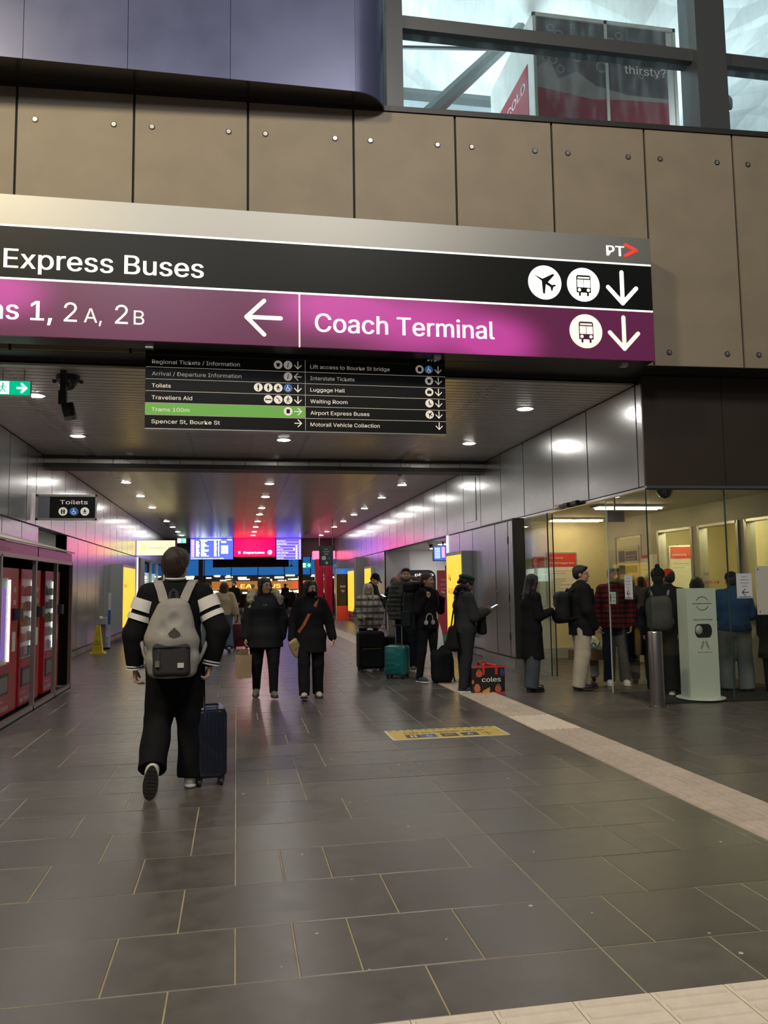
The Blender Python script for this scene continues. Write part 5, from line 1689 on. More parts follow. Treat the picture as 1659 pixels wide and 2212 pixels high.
BLK = cloth('black_cotton', (.010, .010, .012)); BLK2 = cloth('black_padded', (.011, .012, .015), .6); CHAR = cloth('charcoal_fleece', (.030, .032, .034)); NAVY = cloth('navy_cotton', (.014, .018, .03))
DENIM = cloth('blue_denim', (.075, .11, .17), .8); LDENIM = cloth('pale_denim', (.26, .32, .38), .8); GDENIM = cloth('grey_denim', (.17, .18, .185), .8)
BEIGE = cloth('beige_fleece', (.50, .41, .27), .95, .5, 120); KHAKI = cloth('khaki_cotton', (.42, .37, .30), .8); GREYC = cloth('grey_cotton', (.22, .22, .23)); WHT = cloth('white_cloth', (.75, .73, .68)); SHOEW = mat('white_shoe_leather', (.72, .69, .64), .45, var=.05)
SHOEB = mat('black_shoe_leather', (.012, .011, .011), .22); SOLE = mat('rubber_sole', (.03, .028, .024), .7, bump=.6, bscale=40); SOLEW = mat('white_sole', (.66, .64, .58), .5); SHOEG = mat('grey_trainer', (.12, .11, .10), .6)
def plaid(name, c0, c1, c2, sc):
    if name in MATS: return MATS[name]
    m = mat(name, c0, .9, 0, .2); nt = m.node_tree; b = nt.nodes['Principled BSDF']
    tc = nt.nodes.new('ShaderNodeTexCoord'); sx = nt.nodes.new('ShaderNodeSeparateXYZ'); nt.links.new(tc.outputs['Object'], sx.inputs[0])
    def band(o, f, lo, hi):
        m1 = nt.nodes.new('ShaderNodeMath'); m1.operation = 'MULTIPLY'; m1.inputs[1].default_value = f; nt.links.new(o, m1.inputs[0])
        m2 = nt.nodes.new('ShaderNodeMath'); m2.operation = 'SINE'; nt.links.new(m1.outputs[0], m2.inputs[0])
        mr = nt.nodes.new('ShaderNodeMapRange'); mr.interpolation_type = 'SMOOTHSTEP'; mr.inputs[1].default_value, mr.inputs[2].default_value = lo, hi; nt.links.new(m2.outputs[0], mr.inputs[0]); return mr.outputs[0]
    h1, v1 = band(sx.outputs['Z'], sc, .1, .5), band(sx.outputs['X'], sc * 1.1, .3, .7); h2 = band(sx.outputs['Z'], sc * 2.3, .6, .9)
    def mix(f, A, Bc):
        x = nt.nodes.new('ShaderNodeMix'); x.data_type = 'RGBA'
        nt.links.new(f, x.inputs['Factor'])
        if isinstance(A, tuple): x.inputs[6].default_value = (*A, 1)
        else: nt.links.new(A, x.inputs[6])
        x.inputs[7].default_value = (*Bc, 1); return x.outputs[2]
    sc2 = nt.nodes.new('ShaderNodeMath'); sc2.operation = 'MULTIPLY'; sc2.inputs[1].default_value = .6; nt.links.new(v1, sc2.inputs[0])
    r = mix(h1, c0, c1); r = mix(sc2.outputs[0], r, c1); sc3 = nt.nodes.new('ShaderNodeMath'); sc3.operation = 'MULTIPLY'; sc3.inputs[1].default_value = .55; nt.links.new(h2, sc3.inputs[0]); r = mix(sc3.outputs[0], r, c2)
    nt.links.new(r, b.inputs['Base Color']); return m
PLAIDW, PLAIDR = plaid('cream_black_plaid', (.52, .48, .40), (.10, .095, .09), (.26, .24, .2), 52), plaid('red_black_plaid', (.12, .012, .014), (.012, .008, .008), (.05, .006, .008), 85)
CAMO = mat('dark_camouflage_padding', (.03, .032, .028), .55, var=.75, vscale=22, bump=.2, bscale=60)

# ================================================================== PEOPLE
def person(label, loc, rz, h=1.7, girth=1.0, skin=SK_M, legs=((0, 2), (0, 2)), feet=(0, 0), splay=(.03, .03), arms=None, lean=0.0, head=(0, 0), sh=1.0,
           top=None, bottom=None, shoes=(SHOEB, SOLE), hair=None, hat=None, face=True, fine=1.0, extras=None, group=None, hands=(1, 1), curl=.5, female=False):
    """legs: (thigh forward deg, knee bend deg) for left, right; arms: ((upper dir, forearm dir), (.,.)); head: (yaw, pitch) deg, local frame x right, y ahead"""
    k = h / 1.7
    root = thing('person', label, 'person', loc, rz, group)
    J = {}
    hw, shw = .088 * (girth * .6 + .4), .172 * sh * (.93 if female else 1.0)
    lo = 0
    for i, s_ in enumerate((-1, 1)):
        a, b = math.radians(legs[i][0]), math.radians(legs[i][1])
        hip = np.array([s_ * hw, 0, 0]); kn = hip + .42 * unit([s_ * splay[i], math.sin(a), -math.cos(a)])
        an = kn + .415 * np.array([s_ * splay[i] * .3, math.sin(a - b), -math.cos(a - b)])
        fp = math.radians(feet[i]); fd = np.array([s_ * .10, math.cos(fp), -math.sin(fp)]); fu = np.array([0, math.sin(fp), math.cos(fp)])
        J[i] = (hip, kn, an, fd, fu)
        lo = min(lo, (an - fu * .075 - fd * .06)[2], (an - fu * .075 + fd * .19)[2])
    up = np.array([0, 0, -lo]); P0 = up + [0, 0, .0]
    for i in (0, 1): J[i] = tuple(q + up if n < 3 else q for n, q in enumerate(J[i]))
    ln = math.radians(lean); td = np.array([0, math.sin(ln), math.cos(ln)]); tf = np.array([0, math.cos(ln), -math.sin(ln)])
    waist, chest, shc = P0 + td * .16, P0 + td * .36, P0 + td * .485
    neck, nk = P0 + td * .54, P0 + td * .575 + tf * .012
    if arms is None: arms = (((-.16, 0, -1), (0, .12, -1)), ((.16, 0, -1), (0, .12, -1)))
    A = []
    for i, s_ in enumerate((-1, 1)):
        S0 = shc + np.array([s_ * shw, 0, -.02]); E = S0 + .285 * unit(arms[i][0]); Wr = E + .25 * unit(arms[i][1]); A.append((S0, E, Wr, unit(arms[i][1])))
    HR = rotz(math.radians(head[0])) @ rotx(math.radians(head[1]))
    def hp(x, y, z): return nk + HR @ np.array([x, y, z])         # head frame: z = 0 at the top of the neck
    g, v = girth, .013 / fine
    f_ = (.92 if female else 1.0)
    # ---- body: one continuous figure
    b = SDF()
    b.econe(P0 + [0, 0, -.01], (.15 * g, .105 * g), waist, (.125 * g, .09 * g)).econe(waist, (.125 * g, .09 * g), chest, (.15 * g, .105 * g)).econe(chest, (.15 * g, .1 * g), shc, (.13 * sh, .07))
    b.cone(shc, .055, nk + td * .02, .05 * f_, .03)
    for i in (0, 1):
        hip, kn, an, fd, fu = J[i]; S0, E, Wr, wd = A[i]
        b.chain([hip, kn, an], [.075 * g, .052, .036], .04).cone(S0, .05, E, .04, .03).cone(E, .04, Wr, .027, .02)
        b.cone(an, .034, an - fu * .045 + fd * .10, .026, .02)
    parts = [b.arrays(.022)]
    hd = SDF()
    fw_ = .96 if female else 1.0
    hd.ell(hp(0, -.012, .132), (.073, .092, .092), HR).ell(hp(0, .03, .085), (.061 * fw_, .062, .088), HR, .03).ell(hp(0, .045, .03), (.043 * fw_, .042, .034), HR, .03)
    hd.ell(hp(0, .079, .012), (.019, .016, .015), HR, .02)
    hd.cone(hp(0, .092, .108), .009, hp(0, .109, .076), .0145, .012).ell(hp(-.012, .097, .073), (.009, .009, .008), HR, .008).ell(hp(.012, .097, .073), (.009, .009, .008), HR, .008)
    for s_ in (-1, 1):
        hd.ell(hp(s_ * .074, -.012, .092), (.011, .021, .031), HR, .008).ell(hp(s_ * .033, .088, .124), (.022, .009, .008), HR, .012).ell(hp(s_ * .036, .073, .07), (.02, .018, .02), HR, .02)
        hd.ell(hp(s_ * .031, .096, .106), (.018, .014, .012), HR, .012, 's')
    hd.ell(hp(0, .091, .043), (.024, .010, .0085), HR, .006)
    hd.cone(nk - td * .04, .05 * f_, hp(0, .0, .04), .05 * f_, .02)
    parts.append(hd.arrays(.0075 / fine))
    for i, s_ in enumerate((-1, 1)):
        if not hands[i]: continue
        S0, E, Wr, wd = A[i]
        fwd = np.array([0, 1, 0]) if abs(wd[1]) < .8 else np.array([0, 0, 1])
        nrm = unit(np.cross(wd, fwd)) * s_                      # back of the hand looks outward
        wid = unit(np.cross(nrm, wd)); wid = wid if wid @ fwd > 0 else -wid
        H = SDF(); K0 = Wr + wd * .085
        H.econe(Wr - wd * .02, (.026, .022), K0, (.038, .014), wid, .01)
        for q, (o, L) in enumerate(((.029, .066), (.010, .074), (-.010, .068), (-.028, .054))):
            c = curl * (1 + .12 * q); p0 = K0 + wid * o; d1 = unit(wd * math.cos(c) - nrm * math.sin(c)); d2 = unit(wd * math.cos(2.2 * c) - nrm * math.sin(2.2 * c))
            p1 = p0 + d1 * L * .5; H.chain([p0, p1, p1 + d2 * L * .5], [.0095, .0085, .007], .004)
        t0 = Wr + wd * .025 + wid * .026; t1 = t0 + unit(wid * .8 + wd * .8 - nrm * .3) * .04; H.chain([t0, t1, t1 + unit(wd - nrm * .5 + wid * .1) * .032], [.013, .0105, .0085], .008)
        parts.append(H.arrays(.0065 / fine))
    body = link_mesh('body', mesh_np('body', [(V * k, F) for V, F in parts]), skin, root)
    def add(name, sdf, vox, m):
        V, F = sdf.arrays(vox); return link_mesh(name, mesh_np(name, [(V * k, F)]), m, root)
    def addmb(name, mb, m):
        mb.v = [tuple(np.array(q) * k) for q in mb.v]; return mb.build(name, m, root, smooth=True)
    # ---- face details
    if face:
        for s_ in (-1, 1):
            m_ = MB(); m_.ell(tuple(hp(s_ * .031, .081, .106)), (.0115, .0115, .0095), 10, 7); addmb('eye', m_, mat('eye_white', (.6, .58, .55), .2))
            m_ = MB(); m_.ell(tuple(hp(s_ * .031, .0905, .106)), (.005, .0045, .005), 8, 6); addmb('iris', m_, mat('eye_dark', (.015, .01, .008), .1))
            m_ = MB(); m_.tube([tuple(hp(s_ * .015, .099, .126)), tuple(hp(s_ * .034, .096, .131)), tuple(hp(s_ * .052, .082, .125))], .0035, 5); addmb('eyebrow', m_, hair[1] if hair else H_DBR)
        m_ = MB(); m_.tube([tuple(hp(-.022, .094, .044)), tuple(hp(0, .1025, .0435)), tuple(hp(.022, .094, .044))], [.002, .0042, .002], 6); addmb('mouth', m_, mat('lip', (.30, .11, .09), .4))
    # ---- trousers
    if bottom:
        st = dict(dict(m=BLK, th=.098, kn=.075, an=.066, cut=.075, fold=.004), **bottom); B_ = SDF()
        B_.econe(P0 + [0, 0, .05], (.152 * g, .112 * g), P0 + [0, 0, -.03], (.165 * g, .122 * g))
        for i in (0, 1):
            hip, kn, an, fd, fu = J[i]
            cutp = an + (kn - an) * (st['cut'] / .415)
            B_.cone(hip, st['th'] * g, kn, st['kn'] * (g * .5 + .5), .04).cone(kn, st['kn'] * (g * .5 + .5), an + unit(an - kn) * .10, st['an'], .02)
        for i in (0, 1):                                   # straight hems
            hip, kn, an, fd, fu = J[i]; dv = unit(an - kn); hc = an + dv * (.045 - st['cut'] * .45)
            B_.ops.append(('c', (lambda P, hc=hc, dv=dv: np.where(((P - hc) ** 2).sum(1) < .045, (P - hc) @ dv, -1.0)), .006))
        if st['fold']: B_.fold(st['fold'], 20, int(abs(loc[0]) * 50), .7)
        add('trousers', B_, v, st['m'])
    # ---- shoes
    for i, s_ in enumerate((-1, 1)):
        hip, kn, an, fd, fu = J[i]; X = unit(np.cross(fd, fu)); Rm = np.stack([X, fd, fu], 1)
        base = an - fu * .075
        U = SDF(); U.ell(base + fd * .075 + fu * .04, (.048, .13, .046), Rm).ell(base - fd * .015 + fu * .065, (.042, .058, .058), Rm, .03).below(base @ fu + .018, fu)
        o = add('shoe', U, .0095 / fine, shoes[0])
        Sl = SDF(); Sl.ell(base + fd * .115 + fu * .012, (.053, .095, .03), Rm).ell(base - fd * .01 + fu * .012, (.046, .065, .03), Rm, .03).cone(base + fu * .012, .028, base + fd * .1 + fu * .012, .03, .03)
        Sl.ops.append(('c', (lambda P, b0=base @ fu, n=fu: np.maximum(b0 - P @ n, P @ n - b0 - .026)), .004))
        V, F = Sl.arrays(.0085 / fine); link_mesh('sole', mesh_np('sole', [(V * k, F)]), shoes[1], o)
    # ---- upper garment
    if top:
        st = dict(dict(m=BLK, hem=-.06, flare=1.0, th=.016, sl=.012, puff=0, collar=.0, fold=.004, ribs=None, hood=0, sleeves=True, name='jacket', cuff=.0), **top)
        T = SDF(); e = st['th']; hem = P0 + np.array([0, 0, st['hem']])
        wq = st.get('waistk', 1.0)
        T.econe(chest, (.155 * g + e, .112 * g + e), shc + [0, 0, -.015], (.14 * sh + e, .078 + e)).econe(waist, (.135 * g * wq + e, .098 * g * wq + e), chest, (.155 * g + e, .112 * g + e))
        T.econe(P0 + [0, 0, 0], (.157 * g * (1 + (st['flare'] - 1) * .4) + e, .115 * g + e), waist, (.135 * g * wq + e, .098 * g * wq + e))
        if st['hem'] < -.02: T.econe(hem - [0, 0, .06], (.163 * g * st['flare'] + e, .12 * g * st['flare'] + e), P0 + [0, 0, 0], (.157 * g + e, .115 * g + e))
        T.cone(shc, .07 + e * .3, neck, .062 + e * .3, .03)
        for i in (0, 1):
            S0, E, Wr, wd = A[i]
            T.cone(shc + (S0 - shc) * .55, .066 + e * .5, S0, .062 + e * .6, .03)
            if st['sleeves']: T.cone(S0, .06 + e * .6 + st['puff'], E, .05 + st['sl'] + st['puff'], .025).cone(E, .05 + st['sl'] + st['puff'], Wr - wd * .01, .036 + st['sl'], .015)
        if st['collar']: T.cone(neck, .066, nk + td * st['collar'], .064, .015)
        if st['hood']:
            T.econe(shc - tf * .06 + td * .03, (.10, .05), shc - tf * .10 - td * .06, (.08, .04), (1, 0, 0), .03).cone(shc + td * .07 + [-.08, .0, 0], .04, shc + td * .07 + [.08, 0, 0], .04, .03)
        if st['ribs']: T.ribs(st['ribs'][1], st['ribs'][0])
        if st['fold']: T.fold(st['fold'], 17, int(abs(loc[1]) * 37), .7)
        T.below(hem[2])
        add(st['name'], T, v, st['m'])
    # ---- hair
    if hair:
        kind, hm = hair; R_ = SDF()
        if kind != 'bald':
            R_.ell(hp(0, -.018, .145), (.083, .100, .092), HR)
            if kind == 'short': R_.ell(hp(0, -.045, .10), (.076, .066, .072), HR, .02).ell(hp(0, .055, .192), (.06, .045, .030), HR, .02)
            elif kind == 'bowl': R_.ell(hp(0, -.015, .15), (.090, .106, .098), HR, .02).ell(hp(0, -.035, .10), (.088, .088, .09), HR, .02).ell(hp(0, .045, .185), (.075, .06, .05), HR, .02).fold(.004, 55, 3)
            elif kind in ('long', 'vlong', 'bob'):
                L = {'long': -.16, 'vlong': -.26, 'bob': -.02}[kind]
                R_.econe(hp(0, -.04, .14), (.085, .075), hp(0, -.062, L * .5), (.082, .045), HR @ [1, 0, 0], .03).econe(hp(0, -.062, L * .5), (.082, .045), hp(0, -.075, L), (.062, .026), HR @ [1, 0, 0], .02)
                for s_ in (-1, 1): R_.chain([hp(s_ * .058, .02, .195), hp(s_ * .086, .015, .11), hp(s_ * .088, .0, .0), hp(s_ * .085, -.012, max(L, -.15))], [.026, .024, .028, .016], .02)
            elif kind == 'curly':
                rs = np.random.RandomState(2)
                for q in range(34):
                    a_, z_ = rs.uniform(2.2, 7.2), rs.uniform(-.09, .14); R_.ell(hp(.095 * math.cos(a_), -.03 + .095 * math.sin(a_), z_), (.03, .03, .03), None, .01)
            elif kind == 'tied': R_.ell(hp(0, -.05, .10), (.075, .06, .075), HR, .02).chain([hp(0, -.10, .12), hp(.0, -.13, .04), hp(0, -.11, -.12)], [.03, .026, .012], .02)
            R_.ell(hp(0, .105, .075), (.062, .085, .088 if kind != 'bowl' else .07), HR, .010, 's')
            R_.fold(.0022, 75, 4, .25)
            add('hair', R_, .010 / fine, hm)
    if hat:
        kind, hm = hat; R_ = SDF()
        if kind == 'beanie':
            R_.ell(hp(0, -.014, .158), (.090, .106, .085), HR).econe(hp(0, -.012, .145), (.091, .107), hp(0, -.012, .165), (.091, .107), HR @ [1, 0, 0], .01).ell(hp(0, -.02, .27), (.035, .035, .033), None, .01)
            R_.ell(hp(0, .02, .06), (.11, .13, .085), HR, .006, 's')
        elif kind == 'plainbeanie': R_.ell(hp(0, -.014, .165), (.090, .106, .085), HR).ell(hp(0, .02, .06), (.11, .14, .08), HR, .006, 's')
        elif kind == 'beret':
            R_.ell(hp(0, -.035, .195), (.115, .125, .045), HR @ rotx(math.radians(8))).ell(hp(0, -.012, .165), (.085, .102, .05), HR, .02)
        elif kind == 'cap':
            R_.ell(hp(0, -.012, .15), (.088, .104, .098), HR).ell(hp(0, .02, .065), (.11, .14, .085), HR, .006, 's').ell(hp(0, .105, .155), (.068, .085, .012), HR @ rotx(math.radians(-14)), .01)
        add('hat', R_, .010 / fine, hm)
    root['k_'] = 1
    del root['k_']
    ctx = dict(root=root, k=k, P0=P0, chest=chest, shc=shc, neck=neck, nk=nk, A=A, J=J, hp=hp, HR=HR, add=add, addmb=addmb, td=td, tf=tf, waist=waist, g=g, v=v)
    if extras: extras(ctx)
    return ctx

def toworld(root_loc, rz, p):
    return np.array(root_loc) + rotz(rz) @ np.array(p)
def glasses(c):
    m_ = MB()
    for s_ in (-1, 1):
        pts = [tuple(c['hp'](s_ * .031 + .024 * math.cos(a), .102, .105 + .019 * math.sin(a))) for a in np.linspace(0, 2 * math.pi, 13)]
        m_.tube(pts, .002, 5); m_.tube([tuple(c['hp'](s_ * .055, .10, .108)), tuple(c['hp'](s_ * .08, .0, .105))], .002, 5)
    m_.tube([tuple(c['hp'](-.008, .106, .108)), tuple(c['hp'](.008, .106, .108))], .002, 5)
    c['addmb']('glasses', m_, mat('thin_metal', (.3, .28, .26), .3, .9))
def beard(m): 
    def f(c):
        R_ = SDF(); hp = c['hp']; R_.ell(hp(0, .055, .028), (.056, .056, .048), c['HR']).ell(hp(0, .10, .085), (.05, .06, .052), c['HR'], .008, 's').fold(.002, 80, 1)
        c['add']('beard', R_, .009, m)
    return f
PI = math.pi
def band(c, i, t0, t1, seg, r, m, name='stripe'):
    """stripe around a sleeve; seg 0 = upper arm, 1 = forearm"""
    S0, E, Wr, wd = c['A'][i]; a, b = ((S0, E), (E, Wr))[seg]
    m_ = MB(); p, q = a + (b - a) * t0, a + (b - a) * t1
    m_.tube([tuple(p), tuple(p + (q - p) * .33), tuple(p + (q - p) * .66), tuple(q)], r, 20); c['addmb'](name, m_, m)
def phone(label, pos, rz, pitch=.5, case=None):
    t = thing('phone', label, 'phone', tuple(pos), rz)
    M = Matrix.Rotation(pitch, 4, 'X')
    MB().rbox(-.036, .036, -.075, .075, -.004, .004, .01, M=M).build('case', case or mat('silver_phone', (.5, .5, .5), .3, .5), t, smooth=True)
    MB().box(-.032, .032, -.07, .07, .0042, .005, M=M).build('screen', emis('phone_screen', (.7, .8, 1), .9), t)
    return t

# ---------------------------------------------------------------- the man walking away
def man_extras(c):
    for i in (0, 1):
        band(c, i, .12, .42, 0, [.095, .0955, .095, .094], WHT, 'white_sleeve_band'); band(c, i, .52, .66, 0, .0925, WHT)
        for a, b in ((.90, .94), (.98, 1.02)): band(c, i, a, b, 1, .066, WHT, 'cuff_stripe')
    P0 = c['P0']
    for z in (-.035, .0, ):
        R_ = SDF(); R_.econe(P0 + [0, 0, z - .006], (.197, .152), P0 + [0, 0, z + .006], (.197, .152), k=.001)
        R_.ops.append(('c', (lambda P, z0=P0[2] + z: np.abs(P[:, 2] - z0) - .007), .001)); c['add']('hem_stripe', R_, .006, WHT)
    for z, m in ((.012, WHT), (.034, BLK), (.05, WHT)):
        m_ = MB(); ctr = c['neck'] + [0, 0, z]; m_.tube([tuple(ctr + [.068 * math.cos(a), .068 * math.sin(a), .006 * math.sin(a)]) for a in np.linspace(0, 2 * PI, 25)], .009, 6); c['addmb']('collar_ring', m_, m)
    R_ = SDF(); R_.econe(P0 + [0, 0, -.11], (.185, .14), P0 + [0, 0, -.04], (.185, .14), k=.001).below(P0[2] - .085); c['add']('shirt_hem', R_, .01, cloth('cream_shirt', (.45, .42, .36)))
MAN = ((-.46, 6.42, 0), 0.0)
man = person('man in black and white varsity jacket walking away with grey backpack', MAN[0], MAN[1], 1.79, 1.06, SK_L, legs=((-2, 44), (3, 3)), feet=(76, 0), splay=(.05, .05), sh=1.12, fine=1.5,
       arms=(((-.34, -.05, -1), (.02, .10, -1)), ((.46, -.16, -1), (-.22, -.02, -1))), head=(-22, 0), top=dict(m=cloth('black_wool', (.009, .009, .010), .9, .4, 220), hem=-.05, th=.03, sl=.024, puff=.008, collar=.0, fold=.007, flare=1.02), face=False,
       bottom=dict(m=cloth('black_trouser', (.008, .008, .009), .8), th=.112, kn=.094, an=.098, cut=.085, fold=.007), shoes=(SHOEW, SOLEW), hair=('bowl', H_DBR), extras=man_extras, curl=.6)
# dark tread under the lifted shoe
k = man['k']; hip, kn, an, fd, fu = man['J'][0]; base = (an - fu * .075)
m_ = MB(); Rm = Matrix([list(q) for q in np.stack([unit(np.cross(fd, fu)), fd, fu], 1)]).to_4x4(); Tm = Matrix.Translation(Vector(base)) @ Rm
outl = [(.050 * math.cos(a) * (1 + .15 * math.sin(a)), .06 + .125 * math.sin(a)) for a in np.linspace(0, 2 * PI, 28, endpoint=False)]
m_.add([Tm @ Vector((x, y, -.003)) for x, y in outl] + [Tm @ Vector((x, y, .004)) for x, y in outl], [tuple(range(28))[::-1], tuple(range(28, 56))] + [(i, (i + 1) % 28, 28 + (i + 1) % 28, 28 + i) for i in range(28)])
random.seed(2)
for q in range(16):
    y = -.03 + q % 8 * .026; x = (-.016 if q < 8 else .016); m_.box(x - .012, x + .012, y - .007, y + .007, -.006, -.002, M=Tm @ Matrix.Rotation(random.uniform(-.02, .02), 4, 'Z'))
man['addmb']('tread', m_, SOLE)

# grey backpack on his back
bp = thing('backpack', 'grey backpack with charcoal pocket on the walking man', 'backpack', MAN[0], MAN[1])
gb = cloth('heather_grey_canvas', (.30, .28, .26), .9, .35, 260, var=.2); cb = cloth('charcoal_canvas', (.045, .043, .045), .9, .3, 260)
Y0 = -.165
S_ = SDF(); S_.econe((0, Y0 - .10, .99), (.185, .10), (0, Y0 - .10, 1.12), (.19, .105), k=.03).econe((0, Y0 - .10, 1.12), (.19, .105), (0, Y0 - .075, 1.36), (.125, .075), k=.03).rbox((0, Y0 - .09, .94), (.175, .085, .09), .05, k=.05)
S_.ell((.02, Y0 - .19, 1.28), (.05, .04, .05), None, .03, 's').ell((-.07, Y0 - .20, 1.23), (.03, .035, .05), None, .03, 's').fold(.006, 22, 5)
soft('body', S_, .0095, gb, bp)
S_ = SDF(); S_.rbox((0, Y0 - .155, .985), (.135, .062, .125), .045).fold(.004, 25, 6); soft('front_pocket', S_, .009, cb, bp)
for s_ in (-1, 1):
    m_ = MB(); pts = [(s_ * .07, Y0 - .03, 1.40), (s_ * .095, Y0 + .04, 1.475), (s_ * .125, Y0 + .10, 1.545), (s_ * .135, Y0 + .18, 1.56), (s_ * .14, Y0 + .27, 1.49)]
    for p, q in zip(pts, pts[1:]):
        p, q = Vector(p), Vector(q); d_ = (q - p); n_ = Vector((1, 0, 0)); u_ = d_.cross(n_).normalized()
        m_.add([p - n_ * .034 - u_ * .006, p + n_ * .034 - u_ * .006, p + n_ * .034 + u_ * .01, p - n_ * .034 + u_ * .01, q - n_ * .034 - u_ * .006, q + n_ * .034 - u_ * .006, q + n_ * .034 + u_ * .01, q - n_ * .034 + u_ * .01],
               [(3, 2, 1, 0), (4, 5, 6, 7), (0, 1, 5, 4), (1, 2, 6, 5), (2, 3, 7, 6), (3, 0, 4, 7)])
    m_.build('shoulder_strap', gb, bp)
    MB().tube([(s_ * .17, Y0 - .06, .93), (s_ * .215, Y0 + .02, 1.02), (s_ * .25, Y0 + .12, 1.12)], .014, 6).build('lower_strap', gb, bp)
m_ = MB(); m_.tube([(-.03, Y0 - .055, 1.41), (-.022, Y0 - .04, 1.47), (0, Y0 - .035, 1.49), (.022, Y0 - .04, 1.47), (.03, Y0 - .055, 1.41)], .014, 6); m_.build('carry_loop', cb, bp)
m_ = MB(); a = .045; m_.poly([(0, a), (a, 0), (0, -a), (-a, 0)], 0, .006); m_.build('diamond_patch', cloth('olive_patch', (.10, .095, .08)), bp, loc=(.02, Y0 - .212, 1.175), rot=(.12, 0, 0))
MB().box(.045, .09, Y0 - .224, Y0 - .216, .93, .965).build('logo_label', mat('pale_label', (.6, .56, .5), .5), bp)
m_ = MB(); m_.tube([(-.085, Y0 - .222, 1.06), (-.088, Y0 - .226, 1.02), (-.095, Y0 - .226, .985)], .004, 6); m_.box(-.11, -.08, Y0 - .23, Y0 - .222, .94, .985); m_.build('zip_tag', chrome, bp)
m_ = MB(); m_.tube([(-.125, Y0 - .21, 1.075), (0, Y0 - .222, 1.08), (.125, Y0 - .21, 1.075)], .006, 6); m_.build('zip', blackp, bp)

# ---------------------------------------------------------------- suitcases
def suitcase(label, loc, rz, w, d, h, m, handle, hm=None, tilt=0, lean=0, spin=True, ribs=0, soft_=False, hz=None):
    t = thing('suitcase', label, 'suitcase', loc, rz)
    t.rotation_euler = (lean, 0, rz)
    mb = MB(); mb.rbox(-w / 2, w / 2, -d / 2, d / 2, .06, h, min(.05, d * .22), 5, axis='y'); mb.build('shell', m, t, smooth=True)
    dk = mat('case_trim', (.015, .015, .017), .35)
    MB().rbox(-w / 2 - .004, w / 2 + .004, -.012, .012, .056, h + .004, min(.05, d * .22), 5, axis='y').build('zip_seam', dk, t)
    for q in range(ribs):
        x = -w / 2 + w * (q + .5) / ribs; MB().rbox(x - .012, x + .012, -d / 2 - .006, d / 2 + .006, .1, h - .04, .006, 2, axis='y').build('rib', m, t)
    for sx in (-1, 1):
        for sy in (-1, 1):
            x, y = sx * (w / 2 - .04), sy * (d / 2 - .04)
            MB().cyl((x - .012, y, .028), (x + .012, y, .028), .028, n=14).build('wheel', mat('wheel_rubber', (.02, .018, .016), .5), t)
            MB().box(x - .022, x + .022, y - .02, y + .02, .03, .07).build('wheel_mount', dk, t)
    MB().tube([(-.07, 0, h), (-.06, 0, h + .022), (.06, 0, h + .022), (.07, 0, h)], .009, 8).build('carry_handle', dk, t)
    if handle:
        hx = .055
        for sx in (-1, 1): MB().cyl((sx * hx, d * .3, h - .02), (sx * hx, d * .3, h + handle), .007, n=8).build('handle_tube', hm or alu, t)
        MB().rbox(-hx - .02, hx + .02, d * .3 - .014, d * .3 + .014, h + handle - .008, h + handle + .02, .008, axis='x').build('handle_grip', dk, t)
    return t
navy = mat('navy_shell', (.012, .018, .04), .22, .2, .6, coat=.3)
t = suitcase('dark navy hard shell suitcase pulled by the walking man', (-.2, 6.50, 0), .12, .245, .24, .575, navy, 0)
for sx in (-1, 1):
    MB().box(sx * .075 - .02, sx * .075 + .02, -.115, .115, .574, .59).build('top_fitting', chrome, t)
MB().cyl((-.055, -.09, .57), (-.065, -.10, .95), .006, n=8).build('handle_tube', alu, t); MB().cyl((-.095, -.09, .57), (-.105, -.10, .95), .006, n=8).build('handle_tube', alu, t)
MB().rbox(-.135, -.035, -.115, -.085, .945, .97, .008, axis='x').build('handle_grip', blackp, t)
for q in range(-3, 4): MB().box(q * .03 - .007, q * .03 + .007, -.123, -.119, .1, .55).build('groove', mat('navy_groove', (.008, .01, .02), .4), t)

blk = cloth('black_luggage_nylon', (.013, .015, .017), .7, .2, 300)
t = suitcase('tall black fabric suitcase held by the white haired woman', (2.33, 14.1, 0), .05, .46, .27, .70, blk, .22, blackp)
MB().rbox(-.19, .19, -.165, -.13, .43, .67, .04, axis='y').build('top_pocket', blk, t); MB().rbox(-.19, .19, -.16, -.13, .1, .40, .04, axis='y').build('front_pocket', blk, t)
m_ = MB(); m_.tube([(-.17, -.163, .41), (.17, -.163, .41)], .004, 6); m_.build('zip', mat('brass_zip', (.3, .25, .12), .4, .8), t)
m_ = MB(); m_.ell((-.02, -.02, .735), (.045, .03, .02), 9, 6); m_.ell((.02, -.03, .73), (.03, .025, .018), 9, 6); m_.build('ribbon', WHT, t)
suitcase('dark fabric suitcase behind the tall black suitcase', (2.78, 14.5, 0), .3, .42, .26, .58, BLK2, .0)
teal = mat('teal_shell', (.012, .15, .15), .3, .1, .5)
t = suitcase('small teal hard shell suitcase with chevron grooves', (2.58, 12.95, 0), -.62, .36, .24, .53, teal, .31, alu)
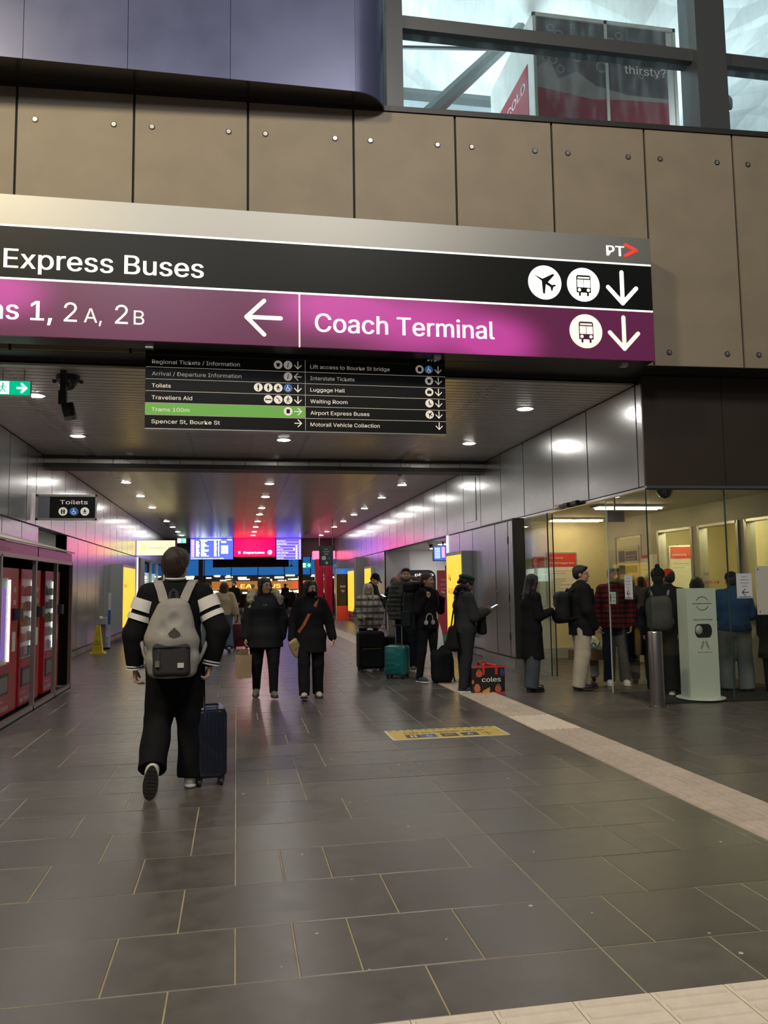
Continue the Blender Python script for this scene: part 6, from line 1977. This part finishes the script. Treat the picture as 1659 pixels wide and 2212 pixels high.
for q in range(5):
    m_ = MB(); z0 = .10 + q * .085
    m_.bar((-.14, z0 + .07), (-.03 + q * .01, z0 + .07), .008, -.121, .004); m_.bar((-.03 + q * .01, z0 + .07), (.10, z0 - .03 + .06), .008, -.121, .004) if q % 2 else m_.bar((-.03 + q * .01, z0 + .07), (.12, min(z0 + .16, .48)), .008, -.121, .004)
    m_.build('chevron_groove', mat('pale_teal', (.06, .32, .31), .4), t)
    m_ = MB(); m_.v = []; m_.bar((-.09, z0 + .07), (.0, z0 + .07), .008, 0, .004); m_.bar((.0, z0 + .07), (.09, z0 + .03), .008, 0, .004)
    m_.v = [(-.181 + y, x, z) for x, y, z in m_.v]; m_.build('side_groove', mat('pale_teal'), t)
t = thing('suitcase', 'maroon suitcase standing beside the woman in the beige fleece', 'suitcase', (.12, 20.3, 0))
MB().rbox(-.2, .2, -.12, .12, .06, .62, .05, 4, axis='y').build('shell', mat('maroon_shell', (.10, .01, .025), .4), t, smooth=True)
for sx in (-1, 1): MB().cyl((sx * .14, -.02, .03), (sx * .14, .02, .03), .03, n=10).build('wheel', blackp, t)
MB().tube([(-.05, 0, .6), (-.05, 0, 1.0), (.05, 0, 1.0), (.05, 0, .6)], .01, 6).build('handle', alu, t)
MB().tube([(-.18, -.14, .15), (.0, -.14, .3), (.18, -.14, .15)], .008, 5).build('strap', BLK, t)

# black bag standing by the traveller with the big rucksack
t = thing('duffel_bag', 'soft black wheeled bag standing at the feet of the rucksack woman', 'bag', (3.12, 12.15, 0), -.3)
S_ = SDF(); S_.rbox((0, 0, .25), (.165, .13, .24), .07).econe((0, 0, .45), (.13, .10), (0, .02, .56), (.09, .07), k=.05).fold(.008, 20, 8); soft('body', S_, .013, BLK2, t)
MB().tube([(.14, -.10, .5), (.18, -.13, .35), (.18, -.12, .12), (.20, -.10, .03)], .012, 6).build('strap', BLK, t); MB().tube([(-.05, .0, .58), (0, 0, .63), (.05, 0, .58)], .012, 6).build('handle', BLK, t)
m_ = MB(); m_.add([(-.05, -.10, .45), (.07, -.10, .56), (.04, -.10, .78), (-.0, -.10, .92), (-.05, -.09, .45), (.07, -.09, .56), (.04, -.09, .78), (-.0, -.09, .92)], [(0, 1, 2, 3), (7, 6, 5, 4), (0, 4, 5, 1), (1, 5, 6, 2), (2, 6, 7, 3), (3, 7, 4, 0)])
tag(m_.build('paper_sheet', mat('bright_paper', (.85, .85, .82), .5)), 'white folded paper tucked behind the black wheeled bag', 'paper').location = (3.08, 12.2, 0)

# red trimmed shopping bag
t = thing('shopping_bag', 'black cooler shopping bag with fruit print and red handles', 'shopping bag', (3.44, 10.95, 0))
S_ = SDF(); S_.rbox((0, 0, .185), (.24, .12, .185), .02).fold(.004, 15, 2); soft('body', S_, .012, mat('bag_black', (.018, .017, .018), .35, bump=.1, bscale=20), t)
rd = mat('bag_red', (.55, .03, .03), .5)
MB().box(-.238, .238, -.125, -.118, .345, .37).build('top_trim', rd, t); MB().box(-.238, .238, -.122, -.115, .0, .014).build('bottom_trim', rd, t)
for sx in (-.07, .115): MB().box(sx - .018, sx + .018, -.128, -.12, .25, .37).build('handle_strap', rd, t)
MB().tube([(-.07, -.12, .37), (-.06, -.10, .40), (.0, -.05, .395), (.115, -.12, .37)], .016, 6).build('handle', rd, t); MB().tube([(-.07, .1, .36), (-.09, .05, .41), (-.04, .0, .42), (.1, .1, .37)], .016, 6).build('handle', rd, t)
m_ = MB(); text(m_, 'coles', -.095, .155, .088, -.1285, .27, bold=.03); m_.build('lettering', white, t)
def fruit(nm, cx, cz, rx, rz_, col, leaf=False):
    m_ = MB(); m_.poly([(cx + rx * math.cos(a) * (1 - .18 * math.sin(a)) , cz + rz_ * math.sin(a)) for a in np.linspace(0, 2 * PI, 18, endpoint=False)], -.1245, .003); o = m_.build(nm, col, t)
    if leaf: MB().poly([(cx - rx * .8, cz + rz_ * .75), (cx, cz + rz_ * 1.35), (cx + rx * .8, cz + rz_ * .75), (cx, cz + rz_ * .6)], -.1275, .002).build('leaf', mat('print_leaf', (.08, .2, .06), .5), o)
strw = mat('print_strawberry', (.55, .10, .06), .5)
fruit('strawberry', -.135, .27, .045, .05, strw, True); fruit('strawberry', .135, .06, .045, .052, strw, True); fruit('peach', -.165, .075, .045, .058, mat('print_peach', (.6, .16, .07), .5)); fruit('plum', .2, .28, .03, .05, mat('print_plum', (.04, .05, .16), .5)); fruit('peach_half', -.225, .16, .015, .03, mat('print_peach'))
m_ = MB(); m_.poly([(-.04 + .06 * math.cos(a), .055 + .06 * math.sin(a)) for a in np.linspace(-2.7, .45, 12)], -.1245, .003); m_.build('orange_slice', mat('print_orange', (.65, .3, .05), .5), t)

# ---------------------------------------------------------------- the two walking towards us
FUR = cloth('beige_fur', (.36, .32, .22), 1, .9, 90, var=.4)
def fur_extras(c):
    shc, tf, td = c['shc'], c['tf'], c['td']
    R_ = SDF()
    for s_ in (-1, 1): R_.chain([shc + td * .09 - tf * .05 + [s_ * .06, 0, 0], shc + td * .085 + [s_ * .15, -.01, 0], shc + td * .02 + tf * .045 + [s_ * .20, 0, 0], shc - td * .09 + tf * .06 + [s_ * .205, 0, 0]], [.055, .062, .062, .045], .03)
    R_.fold(.012, 70, 1, 1.0); c['add']('fur_trim', R_, .011, FUR)
    R_ = SDF(); R_.econe(c['P0'] + [0, .055, -.02], (.125, .10), c['chest'] + tf * .06, (.125, .10), k=.03).cone(c['chest'] + tf * .05, .10, c['neck'] + tf * .015, .062, .04); R_.fold(.003, 20, 4); c['add']('sweater', R_, .013, cloth('ink_sweater', (.012, .013, .018)))
    m_ = MB(); ctr = c['chest'] + tf * .172
    M = Matrix.Translation(Vector(ctr)) @ Matrix.Rotation(PI, 4, 'Z'); text(m_, '1996', 0, .0, .03, -.006, .1, 'c', .02, M); text(m_, 'LA', 0, .045, .025, -.004, .05, 'c', .02, M); c['addmb']('sweater_print', m_, mat('pale_print', (.5, .5, .48), .5))
    glasses(c)
W1 = ((.39, 11.2, 0), PI)
w1 = person('long haired woman in black fur hooded parka carrying a paper bag', W1[0], W1[1], 1.60, 1.36, SK_M, legs=((14, 8), (-8, 14)), feet=(0, 18), splay=(.02, .02), sh=1.06, female=True, fine=1.15,
       arms=(((-.30, .0, -1), (.05, .05, -1)), ((.30, -.02, -1), (.10, .16, -1))), head=(30, 2), top=dict(m=BLK2, hem=-.20, th=.035, sl=.03, puff=.016, flare=1.06, fold=.008, name='parka'), bottom=dict(m=cloth('black_legging', (.009, .009, .011)), th=.105, kn=.07, an=.05, cut=.04, fold=.003),
       shoes=(SHOEG, SOLE), hair=('vlong', H_BLK), extras=fur_extras)
def bagpos(c, i, root, d=.11):
    S0, E, Wr, wd = c['A'][i]; return toworld(root[0], root[1], (Wr + wd * d) * c['k'])
pb = bagpos(w1, 1, W1)
kraft = mat('kraft_paper', (.36, .25, .16), .8, bump=.15, bscale=30, var=.1)
t = thing('paper_bag', 'brown kraft paper carrier bag in the hand of the long haired woman', 'bag', (pb[0] - .02, pb[1], pb[2] - .44), .5)
t.scale = (.86, .86, .86)
m_ = MB(); m_.box(-.105, .105, -.065, .065, 0, .36, taper=1.06); m_.build('body', kraft, t)
MB().tube([(-.05, 0, .34), (-.045, 0, .46), (0, 0, .50), (.045, 0, .46), (.05, 0, .34)], .005, 6).build('handle', kraft, t)
m_ = MB(); m_.box(-.09, .07, -.05, .05, .35, .42, taper=.8); m_.build('parcel_inside', mat('dark_kraft', (.16, .10, .06), .8), t)
STR = cloth('orange_leather_strap', (.32, .11, .045), .5, .1)
MASK = cloth('black_mask', (.008, .008, .009), .8)
def mask_extras(c):
    hp = c['hp']; R_ = SDF(); R_.ell(hp(0, .052, .045), (.060, .066, .062), c['HR']).ell(hp(0, .0, .14), (.12, .16, .065), c['HR'], .006, 's'); c['add']('face_mask', R_, .009, MASK)
    glasses(c)
    sh_, ch = c['shc'], c['chest']; pts = [sh_ + [-.10, -.03, .075], sh_ + [-.10, .055, .045], sh_ + [-.06, .125, -.05], ch + [.02, .155, -.02], c['waist'] + [.11, .15, 0], c['P0'] + [.185, .09, .05]]
    m_ = MB()
    for p, q in zip(pts, pts[1:]):
        p, q = Vector(p), Vector(q); n_ = Vector((0, 1, .2)).normalized(); u_ = (q - p).cross(n_).normalized()
        m_.add([p - u_ * .022, p + u_ * .022, q + u_ * .022, q - u_ * .022, p - u_ * .022 + n_ * .01, p + u_ * .022 + n_ * .01, q + u_ * .022 + n_ * .01, q - u_ * .022 + n_ * .01], [(3, 2, 1, 0), (4, 5, 6, 7), (0, 1, 5, 4), (1, 2, 6, 5), (2, 3, 7, 6), (3, 0, 4, 7)])
    c['addmb']('bag_strap', m_, STR)
    m_ = MB(); R_ = SDF(); R_.cone(c['neck'] + [-.05, .02, .0], .05, c['neck'] + [.05, .02, 0], .05, .02).fold(.004, 60, 3); c['add']('scarf', R_, .011, cloth('grey_scarf', (.12, .12, .13)))
W2 = ((1.0, 11.05, 0), PI)
w2 = person('masked person in black coat with orange crossbody strap', W2[0], W2[1], 1.58, 1.14, SK_M, legs=((-4, 6), (16, 6)), feet=(0, -10), splay=(.03, .03), sh=1.02, female=True, fine=1.15,
       arms=(((-.42, -.08, -1), (-.22, .12, -1)), ((.34, -.05, -1), (.10, .30, -1))), head=(28, 0), top=dict(m=cloth('black_coat', (.010, .010, .012)), hem=-.24, th=.03, sl=.022, puff=.006, flare=1.12, fold=.006, collar=.02, name='coat'), bottom=dict(m=cloth('black_slacks', (.009, .009, .011)), th=.1, kn=.082, an=.075, cut=.03, fold=.004),
       shoes=(mat('cream_trainer', (.5, .45, .38), .6), SOLE), hair=('bob', H_BLK), extras=mask_extras)
pk = bagpos(w2, 1, W2, .10)
S_ = SDF(); R2 = rotz(.3) @ rotx(.5); S_.rbox((0, 0, -.06), (.075, .035, .13), .03, rotx(.1)).fold(.010, 30, 3)
t = thing('paper_parcel', 'crumpled brown paper parcel in the hand of the masked person', 'parcel', (pk[0] + .03, pk[1] - .02, pk[2] + .02), .4); t.rotation_euler = (0, -.55, .4); soft('wrapping', S_, .009, kraft, t)
MB().box(-.045, .05, -.042, -.034, -.06, .05).build('green_label', mat('olive_label', (.22, .24, .08), .6), t)

# ---------------------------------------------------------------- people in the middle distance
person('woman in black hooded puffer and pale jeans facing right behind the backpack man', (-.68, 19.7, 0), -1.45, 1.63, 1.1, SK_M, legs=((10, 6), (-8, 10)), female=True, head=(-8, 4), top=dict(m=BLK2, hem=-.02, th=.04, sl=.03, puff=.02, ribs=(.09, .012), hood=1, collar=.03), bottom=dict(m=LDENIM, th=.10, kn=.08, an=.075), hair=('tied', H_BLK), shoes=(SHOEW, SOLEW), fine=.8)
person('woman in beige fleece and wide blue jeans walking away', (-.28, 19.4, 0), .05, 1.63, 1.08, SK_L, legs=((14, 4), (-12, 22)), feet=(0, 25), female=True, face=False, arms=(((-.3, .1, -1), (.1, .5, -.8)), ((.34, -.05, -1), (.12, -.10, -1))), top=dict(m=BEIGE, hem=.0, th=.03, sl=.03, puff=.02, fold=.006, collar=.02), bottom=dict(m=DENIM, th=.11, kn=.10, an=.115, cut=.02, fold=.006), hair=('vlong', H_BRN), shoes=(SHOEW, SOLEW), fine=.8)
person('bearded man in dark clothes near the far end of the passage', (-.1, 35.5, 0), PI - .2, 1.76, 1.05, SK_L, head=(-25, 10), top=dict(m=BLK, hem=-.1, collar=.02), bottom=dict(m=BLK), hair=('short', H_BLK), extras=beard(H_BLK), fine=.65)
person('person with short grey hair and pale coat far down the passage', (.75, 37.5, 0), .2, 1.65, 1.1, SK_L, face=False, top=dict(m=cloth('pale_coat', (.42, .38, .33)), hem=-.25), bottom=dict(m=GREYC), hair=('short', H_GRY), fine=.65)
person('person with black cap and white top at the food court', (1.75, 44.0, 0), 2.6, 1.72, 1.1, SK_D, top=dict(m=WHT, hem=-.1), bottom=dict(m=BLK), hair=('short', H_BLK), hat=('cap', BLK), fine=.6)
fb = person('person in blue jacket at the food counter far behind', (3.15, 53.0, 0), -.2, 1.72, 1.05, SK_D, legs=((12, 4), (-10, 12)), face=False, top=dict(m=cloth('blue_jacket', (.03, .06, .16)), hem=-.02), bottom=dict(m=BLK), hair=('short', H_BLK), fine=.6)
t = thing('shoulder_bag', 'grey and green shoulder bag on the person at the food counter', 'bag', (3.25, 52.72, .78)); MB().rbox(-.25, .3, -.1, .1, 0, .3, .06, axis='y').build('body', cloth('olive_bag', (.2, .2, .1)), t); MB().rbox(-.2, .45, -.12, .08, .28, .42, .05, axis='y').build('jacket_roll', GREYC, t); MB().tube([(-.2, 0, .4), (-.1, .05, .75), (.05, .1, .9)], .02, 6).build('strap', GREYC, t)

# ---------------------------------------------------------------- the queue
def old_extras(c):
    glasses(c); m_ = MB(); sh_, ch = c['shc'], c['chest']
    for s_ in (-1, 1):
        a, b, d_ = sh_ + [s_ * .05, .06, .055], sh_ + [s_ * .115, .075, -.01], ch + [s_ * .02, .155, -.03]
        m_.add([tuple(a), tuple(b), tuple(d_), tuple(a + [0, .015, 0]), tuple(b + [0, .02, 0]), tuple(d_ + [0, .02, 0])], [(0, 1, 2), (5, 4, 3), (0, 3, 4, 1), (1, 4, 5, 2), (2, 5, 3, 0)])
    c['addmb']('lapel', m_, cloth('cream_fleece', (.58, .53, .43)))
    m_ = MB(); m_.tube([tuple(c['neck'] + [0, .055, -.02]), tuple(c['chest'] + [0, .13, .03])], .035, 8); c['addmb']('inner_top', m_, BLK)
    m_ = MB(); R_ = SDF(); R_.econe(c['P0'] + [0, 0, -.115], (.212, .165), c['P0'] + [0, 0, -.09], (.212, .165), k=.002); R_.ops.append(('c', (lambda P, z0=c['P0'][2] - .105: np.abs(P[:, 2] - z0) - .018), .002)); c['add']('hem_band', R_, .011, cloth('cream_fleece'))
person('white haired woman in cream and black plaid jacket waiting in line', (2.45, 15.0, 0), PI - .1, 1.54, 1.12, SK_L, female=True, head=(4, 8), arms=(((-.3, .0, -1), (.12, .12, -1)), ((.30, .0, -1), (-.42, .80, -.45))), top=dict(m=PLAIDW, hem=-.12, th=.032, sl=.024, puff=.01, flare=1.05), bottom=dict(m=BLK, th=.1, kn=.08, an=.075), hair=('long', H_WHT), extras=old_extras, curl=1.0)
person('man in black cap and black hoodie looking down at a phone', (3.1, 18.95, 0), -2.15, 1.80, 1.08, SK_L, head=(4, -38), lean=8, arms=(((-.1, .3, -1), (.3, 1, .25)), ((.2, .2, -1), (-.2, .9, .2))), top=dict(m=BLK, hem=-.08, th=.03, sl=.02, hood=1), bottom=dict(m=BLK), hair=('short', H_BLK), hat=('cap', BLK))
def padlogo(c): pass
person('woman in black padded jacket and grey trousers smiling down', (3.68, 18.4, 0), 2.55, 1.70, 1.12, SK_L, female=True, head=(12, -32), lean=6, arms=(((-.24, .15, -1), (.35, .75, -.15)), ((.25, .0, -1), (-.25, .7, -.2))), top=dict(m=BLK2, hem=-.04, th=.04, sl=.03, puff=.018, ribs=(.085, .012), collar=.03), bottom=dict(m=GREYC, th=.11, kn=.1, an=.1, cut=.02), hair=('vlong', H_LBR))
phone('phone held between the cap man and the padded jacket woman', (3.33, 18.25, 1.27), .5, .4, blackp)
person('tall man in dark camouflage padded jacket standing in line', (2.98, 14.05, 0), 2.75, 1.80, 1.02, SK_L, head=(18, 4), arms=(((-.24, .08, -1), (.15, .35, -.9)), ((.26, .0, -1), (-.1, .28, -.9))), top=dict(m=CAMO, hem=-.06, th=.04, sl=.03, puff=.018, ribs=(.075, .012), collar=.045), bottom=dict(m=NAVY, th=.105, kn=.085, an=.08), hair=('short', H_DBR), shoes=(SHOEG, SOLEW), extras=beard(hairm('stubble', (.10, .06, .045))))
person('brown haired person mostly hidden behind the big rucksack', (3.22, 14.6, 0), 2.4, 1.66, 1.0, SK_L, female=True, top=dict(m=BLK, hem=-.05), bottom=dict(m=NAVY), hair=('long', H_BRN), fine=.8)
BPW = ((2.93, 12.25, 0), -2.55)
def bpw_extras(c):
    for i in (0, 1):
        s_ = (-1, 1)[i]; m_ = MB(); m_.tube([tuple(c['shc'] + [s_ * .10, -.05, .06]), tuple(c['shc'] + [s_ * .11, .06, .045]), tuple(c['shc'] + [s_ * .115, .12, -.06]), tuple(c['chest'] + [s_ * .13, .12, -.06]), tuple(c['waist'] + [s_ * .16, .0, 0])], .02, 8); c['addmb']('rucksack_strap', m_, cloth('strap_purple', (.06, .03, .05)))
bw = person('woman in black carrying a large green black rucksack, hands on the straps', BPW[0], BPW[1], 1.68, 1.0, SK_L, legs=((6, 4), (-4, 6)), female=True, head=(18, 2), arms=(((-.42, .15, -1), (.42, .55, 1.0)), ((.42, .15, -1), (-.42, .55, 1.0))), top=dict(m=BLK, hem=-.08, th=.022, sl=.016), bottom=dict(m=cloth('black_tights', (.012, .012, .014)), th=.095, kn=.065, an=.05, cut=.05, fold=.002), shoes=(mat('dark_runner', (.03, .05, .06), .6), SOLEW), hair=('tied', H_BRN), extras=bpw_extras, curl=1.1)
rk = thing('rucksack', 'large dark green and black travel rucksack on the woman in black', 'rucksack', BPW[0], BPW[1])
rg = cloth('dark_green_nylon', (.020, .028, .026), .55, .2, 200)
S_ = SDF(); S_.rbox((0, -.27, 1.10), (.17, .13, .31), .08).econe((0, -.27, .86), (.15, .12), (0, -.28, .80), (.14, .11)).ell((0, -.30, 1.10), (.16, .13, .25), None, .04).fold(.010, 20, 5); soft('main_sack', S_, .013, rg, rk)
S_ = SDF(); S_.rbox((0, -.25, 1.47), (.18, .15, .085), .06).fold(.010, 22, 7); soft('top_lid', S_, .012, cloth('black_nylon', (.012, .013, .013), .5), rk)
S_ = SDF(); S_.rbox((0, -.42, 1.05), (.12, .05, .16), .04); soft('front_pocket', S_, .012, rg, rk)
for sx in (-1, 1):
    MB().tube([(sx * .1, -.12, 1.42), (sx * .12, -.40, 1.42), (sx * .12, -.46, 1.2), (sx * .11, -.44, .9)], .009, 6).build('compression_strap', BLK, rk)
    MB().rbox(sx * .19 - .035, sx * .19 + .035, -.36, -.18, .86, 1.1, .03).build('side_pocket', rg, rk)
hp_ = toworld(BPW[0], BPW[1], (.14, .17, .98))
t = thing('headphones', 'pale headphones hanging from the rucksack strap', 'headphones', tuple(hp_), BPW[1])
MB().tube([(.075 * math.cos(a), 0, .085 * math.sin(a)) for a in np.linspace(-.6, PI + .6, 16)], .008, 6).build('band', mat('pale_gold', (.45, .40, .34), .4), t)
for sx in (-1, 1): MB().lathe([(.02, 0), (.036, .005), (.036, .022), (.028, .03)], n=14, M=Matrix.Translation((sx * .065, 0, -.05)) @ Matrix.Rotation(sx * PI / 2, 4, 'Y')).build('ear_cup', mat('pale_gold'), t, smooth=True)

# curly haired woman with green beret and phone
BER = ((3.18, 11.05, 0), -PI / 2 + .1)
ber = person('curly haired woman in green beret and charcoal fleece using a phone', BER[0], BER[1], 1.62, 1.16, SK_D, legs=((3, 4), (-4, 5)), female=True, head=(0, -22), arms=(((-.12, .22, -1), (.35, 1.0, .30)), ((.14, .28, -1), (-.30, 1.0, .32))), top=dict(m=CHAR, hem=-.05, th=.03, sl=.024, puff=.012, collar=.035), bottom=dict(m=cloth('dark_jogger', (.022, .024, .03)), th=.11, kn=.085, an=.06, cut=.06), hair=('curly', H_BLK), hat=('beret', cloth('green_beret', (.02, .05, .032), .95, .4)), shoes=(mat('navy_runner', (.02, .02, .06), .6), SOLEW), curl=.9)
pp = (toworld(BER[0], BER[1], (ber['A'][0][2] + ber['A'][1][2]) / 2 * ber['k']) + toworld((0, 0, 0), BER[1], (0, .16, .06)))
phone('silver phone in the hands of the woman with the beret', pp, BER[1], .45)
t = thing('handbag', 'black tote bag hanging behind the woman with the beret', 'bag', (2.98, 10.98, .62), BER[1]); S_ = SDF(); S_.econe((0, 0, .02), (.19, .075), (0, 0, .26), (.10, .05)).fold(.006, 25, 2); soft('body', S_, .012, BLK, t); MB().tube([(-.06, 0, .26), (-.03, .03, .5), (.0, .1, .78), (.03, .05, .5), (.06, 0, .26)], .012, 6).build('strap', BLK, t)
t = thing('handbag', 'small olive and black pouch in front of the woman with the beret', 'bag', tuple(toworld(BER[0], BER[1], (.05, .24, .80))), BER[1]); S_ = SDF(); S_.rbox((0, 0, .12), (.1, .05, .13), .04).fold(.004, 25, 3); soft('body', S_, .012, BLK2, t); MB().box(-.09, .09, .03, .056, .14, .24).build('olive_flap', cloth('olive_flap', (.20, .17, .10)), t)

# woman in the long black coat
COT = ((4.1, 10.86, 0), -PI / 2 + .12)
def coat_extras(c): pass
cot = person('woman in long black coat and wide grey trousers looking at her phone', COT[0], COT[1], 1.62, 1.0, SK_L, legs=((4, 3), (-4, 4)), female=True, head=(0, -14), arms=(((-.12, .1, -1), (.45, .9, .18)), ((.14, .12, -1), (-.25, 1.0, .30))), top=dict(m=cloth('black_wool_coat', (.009, .009, .011), .9, .3, 200), hem=-.44, th=.028, sl=.02, flare=1.18, collar=.02, name='coat'), bottom=dict(m=cloth('slate_trouser', (.055, .065, .085)), th=.1, kn=.10, an=.11, cut=.05, fold=.004), shoes=(SHOEB, SHOEB), hair=('long', H_BLK), curl=.9)
pp = toworld(COT[0], COT[1], cot['A'][1][2] * cot['k'] + np.array([-.04, .14, .07])); phone('white phone in the hand of the woman in the long coat', pp, COT[1], .5, white)

# man with glasses and black rucksack
GLS = ((4.83, 10.8, 0), -PI / 2 - .12)
gls = person('man with glasses in black jacket and khaki trousers at the kiosk door', GLS[0], GLS[1], 1.74, 1.18, SK_M, legs=((4, 3), (-5, 5)), head=(-16, 0), arms=(((-.2, .05, -1), (.1, .40, -.9)), ((.22, .05, -1), (-.15, .45, -.9))), top=dict(m=BLK, hem=-.16, th=.034, sl=.026, puff=.008, hood=1, fold=.006), bottom=dict(m=KHAKI, th=.11, kn=.095, an=.088, cut=.02, fold=.009), hair=('short', H_BLK), shoes=(mat('black_trainer', (.012, .012, .013), .5), SOLE), extras=glasses, curl=.9)
t = thing('backpack', 'black backpack on the man with glasses', 'backpack', GLS[0], GLS[1]); S_ = SDF(); S_.rbox((0, -.27, 1.16), (.16, .10, .22), .08).ell((0, -.33, 1.08), (.14, .09, .15), None, .04).fold(.006, 20, 3); soft('body', S_, .013, BLK2, t); MB().tube([(-.08, -.2, 1.36), (0, -.19, 1.42), (.08, -.2, 1.36)], .012, 6).build('loop', BLK, t)
for sx in (-1, 1): MB().tube([(sx * .1, -.17, 1.38), (sx * .13, -.02, 1.47), (sx * .13, .13, 1.40), (sx * .15, .15, 1.2), (sx * .19, -.05, 1.02), (sx * .14, -.2, 1.0)], .018, 8).build('strap', BLK, t)

# ---------------------------------------------------------------- people inside the kiosk
person('grey bearded man in dark red plaid shirt inside the kiosk', (5.52, 11.15, 0), 2.85, 1.72, 1.1, SK_M, head=(18, 0), arms=(((-.2, .0, -1), (.1, .35, -.95)), ((.32, -.02, -1), (-.05, .3, -.9))), top=dict(m=PLAIDR, hem=-.1, th=.03, sl=.026, puff=.006), bottom=dict(m=NAVY, th=.105, kn=.085, an=.08, cut=.03), hair=('short', H_GRY), shoes=(SHOEW, SOLEW), extras=beard(H_GRY))
t = thing('parcel_trolley', 'grey trolley bag carrying a flat brown box beside the plaid man', 'trolley', (5.26, 11.62, 0), .2); MB().rbox(-.16, .16, -.1, .1, .07, .34, .05, axis='y').build('bag', GREYC, t)
for sx in (-1, 1): MB().cyl((sx * .12 - .012, 0, .035), (sx * .12 + .012, 0, .035), .035, n=12).build('wheel', blackp, t)
t = thing('cardboard_box', 'flat brown cardboard box resting on the grey trolley bag', 'box', (5.26, 11.58, .34), .2); MB().box(-.24, .24, -.16, .16, .0, .15).build('carton', mat('cardboard', (.20, .12, .06), .8), t); MB().box(-.24, .24, -.162, -.158, .145, .152).build('lid_edge', kraft, t)
t = thing('plastic_bag', 'white plastic bag with green print on top of the brown box', 'bag', (5.28, 11.55, .49), .2); S_ = SDF(); S_.ell((0, 0, .05), (.20, .13, .10)).ell((.05, 0, .12), (.1, .08, .08), None, .04).below(.004).fold(.014, 22, 4); soft('body', S_, .012, mat('white_plastic', (.6, .62, .55), .35), t)
m_ = MB(); m_.ring(-.02, .07, .03, .05, -.128, n=16, a0=0, a1=300); m_.bar((.05, .03), (.1, .11), .02, -.12); m_.build('green_print', mat('green_print'), t)
person('dark coated person with black hair turned to the counter in the kiosk', (5.95, 11.2, 0), -.5, 1.58, 1.15, SK_M, face=False, female=True, top=dict(m=BLK, hem=-.45, flare=1.1, name='coat'), bottom=dict(m=BLK), hair=('long', H_BLK))
BNE = ((5.64, 10.08, 0), -.45)
person('person in black bobble beanie with grey backpack in the kiosk queue', BNE[0], BNE[1], 1.66, 1.05, SK_M, legs=((5, 4), (-4, 5)), face=False, head=(-20, 0), top=dict(m=BLK, hem=-.1, th=.03, sl=.026, collar=.03), bottom=dict(m=BLK, th=.115, kn=.1, an=.1, cut=.05, fold=.006), hair=('short', H_BLK), hat=('beanie', cloth('black_knit', (.012, .012, .012), 1, .6, 90)), shoes=(SHOEW, SOLEW))
t = thing('backpack', 'dark grey backpack on the person with the bobble beanie', 'backpack', BNE[0], BNE[1]); S_ = SDF(); S_.rbox((-.02, -.26, 1.08), (.165, .11, .23), .09).ell((-.02, -.34, 1.0), (.13, .06, .13), None, .02).fold(.006, 20, 9); soft('body', S_, .013, cloth('grey_pack', (.07, .07, .065)), t)
for sx in (-1, 1): MB().tube([(sx * .1, -.16, 1.32), (sx * .13, -.02, 1.41), (sx * .13, .13, 1.34), (sx * .16, .1, 1.1), (sx * .15, -.15, .95)], .018, 8).build('strap', GREYC, t)
MB().tube([(-.05, -.19, 1.3), (0, -.18, 1.35), (.05, -.19, 1.3)], .01, 6).build('loop', BLK, t)
person('person in bright red cap and dark jacket at the ticket window', (6.17, 10.75, 0), -.7, 1.66, 1.05, SK_D, head=(50, -4), top=dict(m=BLK, hem=-.1), bottom=dict(m=BLK), hair=('short', H_BLK), hat=('cap', cloth('red_cap', (.72, .05, .02))))
person('person in blue jacket and grey jeans at the right ticket window', (6.72, 10.05, 0), -.35, 1.60, 1.2, SK_M, legs=((4, 4), (-3, 4)), face=False, head=(0, -8), arms=(((-.3, .25, -1), (.2, 1, .1)), ((.3, .25, -1), (-.2, 1, .1))), top=dict(m=cloth('royal_blue_jacket', (.018, .05, .14)), hem=-.04, th=.04, sl=.03, puff=.014, collar=.03), bottom=dict(m=GDENIM, th=.11, kn=.10, an=.105, cut=.02, fold=.008), hair=('short', H_BLK), hat=('plainbeanie', BLK), shoes=(mat('tan_shoe', (.25, .2, .14), .6), SOLE))
person('person in long black coat beside the blue jacketed person', (6.62, 10.75, 0), -.6, 1.55, 1.15, SK_M, face=False, female=True, top=dict(m=BLK, hem=-.40, flare=1.1, name='coat'), bottom=dict(m=BLK), hair=('bob', H_BLK))
person('person in very dark coat at the right picture edge behind glass', (7.12, 9.72, 0), -.3, 1.56, 1.3, SK_M, face=False, top=dict(m=BLK, hem=-.40, flare=1.2, name='coat'), bottom=dict(m=BLK), hair=('short', H_BLK))
